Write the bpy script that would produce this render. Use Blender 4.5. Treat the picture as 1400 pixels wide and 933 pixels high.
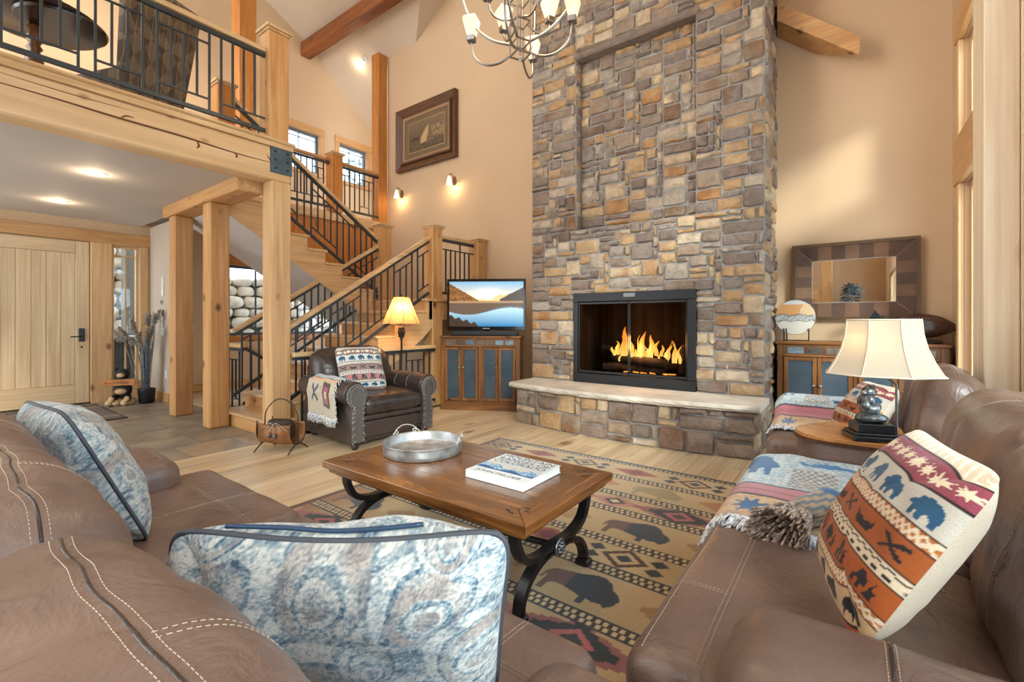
import bpy, bmesh, math, random
import numpy as np
from mathutils import Vector, Matrix, noise
from mathutils.bvhtree import BVHTree

for o in list(bpy.data.objects):
    bpy.data.objects.remove(o, do_unlink=True)
SC = bpy.context.scene
COL = SC.collection
RND = random.Random(7)

# ------------------------------------------------------------ camera, world, sun, exposure
cam_data = bpy.data.cameras.new('camera')
cam = bpy.data.objects.new('camera', cam_data)
COL.objects.link(cam)
cam.location = (0.0, 0.0, 1.24)
cam.rotation_euler = (math.radians(90), 0, math.radians(36.66))
cam_data.sensor_width = 36.0
cam_data.lens = 36.0 * 622 / 1400
cam_data.shift_y = -26.5 / 1400
cam_data.clip_start = 0.02
cam_data.clip_end = 200
SC.camera = cam

world = bpy.data.worlds.new('world')
SC.world = world
world.use_nodes = True
_bg = world.node_tree.nodes['Background']
_bg.inputs[0].default_value = (0.86, 0.93, 1.0, 1)
_bg.inputs[1].default_value = 3.5

sun_data = bpy.data.lights.new('sun', 'SUN')
sun_data.energy = 3.2
sun_data.angle = math.radians(12)
sun_data.color = (1.0, 0.93, 0.82)
sun = bpy.data.objects.new('sun', sun_data)
COL.objects.link(sun)
sun.rotation_euler = Vector((-0.65, 0.65, -0.34)).to_track_quat('-Z', 'Y').to_euler()

SC.view_settings.view_transform = 'Standard'
SC.view_settings.look = 'None'
SC.view_settings.gamma = 1.0
SC.view_settings.use_curve_mapping = False
SC.view_settings.exposure = 0.70

# ------------------------------------------------------------ helpers
def lin(c):
    r = []
    for v in c[:3]:
        v = v / 255.0
        r.append(v / 12.92 if v <= 0.04045 else ((v + 0.055) / 1.055) ** 2.4)
    return tuple(r)
def lin4(c):
    return lin(c) + (1.0,)

MW = {}
def mw(o):
    return MW.get(o.name, Matrix.Identity(4)) if o is not None else Matrix.Identity(4)

def tag(o, label=None, cat=None, group=None, kind=None):
    if label: o['label'] = label
    if cat: o['category'] = cat
    if group: o['group'] = group
    if kind: o['kind'] = kind
    return o

def thing(name, label=None, cat=None, loc=(0, 0, 0), rz=0.0, group=None, kind=None):
    o = bpy.data.objects.new(name, None)
    COL.objects.link(o)
    o.empty_display_size = 0.1
    o.location = loc
    o.rotation_euler = (0, 0, rz)
    MW[o.name] = Matrix.Translation(Vector(loc)) @ Matrix.Rotation(rz, 4, 'Z')
    return tag(o, label, cat, group, kind)

def link_obj(name, me, mat, parent=None, local=True, smooth=False):
    if mat is not None and not me.materials:
        me.materials.append(mat)
    if smooth:
        me.polygons.foreach_set('use_smooth', [True] * len(me.polygons))
    o = bpy.data.objects.new(name, me)
    COL.objects.link(o)
    if parent is not None:
        o.parent = parent
        if not local:
            me.transform(mw(parent).inverted())
        MW[o.name] = mw(parent)
    else:
        n = len(me.vertices)
        if n:
            co = np.empty(n * 3, dtype=np.float32)
            me.vertices.foreach_get('co', co)
            co = co.reshape(-1, 3)
            b = Vector(((co[:, 0].min() + co[:, 0].max()) / 2, (co[:, 1].min() + co[:, 1].max()) / 2, co[:, 2].min()))
            me.transform(Matrix.Translation(-b))
            o.location = b
            MW[o.name] = Matrix.Translation(b)
    return o

def catmull(pts, n=8, closed=False):
    P = [Vector(p) for p in pts]
    out = []
    m = len(P)
    rng = range(m) if closed else range(m - 1)
    for i in rng:
        if closed:
            a, b, c, d = P[(i - 1) % m], P[i], P[(i + 1) % m], P[(i + 2) % m]
        else:
            a = P[i - 1] if i > 0 else P[i] * 2 - P[i + 1]
            b, c = P[i], P[i + 1]
            d = P[i + 2] if i + 2 < m else P[i + 1] * 2 - P[i]
        for k in range(n):
            t = k / n
            out.append(0.5 * ((2 * b) + (c - a) * t + (2 * a - 5 * b + 4 * c - d) * t * t + (3 * b - a - 3 * c + d) * t ** 3))
    if not closed:
        out.append(P[-1])
    return out

class MB:
    """collects shapes; build() links them as one mesh object"""
    def __init__(self):
        self.v = []; self.f = []
    def box(self, x0, x1, y0, y1, z0, z1):
        b = len(self.v)
        self.v += [(x0, y0, z0), (x1, y0, z0), (x1, y1, z0), (x0, y1, z0), (x0, y0, z1), (x1, y0, z1), (x1, y1, z1), (x0, y1, z1)]
        self.f += [tuple(b + i for i in q) for q in ((3, 2, 1, 0), (4, 5, 6, 7), (0, 1, 5, 4), (1, 2, 6, 5), (2, 3, 7, 6), (3, 0, 4, 7))]
        return self
    def cbox(self, x0, x1, y0, y1, z0, z1, c=0.01):
        """box with chamfered edges"""
        h = [(x1 - x0) / 2, (y1 - y0) / 2, (z1 - z0) / 2]
        c = min(c, min(h) * 0.9)
        o = ((x0 + x1) / 2, (y0 + y1) / 2, (z0 + z1) / 2)
        b = len(self.v); idx = {}
        for sx in (-1, 1):
            for sy in (-1, 1):
                for sz in (-1, 1):
                    s = (sx, sy, sz)
                    for a in range(3):
                        p = [o[k] + s[k] * (h[k] if k == a else h[k] - c) for k in range(3)]
                        idx[(s, a)] = len(self.v); self.v.append(tuple(p))
        for a in range(3):
            k1, k2 = (a + 1) % 3, (a + 2) % 3
            for sg in (-1, 1):
                q = []
                for (u, w) in ((-1, -1), (1, -1), (1, 1), (-1, 1)):
                    s = [0, 0, 0]; s[a] = sg; s[k1] = u; s[k2] = w
                    q.append(idx[(tuple(s), a)])
                self.f.append(tuple(q if sg > 0 else q[::-1]))
        for a in range(3):
            k1, k2 = (a + 1) % 3, (a + 2) % 3
            for u in (-1, 1):
                for w in (-1, 1):
                    s0 = [0, 0, 0]; s1 = [0, 0, 0]
                    s0[a], s1[a] = -1, 1
                    s0[k1] = s1[k1] = u; s0[k2] = s1[k2] = w
                    s0, s1 = tuple(s0), tuple(s1)
                    q = [idx[(s0, k1)], idx[(s1, k1)], idx[(s1, k2)], idx[(s0, k2)]]
                    self.f.append(tuple(q if u * w < 0 else q[::-1]))
        for (s, _a) in list(idx.keys()):
            if _a == 0:
                q = (idx[(s, 0)], idx[(s, 1)], idx[(s, 2)])
                self.f.append(q if s[0] * s[1] * s[2] > 0 else q[::-1])
        return self
    def obox(self, p0, p1, w, h, up=(0, 0, 1)):
        """bar of rectangular section from p0 to p1: w sideways, h along up"""
        p0, p1 = Vector(p0), Vector(p1)
        d = (p1 - p0).normalized(); up = Vector(up)
        s = d.cross(up)
        if s.length < 1e-5: s = d.cross(Vector((1, 0, 0)))
        s.normalize(); u = s.cross(d).normalized()
        b = len(self.v)
        for p in (p0, p1):
            for (a, c) in ((-1, -1), (1, -1), (1, 1), (-1, 1)):
                self.v.append(tuple(p + s * (a * w / 2) + u * (c * h / 2)))
        self.f += [tuple(b + i for i in q) for q in ((0, 1, 2, 3), (7, 6, 5, 4), (0, 4, 5, 1), (1, 5, 6, 2), (2, 6, 7, 3), (3, 7, 4, 0))]
        return self
    def vbar(self, p0, p1, w, d):
        """near-vertical square bar with level ends; w along x, d along y"""
        b = len(self.v)
        for p in (p0, p1):
            for (a, c) in ((-1, -1), (1, -1), (1, 1), (-1, 1)):
                self.v.append((p[0] + a * w / 2, p[1] + c * d / 2, p[2]))
        self.f += [tuple(b + i for i in q) for q in ((3, 2, 1, 0), (4, 5, 6, 7), (0, 1, 5, 4), (1, 2, 6, 5), (2, 3, 7, 6), (3, 0, 4, 7))]
        return self
    def tube(self, pts, r, n=8, closed=False, caps=True):
        P = [Vector(p) for p in pts]; m = len(P); b = len(self.v)
        R = r if hasattr(r, '__len__') else [r] * m
        prev = None
        for i in range(m):
            if closed: t = P[(i + 1) % m] - P[(i - 1) % m]
            else: t = P[min(i + 1, m - 1)] - P[max(i - 1, 0)]
            if t.length < 1e-9: t = Vector((0, 0, 1))
            t.normalize()
            if prev is None:
                a = Vector((0, 0, 1)) if abs(t.z) < 0.9 else Vector((1, 0, 0))
                u = (a - t * a.dot(t)).normalized()
            else:
                u = prev - t * prev.dot(t)
                u = u.normalized() if u.length > 1e-6 else t.orthogonal().normalized()
            prev = u; w = t.cross(u)
            for k in range(n):
                an = 2 * math.pi * k / n
                self.v.append(tuple(P[i] + (u * math.cos(an) + w * math.sin(an)) * R[i]))
        for i in range(m if closed else m - 1):
            j = (i + 1) % m
            for k in range(n):
                k2 = (k + 1) % n
                self.f.append((b + i * n + k, b + i * n + k2, b + j * n + k2, b + j * n + k))
        if caps and not closed:
            self.f.append(tuple(b + k for k in range(n))[::-1])
            self.f.append(tuple(b + (m - 1) * n + k for k in range(n)))
        return self
    def strip(self, pts, w, h, up=(0, 0, 1), side=None):
        """rectangular bar swept along a path; side: fixed sideways vector"""
        P = [Vector(p) for p in pts]; m = len(P); b = len(self.v)
        for i in range(m):
            t = (P[min(i + 1, m - 1)] - P[max(i - 1, 0)]).normalized()
            s = Vector(side).normalized() if side is not None else t.cross(Vector(up)).normalized()
            u = s.cross(t).normalized()
            for (a, c) in ((-1, -1), (1, -1), (1, 1), (-1, 1)):
                self.v.append(tuple(P[i] + s * (a * w / 2) + u * (c * h / 2)))
        for i in range(m - 1):
            for k in range(4):
                k2 = (k + 1) % 4
                self.f.append((b + i * 4 + k, b + i * 4 + k2, b + (i + 1) * 4 + k2, b + (i + 1) * 4 + k))
        self.f.append((b + 3, b + 2, b + 1, b)); e = b + (m - 1) * 4
        self.f.append((e, e + 1, e + 2, e + 3))
        return self
    def lathe(self, prof, c=(0, 0, 0), n=24, sx=1.0, sy=1.0, rot=0.0):
        b = len(self.v); m = len(prof)
        for (r, z) in prof:
            for k in range(n):
                a = 2 * math.pi * k / n + rot
                self.v.append((c[0] + r * math.cos(a) * sx, c[1] + r * math.sin(a) * sy, c[2] + z))
        for i in range(m - 1):
            for k in range(n):
                k2 = (k + 1) % n
                self.f.append((b + i * n + k, b + i * n + k2, b + (i + 1) * n + k2, b + (i + 1) * n + k))
        if prof[0][0] > 1e-4: self.f.append(tuple(b + k for k in range(n))[::-1])
        if prof[-1][0] > 1e-4: self.f.append(tuple(b + (m - 1) * n + k for k in range(n)))
        return self
    def prism(self, poly, axis, a0, a1):
        """extrude 2d polygon; axis x: poly=(y,z); y: (x,z); z: (x,y)"""
        b = len(self.v); n = len(poly)
        def pt(p, a):
            return (a, p[0], p[1]) if axis == 'x' else ((p[0], a, p[1]) if axis == 'y' else (p[0], p[1], a))
        for a in (a0, a1):
            for p in poly: self.v.append(pt(p, a))
        self.f.append(tuple(b + i for i in range(n))[::-1]); self.f.append(tuple(b + n + i for i in range(n)))
        for i in range(n):
            j = (i + 1) % n
            self.f.append((b + i, b + j, b + n + j, b + n + i))
        return self
    def poly(self, pts):
        b = len(self.v); self.v += [tuple(p) for p in pts]
        self.f.append(tuple(range(b, b + len(pts)))); return self
    def ball(self, c, r, n=10, m=6, s=(1, 1, 1)):
        prof = [(max(1e-5, r * math.sin(math.pi * i / m)), -r * math.cos(math.pi * i / m)) for i in range(m + 1)]
        b = len(self.v)
        self.lathe(prof, (0, 0, 0), n)
        for i in range(b, len(self.v)):
            p = self.v[i]; self.v[i] = (c[0] + p[0] * s[0], c[1] + p[1] * s[1], c[2] + p[2] * s[2])
        return self
    def add(self, other):
        b = len(self.v); self.v += other.v; self.f += [tuple(b + i for i in q) for q in other.f]; return self
    def xf(self, mat):
        self.v = [tuple(mat @ Vector(p)) for p in self.v]; return self
    def mesh(self, name, fix=True):
        me = bpy.data.meshes.new(name)
        me.from_pydata(self.v, [], self.f); me.update()
        if fix:
            bm = bmesh.new(); bm.from_mesh(me)
            bmesh.ops.recalc_face_normals(bm, faces=bm.faces)
            bm.to_mesh(me); bm.free()
        return me
    def build(self, name, mat, parent=None, local=True, smooth=False, bevel=0.0, auto=None, fix=True):
        me = self.mesh(name, fix)
        o = link_obj(name, me, mat, parent, local, smooth)
        if bevel:
            md = o.modifiers.new('bevel', 'BEVEL'); md.width = bevel; md.segments = 2; md.limit_method = 'ANGLE'; md.angle_limit = math.radians(40)
        if auto:
            me.polygons.foreach_set('use_smooth', [True] * len(me.polygons))
            me.set_sharp_from_angle(angle=math.radians(auto))
        return o

def softbox(x0, x1, y0, y1, z0, z1, r=0.06, n=(14, 14, 6), k=4, deform=None, wr=0.0, ws=6.0, seed=0.0, fold=None):
    """rounded, cushion-like box as MB"""
    h = [(x1 - x0) / 2, (y1 - y0) / 2, (z1 - z0) / 2]
    c = Vector(((x0 + x1) / 2, (y0 + y1) / 2, (z0 + z1) / 2))
    rr = [min(r, hh * 0.98) for hh in h]
    ax = []
    for i in range(3):
        hh, q = h[i], rr[i]
        L = [-hh + q * (1 - math.cos(math.pi / 2 * j / k)) * 1.0 for j in range(k)]
        mid = [-(hh - q) + 2 * (hh - q) * j / n[i] for j in range(n[i] + 1)]
        ax.append(L + mid + [-v for v in L[::-1]])
    rmin = min(rr)
    m = MB(); key = {}
    def vid(p):
        kk = (round(p[0], 5), round(p[1], 5), round(p[2], 5))
        if kk not in key:
            inner = [max(-(h[i] - rr[i]), min(h[i] - rr[i], p[i])) for i in range(3)]
            d = Vector([(p[i] - inner[i]) / rr[i] for i in range(3)])
            if d.length > 1e-9: d.normalize()
            q = Vector([inner[i] + d[i] * rr[i] for i in range(3)])
            if deform:
                q = Vector(deform(q, d, h))
            if wr:
                w = q + c
                nv = noise.noise(Vector((w.x * ws + seed, w.y * ws, w.z * ws))) + 0.5 * noise.noise(Vector((w.x * ws * 2.3, w.y * ws * 2.3 + seed, w.z * ws * 2.3)))
                q = q + d * (nv * wr)
            if fold:
                w = q + c
                nv = noise.noise(Vector((w.x * fold[0] + seed * 3, w.y * fold[1] + 5, w.z * fold[2])))
                q = q - d * (fold[3] * (1 - abs(nv) * 2.2) ** 3 if abs(nv) < .45 else 0)
            key[kk] = len(m.v); m.v.append(tuple(q + c))
        return key[kk]
    for a in range(3):
        k1, k2 = (a + 1) % 3, (a + 2) % 3
        for s in (-1, 1):
            A, B = ax[k1], ax[k2]
            for i in range(len(A) - 1):
                for j in range(len(B) - 1):
                    q = []
                    for (u, w) in ((i, j), (i + 1, j), (i + 1, j + 1), (i, j + 1)):
                        p = [0, 0, 0]; p[a] = s * h[a]; p[k1] = A[u]; p[k2] = B[w]
                        q.append(vid(p))
                    if len(set(q)) >= 3:
                        q2 = []
                        for e in q:
                            if e not in q2: q2.append(e)
                        m.f.append(tuple(q2 if s > 0 else q2[::-1]))
    return m

def dashes(pts, surf=None, length=0.0065, gap=0.004, r=0.0010, lift=0.0012, direction=(0, 0, -1), tilt=None):
    """stitches along a path, dropped onto a BVH surface along direction"""
    P = [Vector(p) for p in pts]
    if surf is not None:
        D = Vector(direction).normalized(); out = []
        for p in P:
            hit = surf.ray_cast(p - D * 0.5, D, 2.0)
            if hit[0] is not None: out.append(hit[0] - D * lift)
        P = out
    m = MB()
    if len(P) < 2: return m
    acc = [0.0]
    for i in range(1, len(P)): acc.append(acc[-1] + (P[i] - P[i - 1]).length)
    def at(s):
        for i in range(1, len(P)):
            if acc[i] >= s:
                d = acc[i] - acc[i - 1]
                return P[i - 1].lerp(P[i], (s - acc[i - 1]) / d if d > 1e-9 else 0)
        return P[-1]
    s = 0.0
    while s + length < acc[-1]:
        m.tube([at(s), at(s + length)], r, 4)
        s += length + gap
    return m

def bvh(m):
    return BVHTree.FromPolygons([Vector(p) for p in m.v], m.f)

def text_mesh(s, size, depth=0.0, align='CENTER', sx=1.0):
    cu = bpy.data.curves.new('lettering', 'FONT')
    cu.body = s; cu.size = size; cu.align_x = align; cu.align_y = 'CENTER'; cu.extrude = depth
    o = bpy.data.objects.new('lettering_tmp', cu); COL.objects.link(o)
    bpy.context.view_layer.update()
    me = bpy.data.meshes.new_from_object(o.evaluated_get(bpy.context.evaluated_depsgraph_get()))
    bpy.data.objects.remove(o, do_unlink=True); bpy.data.curves.remove(cu)
    return me

def copy_tree(o, parent=None, loc=None, rz=None, label=None):
    c = o.copy(); COL.objects.link(c); c.parent = parent
    if loc is not None: c.location = loc
    if rz is not None: c.rotation_euler = (0, 0, rz)
    if label: c['label'] = label
    for ch in list(o.children): copy_tree(ch, c)
    return c

# ------------------------------------------------------------ materials
class NT:
    def __init__(self, name):
        self.m = bpy.data.materials.new(name); self.m.use_nodes = True
        self.t = self.m.node_tree; self.n = self.t.nodes
        self.b = self.n['Principled BSDF']
    def node(self, ty, **kw):
        x = self.n.new(ty)
        for k, v in kw.items():
            if k.startswith('i_'):
                kk = k[2:]
                x.inputs[int(kk) if kk.isdigit() else kk].default_value = v
            else: setattr(x, k, v)
        return x
    def link(self, a, ao, b, bi):
        self.t.links.new(a.outputs[ao], b.inputs[bi])
    def ramp(self, stops, interp='LINEAR'):
        r = self.n.new('ShaderNodeValToRGB'); r.color_ramp.interpolation = interp
        e = r.color_ramp.elements
        while len(e) > 1: e.remove(e[-1])
        e[0].position = stops[0][0]; e[0].color = lin4(stops[0][1])
        for p, c in stops[1:]:
            k = e.new(p); k.color = lin4(c)
        return r
    def mixrgb(self, mode='MIX', fac=0.5):
        x = self.n.new('ShaderNodeMix'); x.data_type = 'RGBA'; x.blend_type = mode
        x.inputs[0].default_value = fac
        return x   # inputs 6,7 -> output 2
    def coords(self, scale=(1, 1, 1), rnd=0.0, rot=(0, 0, 0)):
        tc = self.n.new('ShaderNodeTexCoord')
        mp = self.n.new('ShaderNodeMapping'); mp.inputs['Scale'].default_value = scale; mp.inputs['Rotation'].default_value = rot
        if rnd:
            oi = self.n.new('ShaderNodeObjectInfo')
            mu = self.n.new('ShaderNodeMath'); mu.operation = 'MULTIPLY'; mu.inputs[1].default_value = rnd
            self.link(oi, 'Random', mu, 0)
            ad = self.n.new('ShaderNodeVectorMath'); ad.operation = 'ADD'
            self.link(tc, 'Object', ad, 0); self.link(mu, 0, ad, 1); self.link(ad, 0, mp, 0)
        else:
            self.link(tc, 'Object', mp, 0)
        return mp
    def bump(self, src, out, strength=0.2, dist=0.01):
        bp = self.n.new('ShaderNodeBump'); bp.inputs['Strength'].default_value = strength; bp.inputs['Distance'].default_value = dist
        self.link(src, out, bp, 'Height'); self.link(bp, 0, self.b, 'Normal'); return bp

_MC = {}
def plain(name, c, rough=0.6, metal=0.0, spec=0.5, coat=0.0, bump=0.0, bs=200.0, vary=0.0, vs=3.0):
    if name in _MC: return _MC[name]
    t = NT(name)
    t.b.inputs['Base Color'].default_value = lin4(c)
    t.b.inputs['Roughness'].default_value = rough; t.b.inputs['Metallic'].default_value = metal
    t.b.inputs['Specular IOR Level'].default_value = spec; t.b.inputs['Coat Weight'].default_value = coat
    mp = t.coords()
    nz = t.node('ShaderNodeTexNoise', i_Scale=bs, i_Detail=3.0); t.link(mp, 0, nz, 'Vector')
    if bump: t.bump(nz, 0, bump, 0.003)
    v = vary if vary else 0.06
    n2 = t.node('ShaderNodeTexNoise', i_Scale=vs, i_Detail=4.0); t.link(mp, 0, n2, 'Vector')
    r = t.ramp([(0.3, tuple(x * (1 - v) for x in c)), (0.7, tuple(min(255, x * (1 + v)) for x in c))])
    t.link(n2, 0, r, 0); t.link(r, 0, t.b, 'Base Color')
    _MC[name] = t.m; return t.m

def wood(name, dark, mid, light, axis='z', gs=1.0, rough=0.45, knots=0.0, coat=0.0, plank_vary=0.12, contrast=1.0, knotc=(90, 50, 25)):
    key = name + axis
    if key in _MC: return _MC[key]
    t = NT(name + '_' + axis)
    sc = {'x': (0.55, 7, 7), 'y': (7, 0.55, 7), 'z': (7, 7, 0.55)}[axis]
    mp = t.coords(tuple(s * gs for s in sc), rnd=13.7)
    n1 = t.node('ShaderNodeTexNoise', i_Scale=1.6, i_Detail=6.0, i_Roughness=0.6, i_Distortion=1.2); t.link(mp, 0, n1, 'Vector')
    sc2 = {'x': (1.2, 60, 60), 'y': (60, 1.2, 60), 'z': (60, 60, 1.2)}[axis]
    mp2 = t.coords(tuple(s * gs for s in sc2), rnd=5.1)
    n2 = t.node('ShaderNodeTexNoise', i_Scale=1.0, i_Detail=3.0); t.link(mp2, 0, n2, 'Vector')
    d = 0.22 / contrast
    r = t.ramp([(max(0.02, 0.5 - d), dark), (0.5, mid), (min(0.98, 0.5 + d), light)]); t.link(n1, 0, r, 0)
    r2 = t.ramp([(0.3, (228, 222, 214)), (0.65, (255, 255, 255))]); t.link(n2, 0, r2, 0)
    mx = t.mixrgb('MULTIPLY', 0.75); t.link(r, 0, mx, 6); t.link(r2, 0, mx, 7)
    last = (mx, 2)
    oi = t.node('ShaderNodeObjectInfo')
    hs = t.node('ShaderNodeHueSaturation')
    mr = t.node('ShaderNodeMapRange'); mr.inputs[3].default_value = 1 - plank_vary; mr.inputs[4].default_value = 1 + plank_vary
    t.link(oi, 'Random', mr, 0); t.link(mr, 0, hs, 'Value'); t.link(last[0], last[1], hs, 'Color'); last = (hs, 0)
    if knots:
        ks = {'x': (2.0, 3.0, 3.0), 'y': (3.0, 2.0, 3.0), 'z': (3.0, 3.0, 2.0)}[axis]
        mk = t.coords(tuple(s * knots for s in ks), rnd=29.0)
        vo = t.node('ShaderNodeTexVoronoi', i_Scale=1.0); t.link(mk, 0, vo, 'Vector')
        rk = t.ramp([(0.05, (40, 40, 40)), (0.09, (150, 150, 150)), (0.17, (255, 255, 255))]); t.link(vo, 'Distance', rk, 0)
        mk2 = t.mixrgb('MIX'); t.link(rk, 0, mk2, 0); mk2.inputs[6].default_value = lin4(knotc)
        t.link(last[0], last[1], mk2, 7); last = (mk2, 2)
    t.link(last[0], last[1], t.b, 'Base Color')
    t.b.inputs['Roughness'].default_value = rough; t.b.inputs['Coat Weight'].default_value = coat; t.b.inputs['Coat Roughness'].default_value = 0.15
    t.bump(n2, 0, 0.12, 0.002)
    _MC[key] = t.m; return t.m

def pine(a): return wood('pale_pine', (200, 156, 106), (218, 178, 128), (228, 194, 146), a, 0.8, 0.5, 1.2, plank_vary=0.05, knotc=(140, 88, 48))
def whitepine(a): return wood('white_pine', (222, 204, 172), (232, 216, 188), (238, 226, 204), a, 0.5, 0.5, 0.6, plank_vary=0.03, knotc=(150, 104, 64))
def honey(a): return wood('honey_fir', (186, 134, 80), (206, 156, 100), (218, 174, 118), a, 0.9, 0.45, 1.3, plank_vary=0.05, knotc=(84, 44, 20))
def amber(a): return wood('amber_fir', (172, 104, 44), (196, 128, 60), (208, 146, 76), a, 1.0, 0.4, 1.0, plank_vary=0.06)
def rail_wood(a): return wood('handrail_maple', (196, 156, 106), (216, 180, 132), (230, 200, 156), a, 1.2, 0.35, 0, coat=0.2, plank_vary=0.04)
def rustic(a): return wood('rustic_cabinet', (80, 50, 26), (120, 78, 40), (152, 104, 56), a, 1.3, 0.4, 1.6, coat=0.15, plank_vary=0.1, knotc=(40, 20, 10))
def tablewood(a): return wood('distressed_table', (74, 44, 20), (112, 70, 34), (146, 98, 52), a, 1.2, 0.25, 0, coat=0.45, plank_vary=0.2)
def floorwood(a): return wood('hickory_floor', (192, 166, 128), (212, 190, 154), (222, 204, 174), a, 0.7, 0.32, 0.6, coat=0.12, plank_vary=0.15, knotc=(130, 92, 58))

def paint(name, c, rough=0.75):
    return plain(name, c, rough, bump=0.15, bs=120.0, vary=0.02, vs=0.8)

def leather(name, c, c2, rough=0.38, scale=1.0, wrinkle=0.35):
    if name in _MC: return _MC[name]
    t = NT(name)
    mp = t.coords((scale, scale, scale))
    n1 = t.node('ShaderNodeTexNoise', i_Scale=3.5, i_Detail=5.0, i_Distortion=0.6); t.link(mp, 0, n1, 'Vector')
    r = t.ramp([(0.3, c2), (0.55, c), (0.8, tuple(min(255, v * 1.16) for v in c))]); t.link(n1, 0, r, 0); t.link(r, 0, t.b, 'Base Color')
    vo = t.node('ShaderNodeTexVoronoi', i_Scale=260.0); t.link(mp, 0, vo, 'Vector')
    wv = t.node('ShaderNodeTexNoise', i_Scale=9.0, i_Detail=4.0, i_Distortion=2.2); t.link(mp, 0, wv, 'Vector')
    m1 = t.node('ShaderNodeMath', operation='MULTIPLY_ADD'); m1.inputs[1].default_value = 0.05
    t.link(vo, 'Distance', m1, 0); t.link(wv, 0, m1, 2)
    t.bump(m1, 0, wrinkle, 0.02)
    rr = t.node('ShaderNodeMapRange'); rr.inputs[3].default_value = rough - 0.08; rr.inputs[4].default_value = rough + 0.12
    t.link(n1, 0, rr, 0); t.link(rr, 0, t.b, 'Roughness')
    t.b.inputs['Specular IOR Level'].default_value = 0.55
    _MC[name] = t.m; return t.m

def emit(name, c, s, c2=None):
    if name in _MC: return _MC[name]
    t = NT(name)
    t.b.inputs['Base Color'].default_value = lin4(c)
    t.b.inputs['Emission Color'].default_value = lin4(c); t.b.inputs['Emission Strength'].default_value = s
    t.b.inputs['Roughness'].default_value = 0.5
    _MC[name] = t.m; return t.m

def attr_mat(name, rough=0.85, bump=0.25, bs=500.0, sheen=0.1, spec=0.2, emis=0.0):
    if name in _MC: return _MC[name]
    t = NT(name)
    a = t.node('ShaderNodeAttribute', attribute_name='Col')
    mp = t.coords()
    nz = t.node('ShaderNodeTexNoise', i_Scale=bs, i_Detail=2.0); t.link(mp, 0, nz, 'Vector')
    rr = t.ramp([(0.3, (215, 212, 208)), (0.7, (255, 255, 255))]); t.link(nz, 0, rr, 0)
    mx = t.mixrgb('MULTIPLY', 0.6); t.link(a, 'Color', mx, 6); t.link(rr, 0, mx, 7)
    t.link(mx, 2, t.b, 'Base Color')
    t.b.inputs['Roughness'].default_value = rough; t.b.inputs['Sheen Weight'].default_value = sheen
    t.b.inputs['Specular IOR Level'].default_value = spec
    if emis:
        t.link(a, 'Color', t.b, 'Emission Color'); t.b.inputs['Emission Strength'].default_value = emis
    if bump: t.bump(nz, 0, bump, 0.003)
    _MC[name] = t.m; return t.m

def glass(name='pane_glass', tint=(235, 242, 245), refl=0.1, gcol=1.0):
    if name in _MC: return _MC[name]
    t = NT(name); t.n.remove(t.b)
    out = t.n['Material Output']
    tr = t.node('ShaderNodeBsdfTransparent'); tr.inputs[0].default_value = lin4(tint)
    gl = t.node('ShaderNodeBsdfGlossy'); gl.inputs['Roughness'].default_value = 0.02; gl.inputs[0].default_value = (gcol, gcol, gcol, 1)
    lw = t.node('ShaderNodeLayerWeight'); lw.inputs[0].default_value = 0.5
    pw = t.node('ShaderNodeMath', operation='POWER'); pw.inputs[1].default_value = 4.0; t.link(lw, 'Facing', pw, 0)
    mp = t.node('ShaderNodeMath', operation='MULTIPLY_ADD'); mp.inputs[1].default_value = refl * 7; mp.inputs[2].default_value = refl * 0.4
    t.link(pw, 0, mp, 0); mp.use_clamp = True
    mx = t.node('ShaderNodeMixShader'); t.link(mp, 0, mx, 0); t.link(tr, 0, mx, 1); t.link(gl, 0, mx, 2)
    t.link(mx, 0, out, 'Surface')
    _MC[name] = t.m; return t.m

IRON = plain('black_iron', (42, 46, 50), 0.42, 0.6, vary=0.1)
RAILM = plain('graphite_rail', (62, 70, 76), 0.4, 0.5, vary=0.06)
STEEL = plain('dark_steel_plate', (72, 92, 104), 0.5, 0.5, vary=0.12, vs=9)
NICKEL = plain('brushed_nickel', (150, 146, 140), 0.3, 1.0)
BLACK = plain('black_enamel', (16, 17, 18), 0.35)
WHITEP = plain('white_plastic', (226, 222, 214), 0.45)
LEATHER = leather('brown_leather', (118, 96, 85), (95, 75, 66), 0.33, wrinkle=0.3)
LEATHERD = leather('dark_leather', (58, 48, 45), (38, 32, 31), 0.27)
STITCH = plain('cream_thread', (184, 164, 144), 0.8)
WALL = paint('tan_wall_paint', (204, 174, 138))
CEIL = paint('warm_white_ceiling', (208, 190, 166))
CEILE = paint('entry_ceiling_paint', (196, 186, 176))
GLASS = glass()

# ---- colour-pattern helpers (numpy)
def C(*c): return np.array(lin(c))
def pip(poly, x, y):
    inside = np.zeros(x.shape, bool); n = len(poly); j = n - 1
    for i in range(n):
        xi, yi = poly[i]; xj, yj = poly[j]
        c = ((yi > y) != (yj > y)) & (x < (xj - xi) * (y - yi) / ((yj - yi) + 1e-12) + xi)
        inside ^= c; j = i
    return inside
BEAR = [(.02, .45), (.08, .62), (.2, .72), (.28, .9), (.5, 1.0), (.75, .95), (.92, .8), (.98, .55), (.95, .0), (.8, .0), (.78, .3), (.62, .35), (.58, .0), (.43, .0), (.42, .32), (.32, .3), (.3, 0), (.17, 0), (.18, .38)]
BISON = [(.02, .30), (.0, .48), (.06, .62), (.14, .70), (.2, .88), (.32, 1.0), (.46, .97), (.6, .86), (.78, .80), (.92, .74), (.98, .6), (1.0, .35), (.97, .3), (.95, .5), (.93, .4), (.92, .0), (.85, .0), (.83, .28), (.72, .32), (.55, .26), (.42, .2), (.41, 0), (.34, 0), (.33, .2), (.25, .16), (.15, .2), (.1, .12), (.06, .2)]
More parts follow.
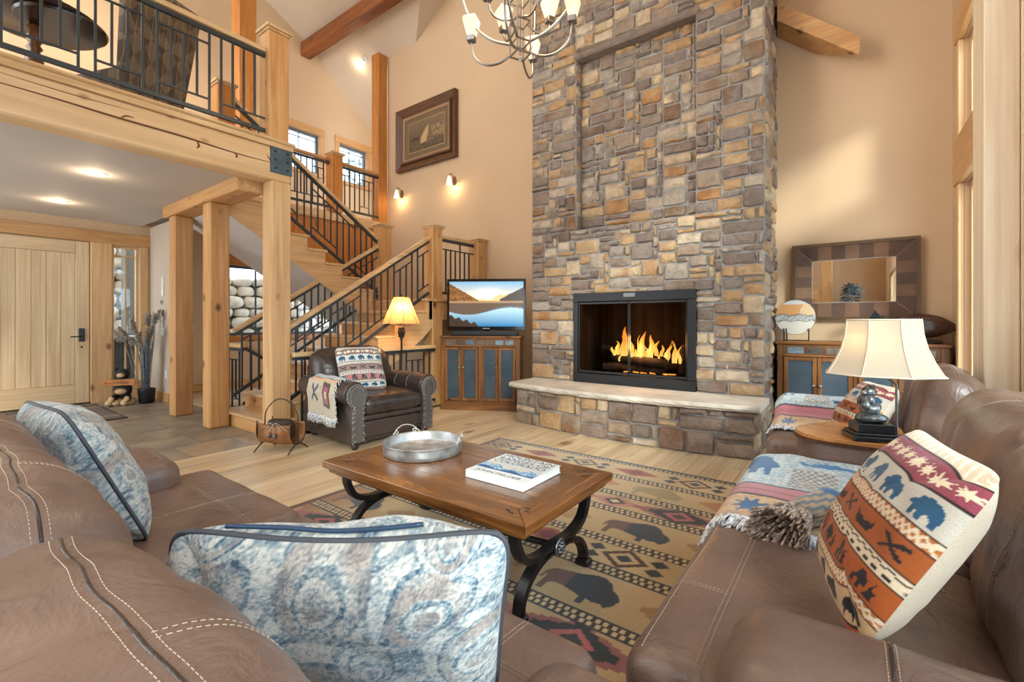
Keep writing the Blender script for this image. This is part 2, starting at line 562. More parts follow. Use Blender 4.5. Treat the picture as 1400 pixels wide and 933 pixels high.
CANOE = [(0, 1), (.06, .3), (.2, 0), (.8, 0), (.94, .3), (1, 1), (.9, .62), (.5, .45), (.1, .62)]
CABIN = [(0, 0), (0, .5), (.12, .55), (.2, .95), (.4, 1), (.55, .75), (.62, .75), (.62, .2), (.7, .2), (.75, .6), (.88, .9), (.85, .5), (1, .45), (.9, .25), (.97, 0), (.6, 0), (.6, .3), (.45, .3), (.45, 0), (.3, 0), (.3, .4), (.15, .4), (.15, 0)]
PADDLE = [(0, .12), (.1, 0), (.45, .38), (.85, 0), (1, .15), (.6, .5), (1, .8), (.95, 1), (.78, .95), (.5, .62), (.2, .97), (.04, 1), (0, .82), (.38, .5)]
LEAF = [(0, .3), (.25, .35), (.2, 0), (.45, .25), (.6, 0), (.65, .3), (1, .25), (.78, .5), (1, .75), (.65, .68), (.6, 1), (.45, .72), (.2, 1), (.28, .62), (0, .7), (.2, .5)]
ELK = [(0, .5), (.1, .3), (.25, .25), (.5, .3), (.6, .42), (.75, .5), (1, .2), (1, .55), (.8, .68), (.68, .7), (.6, .85), (.5, .7), (.4, .95), (.42, .65), (.22, .85), (.35, .55), (.1, .62), (.3, .45), (.15, .45), (.06, .58)]
def stamp(col, u, v, poly, cx, cy, w, h, c, flip=False):
    x = (u - cx) / w + 0.5
    if flip: x = 1 - x
    y = (v - cy) / h + 0.5
    k = (x > -0.05) & (x < 1.05) & (y > -0.05) & (y < 1.05)
    if k.any():
        m = np.zeros(u.shape, bool); m[k] = pip(poly, x[k], y[k]); col[m] = c
    return col
def hashn(u, v, s=1.0):
    return (np.sin(u * 127.1 * s + v * 311.7 * s) * 43758.5453) % 1.0

def color_grid(name, pos, nu, nv, col, mat, parent=None, local=True, smooth=True, closed_back=None):
    """pos: (nv+1, nu+1, 3), col same -> one coloured sheet mesh"""
    me = bpy.data.meshes.new(name)
    V = pos.reshape(-1, 3)
    i = np.arange(nu); j = np.arange(nv)
    I, J = np.meshgrid(i, j)
    a = (J * (nu + 1) + I).ravel()
    Fq = np.stack([a, a + 1, a + nu + 2, a + nu + 1], 1)
    Cc = col.reshape(-1, 3)
    if closed_back is not None:
        n0 = len(V)
        V = np.concatenate([V, closed_back.reshape(-1, 3)]); Cc = np.concatenate([Cc, Cc])
        Fb = Fq[:, ::-1] + n0
        edge = []
        for k in range(nu):
            edge.append((k + 1, k, k + n0, k + 1 + n0)); q = nv * (nu + 1) + k; edge.append((q, q + 1, q + 1 + n0, q + n0))
        for k in range(nv):
            q = k * (nu + 1); edge.append((q, q + nu + 1, q + nu + 1 + n0, q + n0)); q = q + nu; edge.append((q + nu + 1, q, q + n0, q + nu + 1 + n0))
        Fq = np.concatenate([Fq, Fb, np.array(edge)])
    me.vertices.add(len(V)); me.vertices.foreach_set('co', V.astype(np.float32).ravel())
    me.loops.add(len(Fq) * 4); me.loops.foreach_set('vertex_index', Fq.astype(np.int32).ravel())
    me.polygons.add(len(Fq)); me.polygons.foreach_set('loop_start', np.arange(0, len(Fq) * 4, 4, dtype=np.int32))
    me.update(calc_edges=True); me.validate()
    at = me.color_attributes.new('Col', 'FLOAT_COLOR', 'POINT')
    at.data.foreach_set('color', np.concatenate([Cc, np.ones((len(Cc), 1))], 1).astype(np.float32).ravel())
    return link_obj(name, me, mat, parent, local, smooth)
# ============================================================ the setting
YW = 5.85          # back wall
XL = -9.25         # door wall
XR = 0.76          # window wall
def zG(y): return 7.15 - 0.85 * (y - 5.15) if y > 5.15 else 7.15 + 0.5 * (5.15 - y)
def zM(x): return 6.55 + 0.62 * (x + 6.63)

def holed_wall(name, axis, p0, p1, a0, a1, z0, z1, holes, mat):
    """slab p0..p1 thick along axis, spanning a0..a1 and z0..z1 with rectangular holes (a,b,za,zb)"""
    A = sorted(set([a0, a1] + [h[0] for h in holes] + [h[1] for h in holes]))
    Z = sorted(set([z0, z1] + [h[2] for h in holes] + [h[3] for h in holes]))
    m = MB()
    for i in range(len(A) - 1):
        for j in range(len(Z) - 1):
            ca, cz = (A[i] + A[i + 1]) / 2, (Z[j] + Z[j + 1]) / 2
            if any(h[0] < ca < h[1] and h[2] < cz < h[3] for h in holes): continue
            if axis == 'x': m.box(p0, p1, A[i], A[i + 1], Z[j], Z[j + 1])
            else: m.box(A[i], A[i + 1], p0, p1, Z[j], Z[j + 1])
    o = m.build(name, mat); return tag(o, kind='structure')

# ---- wood floor: sub floor with separate planks
fl = tag(MB().box(-4.82, 1.2, -4.2, YW, -0.12, -0.015).build('floor', plain('floor_joint', (96, 70, 46), 0.8)), kind='structure')
rp = random.Random(3)
x = -4.82; pw = 0.128
while x < 0.75:
    y = -0.9 - rp.random() * 1.2
    while y < YW:
        L = 1.1 + rp.random() * 1.3
        y0, y1 = max(y, -0.9), min(y + L, YW)
        xa, xb = x + 0.0012, min(x + pw, 0.76) - 0.0012
        if y1 - y0 > 0.08 and xb - xa > 0.02:
            MB().cbox(xa, xb, y0 + 0.0012, y1 - 0.0012, -0.014, 0.0, 0.002).build('plank', floorwood('y'), fl, local=False)
        y += L
    x += pw
# ---- entry floor: slate tiles
SLATE = None
def slate_mat():
    t = NT('slate_tile')
    mp = t.coords((1, 1, 1), rnd=17.0)
    n1 = t.node('ShaderNodeTexNoise', i_Scale=1.7, i_Detail=7.0, i_Distortion=1.0); t.link(mp, 0, n1, 'Vector')
    r = t.ramp([(0.25, (104, 98, 88)), (0.45, (134, 126, 112)), (0.6, (160, 146, 124)), (0.8, (150, 116, 84))]); t.link(n1, 0, r, 0)
    oi = t.node('ShaderNodeObjectInfo'); hs = t.node('ShaderNodeHueSaturation')
    mr = t.node('ShaderNodeMapRange'); mr.inputs[3].default_value = 0.82; mr.inputs[4].default_value = 1.2
    t.link(oi, 'Random', mr, 0); t.link(mr, 0, hs, 'Value'); t.link(r, 0, hs, 'Color'); t.link(hs, 0, t.b, 'Base Color')
    t.b.inputs['Roughness'].default_value = 0.38
    n2 = t.node('ShaderNodeTexNoise', i_Scale=9.0, i_Detail=6.0); t.link(mp, 0, n2, 'Vector'); t.bump(n2, 0, 0.25, 0.01)
    return t.m
SLATE = slate_mat()
m = MB().box(XL - 0.05, -4.83, -3.0, 2.62, -0.12, -0.012).box(XL - 0.05, -7.3, 2.62, 7.0, -0.12, -0.012)
fe = tag(m.build('floor_entry', plain('tile_grout', (120, 112, 100), 0.9)), kind='structure')
for ix in range(9):
    for iy in range(9):
        w = 0.5
        x0 = -4.83 - (ix + 1) * w; y0 = 2.6 - (iy + 1) * w + (0.25 if ix % 2 else 0)
        x1, y1 = x0 + w, min(y0 + w, 2.6)
        x0 = max(x0, XL)
        if y1 - y0 < 0.05 or y1 < -1: continue
        MB().cbox(x0 + .003, x1 - .003, y0 + .003, y1 - .003, -0.012, 0.0, 0.003).build('tile', SLATE, fe, local=False)
for k in range(8):
    MB().cbox(XL + 0.245 * k + .002, XL + 0.245 * (k + 1) - .002, 2.62, 6.98, -0.012, 0.0, 0.002).build('plank', floorwood('y'), fe, local=False)

# ---- walls
prof = [(-7.47, 0), (XR + 0.15, 0), (XR + 0.15, 7.4), (-2.2, zM(-2.2)), (-6.63, 6.55), (-7.47, 6.55)]
tag(MB().prism(prof, 'y', YW, YW + 0.15).build('wall_back', WALL), kind='structure')
holes_r = [(4.02, 5.28, 0.32, 2.40), (4.02, 5.28, 2.78, 3.60), (0.35, 3.3, 0.35, 2.40), (0.35, 3.3, 2.78, 3.9), (-2.9, 0.0, 0.35, 2.40), (-2.9, 0.0, 2.78, 3.9)]
holed_wall('wall_right', 'x', XR, XR + 0.15, -4.2, YW, 0, 7.5, holes_r, WALL)
holes_l = [(0.63, 1.715, 0, 2.45), (1.97, 2.31, 0.28, 2.44), (3.62, 5.85, 0.98, 2.30), (4.72, 5.42, 4.42, 5.27), (5.90, 6.62, 4.42, 5.27)]
holed_wall('wall_left', 'x', XL - 0.16, XL, -3.0, 7.1, 0, 9.5, holes_l, WALL)
tag(MB().box(XL, -8.32, 2.45, 2.58, 0, 2.78).build('wall_entry', paint('entry_wall_paint', (196, 180, 160))), kind='structure')
tag(MB().box(XL, -7.47, 6.95, 7.1, 0, 7.0).build('wall_gallery', WALL), kind='structure')
# stairwell below the floor
m = MB().box(-7.35, -4.9, 5.85, 5.95, -2.7, 0).box(-7.4, -7.3, 2.62, 5.85, -2.7, -0.02).box(-4.94, -4.84, 2.62, 5.85, -2.7, -0.12).box(-7.35, -4.9, 2.55, 2.62, -2.7, -0.12).box(-7.4, -4.84, 2.5, 5.9, -2.8, -2.7)
tag(m.build('wall_stairwell', WALL), kind='structure')
# rear wall, seen in the mirror; lengthened out of view to block sun
holed_wall('wall_rear', 'y', -4.2, -4.05, -4.6, XR + 0.15, 0, 7.5, [], WALL)

# ---- ceilings
t0 = 0.08
m = MB()
vx = lambda y: (zG(y) - 6.55) / 0.62 - 6.63
m.poly([(XL - .1, 7.1, zG(7.1)), (-6.63, 7.1, zG(7.1)), (-6.63, YW, zG(YW)), (vx(5.15), 5.15, zG(5.15)), (XL - .1, 5.15, zG(5.15))])
m.poly([(XL - .1, 5.15, zG(5.15)), (vx(5.15), 5.15, zG(5.15)), (vx(1.0), 1.0, zG(1.0)), (XL - .1, 1.0, zG(1.0))])
m.poly([(-6.63, YW, 6.55), (-2.2, YW, zM(-2.2)), (-2.2, 1.0, zM(-2.2)), (vx(1.0), 1.0, zG(1.0)), (vx(5.15), 5.15, zG(5.15))])
m.poly([(-2.2, YW, zM(-2.2)), (XR + .15, YW, 7.4), (XR + .15, -4.2, 7.4), (-2.2, -4.2, zM(-2.2))])
m.poly([(XL - .1, 1.0, zG(1.0)), (-2.2, 1.0, zG(1.0)), (-2.2, -4.2, zG(1.0)), (XL - .1, -4.2, zG(1.0))])
ce = tag(m.build('ceiling', CEIL, fix=False), kind='structure')
bm = bmesh.new(); bm.from_mesh(ce.data)
bmesh.ops.remove_doubles(bm, verts=bm.verts, dist=0.02)
bm.normal_update()
for f in list(bm.faces):
    if f.normal.z > 0: f.normal_flip()
bm.to_mesh(ce.data); bm.free()
md = ce.modifiers.new('thick', 'SOLIDIFY'); md.thickness = 0.08; md.offset = -1
lo = MB().box(XL, -5.15, -3.0, 2.328, 2.78, 3.19)
tag(lo.build('ceiling_entry', CEILE), kind='structure')
tag(MB().box(XL, -7.475, 2.38, 6.95, 2.85, 3.19).build('ceiling_gallery', CEILE), kind='structure')

# ---- front door
DOORW = wood('maple_door', (206, 176, 132), (222, 196, 154), (232, 210, 172), 'z', 0.7, 0.45, 0, plank_vary=0.03)
DOORH = wood('maple_door', (206, 176, 132), (222, 196, 154), (232, 210, 172), 'y', 0.7, 0.45, 0, plank_vary=0.03)
d = thing('door_1', 'pale maple plank front door with black lever handle', None, (XL - 0.03, 1.17, 0.0), kind='structure')
def DB(n, mat, y0, y1, z0, z1, x0=-0.02, x1=0.02, c=0.004):
    return MB().cbox(XL - 0.03 + x0, XL - 0.03 + x1, y0, y1, z0, z1, c).build(n, mat, d, local=False)
DB('stile', DOORW, 1.555, 1.705, 0.02, 2.44); DB('stile', DOORW, 0.632, 0.795, 0.02, 2.44)
DB('top_rail', DOORH, 0.797, 1.553, 2.26, 2.44); DB('bottom_rail', DOORH, 0.797, 1.553, 0.02, 0.30)
MB().box(XL - 0.065, XL - 0.046, 0.632, 1.713, 0.0, 2.45).build('core_panel', DOORW, d, local=False)
for k in range(5):
    w = 0.756 / 5
    DB('plank', DOORW, 0.797 + k * w + 0.001, 0.797 + (k + 1) * w - 0.001, 0.301, 2.259, -0.014, 0.006, 0.006)
lk = MB().cbox(XL - 0.01, XL + 0.012, 1.585, 1.655, 0.94, 1.14, 0.006).build('lock_plate', plain('bronze_lock', (58, 62, 66), 0.4, 0.5), d, local=False)
MB().tube([(XL + 0.01, 1.62, 1.02), (XL + 0.05, 1.62, 1.02), (XL + 0.055, 1.60, 1.02), (XL + 0.055, 1.49, 1.015)], 0.009, 8).build('lever', IRON, lk, local=False, smooth=True)
MB().lathe([(0.0, 0), (0.014, 0), (0.014, 0.01), (0, 0.012)], n=12).xf(Matrix.Translation((XL - .01, 1.62, 0.86)) @ Matrix.Rotation(math.pi / 2, 4, 'Y')).build('key_cylinder', IRON, d, local=False)
# door casing
tr = thing('trim_1', kind='structure', loc=(XL, 1.5, 0))
MB().cbox(XL, XL + 0.03, 0.40, 2.50, 2.45, 2.63, 0.006).build('head_casing', honey('y'), tr, local=False)
MB().cbox(XL, XL + 0.024, 1.72, 1.965, 0.0, 2.45, 0.005).build('mullion_casing', pine('z'), tr, local=False)
MB().cbox(XL, XL + 0.024, 2.315, 2.42, 0.28, 2.45, 0.005).build('side_casing', pine('z'), tr, local=False)
MB().cbox(XL, XL + 0.024, 0.42, 0.625, 0.0, 2.45, 0.005).build('side_casing', pine('z'), tr, local=False)
MB().cbox(XL, XL + 0.022, 1.967, 2.42, 0.0, 0.27, 0.004).build('apron_panel', pine('y'), tr, local=False)
MB().cbox(XL - 0.09, XL + 0.02, 0.62, 1.72, 0.0, 0.018, 0.004).build('threshold', plain('bronze_threshold', (70, 56, 44), 0.5, 0.4), tr, local=False)

def window(name, ax, plane, a0, a1, z0, z1, fw=0.05, mat=None, muntins_a=(), muntins_z=(), depth=0.06, sign=1, mw_=0.018):
    """framed window: ax 'x' means the wall plane is x = plane"""
    mat = mat or honey('z')
    w = thing(name, kind='structure', loc=((plane, (a0 + a1) / 2, z0) if ax == 'x' else ((a0 + a1) / 2, plane, z0)))
    def bx(p0, p1, b0, b1, c0, c1):
        return MB().cbox(p0, p1, b0, b1, c0, c1, 0.004) if ax == 'x' else MB().cbox(b0, b1, p0, p1, c0, c1, 0.004)
    p0, p1 = plane - depth / 2, plane + depth / 2
    g = glass()
    bx(p0, p1, a0, a0 + fw, z0, z1).build('frame', mat, w, local=False); bx(p0, p1, a1 - fw, a1, z0, z1).build('frame', mat, w, local=False)
    bx(p0, p1, a0 + fw, a1 - fw, z0, z0 + fw).build('frame', mat, w, local=False); bx(p0, p1, a0 + fw, a1 - fw, z1 - fw, z1).build('frame', mat, w, local=False)
    for a in muntins_a: bx(plane - .012, plane + .012, a - mw_ / 2, a + mw_ / 2, z0 + fw, z1 - fw).build('muntin', mat, w, local=False)
    for z in muntins_z: bx(plane - .010, plane + .010, a0 + fw, a1 - fw, z - mw_ / 2, z + mw_ / 2).build('muntin', mat, w, local=False)
    As = [a0 + fw] + list(muntins_a) + [a1 - fw]; Zs = [z0 + fw] + sorted(muntins_z) + [z1 - fw]
    for i in range(len(As) - 1):
        for j in range(len(Zs) - 1):
            bx(plane - .003, plane + .003, As[i], As[i + 1], Zs[j], Zs[j + 1]).build('pane', g, w, local=False)
    return w
GREYF = plain('grey_window_frame', (120, 116, 108), 0.5)
window('window_1', 'x', XL - 0.08, 1.97, 2.31, 0.28, 2.44, 0.035, pine('z'), (2.15,), (2.28,), mw_=0.022)
wl = window('window_2', 'x', XL - 0.08, 3.62, 5.85, 0.98, 2.30, 0.05, plain('dark_window_frame', (70, 84, 92), 0.5), (4.14, 4.7, 5.25), (), mw_=0.03)
window('window_3', 'x', XL - 0.08, 4.72, 5.42, 4.42, 5.27, 0.05, plain('slate_window_frame', (96, 104, 110), 0.5), (5.0,), (5.14, ), mw_=0.02)
window('window_4', 'x', XL - 0.08, 5.90, 6.62, 4.42, 5.27, 0.05, plain('slate_window_frame', (96, 104, 110), 0.5), (6.2,), (5.14, ), mw_=0.02)
window('window_5', 'x', XR + 0.06, 4.02, 5.28, 0.32, 2.40, 0.06, pine('z'), (), ())
window('window_6', 'x', XR + 0.06, 4.02, 5.28, 2.78, 3.60, 0.06, pine('z'), (), ())
n = 7
for (a, b) in ((0.35, 3.3), (-2.9, 0.0)):  # out-of-view windows, made up to let daylight in beside the camera
    for (c, e) in ((0.35, 2.40), (2.78, 3.9)):
        window('window_%d' % n, 'x', XR + 0.06, a, b, c, e, 0.07, pine('z'), ((a * 2 + b) / 3, (a + 2 * b) / 3), ()); n += 1
# casings
tr = thing('trim_2', kind='structure', loc=(XL, 5.0, 2.0))
MB().cbox(XL, XL + .03, 4.62, 5.52, 5.27, 5.42, .006).build('head_casing', honey('y'), tr, local=False)
MB().cbox(XL, XL + .03, 5.79, 6.78, 5.27, 5.42, .006).build('head_casing', honey('y'), tr, local=False)
for (a, b) in ((4.62, 4.72), (5.42, 5.52), (5.80, 5.90), (6.62, 6.72)):
    MB().cbox(XL, XL + .024, a, b, 4.36, 5.27, .005).build('side_casing', honey('z'), tr, local=False)
for (a, b) in ((4.6, 5.54), (5.78, 6.76)):
    MB().cbox(XL, XL + .05, a, b, 4.36, 4.42, .005).build('sill', honey('y'), tr, local=False)
MB().cbox(XL, XL + .03, 3.5, 5.95, 2.30, 2.5, .006).build('head_casing', amber('y'), tr, local=False)
MB().cbox(XL, XL + .03, 3.5, 5.95, 0.86, 0.98, .006).build('sill', amber('y'), tr, local=False)
tr = thing('trim_3', kind='structure', loc=(XR, 4.6, 0.3))
MB().cbox(XR - .05, XR, 3.93, 5.40, 3.60, 3.82, .006).build('head_casing', honey('y'), tr, local=False)
MB().cbox(XR - .05, XR, 3.93, 5.44, 2.40, 2.78, .006).build('middle_casing', honey('y'), tr, local=False)
MB().cbox(XR - .04, XR, 5.28, 5.37, 0.3, 2.40, .005).build('side_casing', pine('z'), tr, local=False)
MB().cbox(XR - .04, XR, 5.28, 5.37, 2.78, 3.60, .005).build('side_casing', pine('z'), tr, local=False)
MB().cbox(XR - .06, XR, 3.93, 5.4, 0.22, 0.32, .005).build('sill', honey('y'), tr, local=False)
tag(MB().cbox(XL + .0, -8.33, 2.43, 2.45, 0, 0.14, .004).build('baseboard_entry', honey('x')), kind='structure')
tag(MB().cbox(XL, XL + .02, 2.6, 6.94, 0, 0.14, .004).build('baseboard_left', honey('y')), kind='structure')
tag(MB().cbox(-4.7, -3.5, YW - .02, YW, 0, 0.14, .004).build('baseboard_back', honey('x')), kind='structure')

# ---- loft beam, posts, timbers
def timber(name, label, cat, b, mat, group=None, c=0.012):
    return tag(MB().cbox(*b, c).build(name, mat), label, cat, group)
lb = thing('loft_beam', 'massive pale pine beam with long cracks carrying the loft railing', 'beam', (-5.04, 0.2, 2.75))
MB().cbox(-5.15, -4.93, -2.8, 2.56, 2.75, 3.10, .014).build('timber', wood('beam_pine', (208, 162, 110), (222, 186, 138), (236, 208, 166), 'y', 0.32, 0.5, 1.5, plank_vary=0.02, knotc=(150, 100, 60), contrast=0.7), lb, local=False)
MB().cbox(-5.2, -4.91, -2.8, 2.58, 3.10, 3.155, .006).build('trim_board', rail_wood('y'), lb, local=False)
MB().cbox(-5.2, -4.895, -2.8, 2.60, 3.155, 3.19, .012).build('nosing', rail_wood('y'), lb, local=False)
CRK = plain('timber_crack', (110, 74, 44), 0.9)
def crack(pts, par, w=0.004):
    MB().tube(catmull(pts, 6), [w * (0.3 + math.sin(math.pi * i / (len(catmull(pts, 6)) - 1))) for i in range(len(catmull(pts, 6)))], 5).build('crack', CRK, par, local=False)
crack([(-4.93, 0.2, 2.97), (-4.93, 0.7, 2.965), (-4.93, 1.1, 2.95), (-4.93, 1.55, 2.945), (-4.93, 2.0, 2.925), (-4.93, 2.45, 2.93)], lb, 0.008)
crack([(-4.93, 0.3, 3.045), (-4.93, 0.8, 3.035), (-4.93, 1.2, 3.045)], lb, 0.003)
crack([(-4.93, 1.66, 2.87), (-4.93, 1.68, 2.90), (-4.93, 1.66, 2.94)], lb, 0.008)
crack([(-4.93, 2.0, 2.88), (-4.93, 2.01, 2.90), (-4.93, 1.99, 2.925)], lb, 0.008)
crack([(-4.93, 1.1, 2.95), (-4.93, 1.14, 2.985), (-4.93, 1.2, 2.99)], lb, .006)
crack([(-4.93, 2.3, 3.0), (-4.93, 2.33, 2.96), (-4.93, 2.36, 2.94)], lb, .006)
bp = thing('steel_bracket', 'dark steel bracket plate bolted across loft beam and post', 'bracket', (-4.92, 2.46, 2.8))
MB().cbox(-4.935, -4.915, 2.335, 2.565, 2.83, 3.11, .003).build('plate', STEEL, bp, local=False)
for yy in (2.385, 2.515):
    for zz in (2.88, 2.97, 3.06):
        MB().lathe([(0, 0), (.013, 0), (.012, .008), (0, .01)], n=8).xf(Matrix.Translation((-4.916, yy, zz)) @ Matrix.Rotation(math.pi / 2, 4, 'Y')).build('bolt', IRON, bp, local=False)
timber('timber_post', 'pale fir post under the loft beam beside the leather armchair', 'post', (-5.14, -4.93, 2.35, 2.56, 0, 2.75), pine('z'))
timber('timber_post', 'knotty fir post standing at the foot of the stairs', 'post', (-6.13, -5.92, 2.125, 2.335, 0, 2.63), honey('z'))
timber('timber_post', 'honey fir post farther into the entry by the stairwell guard', 'post', (-7.27, -7.06, 2.13, 2.34, 0, 2.63), honey('z'))
timber('cross_beam', 'flat honey timber lying across the tops of the entry posts', 'beam', (-7.42, -5.16, 2.1, 2.38, 2.63, 2.78), honey('x'))
timber('tall_post', 'slender amber post rising from gallery railing to the ceiling', 'post', (-7.66, -7.44, 5.60, 5.82, 3.19, 6.55), amber('z'))
timber('tall_post', 'amber post behind the loft railing reaching up to the roof', 'post', (-7.68, -7.42, 3.05, 3.31, 3.19, 7.6), amber('z'))
timber('roof_beam', 'dark amber purlin crossing under the sloping gallery ceiling', 'beam', (XL, -5.75, 5.0, 5.22, 6.82, 7.10), wood('purlin', (96, 52, 24), (136, 76, 36), (160, 94, 46), 'x', 0.8, 0.45, 0.8))
# timber brace right of the chimney (front face proud of the wall)
q = [(-0.625, 5.56, 4.63), (0.071, 5.56, 4.02), (0.071, 5.56, 3.83), (-0.625, 5.56, 4.44)]
bk = [(-0.66, YW - .004, 4.76), (-0.29, YW - .004, 4.42), (-0.29, YW - .004, 4.10), (-0.66, YW - .004, 4.42)]
m = MB(); m.v = q + bk
m.f = [(0, 1, 2, 3), (7, 6, 5, 4), (0, 4, 5, 1), (1, 5, 6, 2), (2, 6, 7, 3), (3, 7, 4, 0)]
tag(m.build('rake_timber', honey('x')), 'honey rake timber on the wall right of the stone chimney', 'beam')
pw_ = thing('window_post', 'broad pale knotty pine post between the tall windows', 'post', (0.78, 3.77, 0))
MB().cbox(0.60, 0.74, 3.63, 3.92, 0, 7.2, .006).build('board', whitepine('z'), pw_, local=False)
MB().cbox(0.743, 0.90, 3.63, 3.92, 0, 7.2, .006).build('board', whitepine('z'), pw_, local=False)

# ---- stairs
RISE1 = 0.175; RUN = 0.275; Y0 = 2.35; LZ = 9 * RISE1; RISE2 = (3.19 - LZ) / 9
OAK = rail_wood('x'); RISERM = honey('x')
st = thing('stair_flight', 'lower stair flight of honey wood rising from the entry posts', 'stairs', (-5.6, 3.4, 0))
for i in range(1, 9):
    ya = Y0 + (i - 1) * RUN
    z = i * RISE1
    x0, x1 = -6.2, (-4.95 if i > 1 else -4.93)
    MB().cbox(x0, x1, ya - 0.03, ya + RUN + 0.01, z - 0.035, z, .008).build('tread', OAK, st, local=False)
    MB().box(x0, -4.97, ya, ya + 0.02, z - RISE1, z - 0.036).build('riser', RISERM, st, local=False)
MB().box(-6.2, -4.97, Y0 + 8 * RUN, Y0 + 8 * RUN + .02, 8 * RISE1, LZ - .036).build('riser', RISERM, st, local=False)
def stringer_poly(ya, sgn, z_start, rise, n, run, drop):
    pts = []
    y, z = ya, z_start
    for i in range(n):
        pts.append((y, z)); z += rise; pts.append((y, z - 0.036)); y += sgn * run
        pts.append((y, z - 0.036)); z -= 0.0
    return pts
pl = [(Y0 + 0.001, 0.0)]
for i in range(1, 9):
    pl += [(Y0 + (i - 1) * RUN + .001, i * RISE1 - .037), (Y0 + i * RUN, i * RISE1 - .037)]
pl += [(Y0 + 8 * RUN, LZ - .037), (4.68, LZ - .037), (4.68, 1.16), (4.5, 1.0), (2.9, 0.0)]
MB().prism(pl, 'x', -4.97, -4.95).build('stringer', pine('y'), st, local=False)
MB().prism([(2.9, -0.02), (4.6, 1.06), (4.6, 1.12), (2.8, 0.0)], 'x', -6.2, -4.98).build('soffit', CEILE, st, local=False)
ld = thing('stair_landing', 'wooden stair landing against the tan wall beneath the sconces', 'stairs', (-6.1, 5.2, 1.4))
MB().cbox(-7.42, -4.9, Y0 + 8 * RUN - .03, YW - .01, LZ - .035, LZ, .008).build('deck', OAK, ld, local=False)
MB().box(-7.42, -4.95, 4.62, YW - .01, LZ - .3, LZ - .037).build('joist_box', CEILE, ld, local=False)
MB().box(-4.95, -4.93, 4.9, YW - .01, LZ - .3, LZ - .037).build('fascia', honey('y'), ld, local=False)
s2 = thing('stair_flight', 'upper stair flight climbing from the landing to the loft', 'stairs', (-6.8, 3.4, LZ - .3))
YA = Y0 + 8 * RUN + 0.0
for i in range(1, 9):
    yb = YA - (i - 1) * RUN
    z = LZ + i * RISE2
    MB().cbox(-7.42, -6.17, yb - RUN - 0.01, yb + 0.03, z - 0.035, z, .008).build('tread', OAK, s2, local=False)
    MB().box(-7.42, -6.21, yb - .02, yb, z - RISE2, z - 0.036).build('riser', amber('x'), s2, local=False)
MB().box(-7.42, -6.21, Y0 - .02 + .0, Y0 + .0, LZ + 8 * RISE2, 3.15).build('riser', amber('x'), s2, local=False)
pl = [(YA, LZ - .25), (YA, LZ)]
for i in range(1, 9):
    pl += [(YA - (i - 1) * RUN, LZ + i * RISE2 - .037), (YA - i * RUN, LZ + i * RISE2 - .037)]
pl += [(Y0, 3.15), (Y0, 3.15 - 0.52), (YA - .05, LZ - .30)]
MB().prism(pl, 'x', -6.21, -6.19).build('stringer', pine('y'), s2, local=False)
MB().prism([(YA, LZ - .28), (Y0, 2.68), (Y0, 2.62), (YA, LZ - .34)], 'x', -7.42, -6.195).build('soffit', CEILE, s2, local=False)
wp = thing('wood_panelling', 'amber wood panelling on the wall side of the upper stairs', 'panelling', (-7.43, 4.0, LZ))
nb = 9
for k in range(nb):
    ya, yb = Y0 + (YW - .03 - Y0) * k / nb, Y0 + (YW - .03 - Y0) * (k + 1) / nb
    def low(y): return max(LZ, min(3.0, LZ + (YA - y) / RUN * RISE2)) - .02 if y < YA else LZ
    MB().prism([(ya + .002, low(ya)), (yb - .002, low(yb)), (yb - .002, 3.04), (ya + .002, 3.04)], 'x', -7.47, -7.425).build('panel', amber('z'), wp, local=False)
MB().cbox(-7.47, -7.39, Y0, YW - .02, 3.04, 3.19, .006).build('cap_board', rail_wood('y'), wp, local=False)

def newel(label, x0, x1, y0, y1, z0, z1, mat=None, group=None):
    t = thing('newel_post', label, 'newel post', ((x0 + x1) / 2, (y0 + y1) / 2, z0), group=group)
    MB().cbox(x0, x1, y0, y1, z0, z1 - .07, .008).build('shaft', mat or honey('z'), t, local=False)
    MB().cbox(x0 - .012, x1 + .012, y0 - .012, y1 + .012, z1 - .07, z1 - .045, .006).build('collar', rail_wood('x'), t, local=False)
    m = MB().cbox(x0 - .03, x1 + .03, y0 - .03, y1 + .03, z1 - .045, z1 - .015, .006)
    cx, cy = (x0 + x1) / 2, (y0 + y1) / 2
    b = len(m.v)
    m.v += [(x0 - .02, y0 - .02, z1 - .015), (x1 + .02, y0 - .02, z1 - .015), (x1 + .02, y1 + .02, z1 - .015), (x0 - .02, y1 + .02, z1 - .015), (cx, cy, z1 + .012)]
    m.f += [(b, b + 1, b + 4), (b + 1, b + 2, b + 4), (b + 2, b + 3, b + 4), (b + 3, b, b + 4)]
    m.build('cap', rail_wood('x'), t, local=False)
    return t
newel('honey newel post with flat cap beside the television', -5.14, -4.94, 4.68, 4.885, 0, 2.70)
newel('newel post standing against the wall behind the television', -5.08, -4.87, 5.62, 5.83, LZ, 2.62)
newel('inner newel post where both stair flights meet', -6.35, -6.14, 4.68, 4.89, 0.0, 2.87)
newel('newel post midway along the upper gallery railing', -7.55, -7.34, 4.55, 4.76, 3.19, 4.28, amber('z'))
newel('large pale newel post at the corner of the loft railing', -5.16, -4.945, 2.33, 2.545, 3.19, 4.42, honey('z'))
newel('amber newel at the stair head behind loft railing', -6.37, -6.17, 2.30, 2.5, 3.19, 4.22, amber('z'))

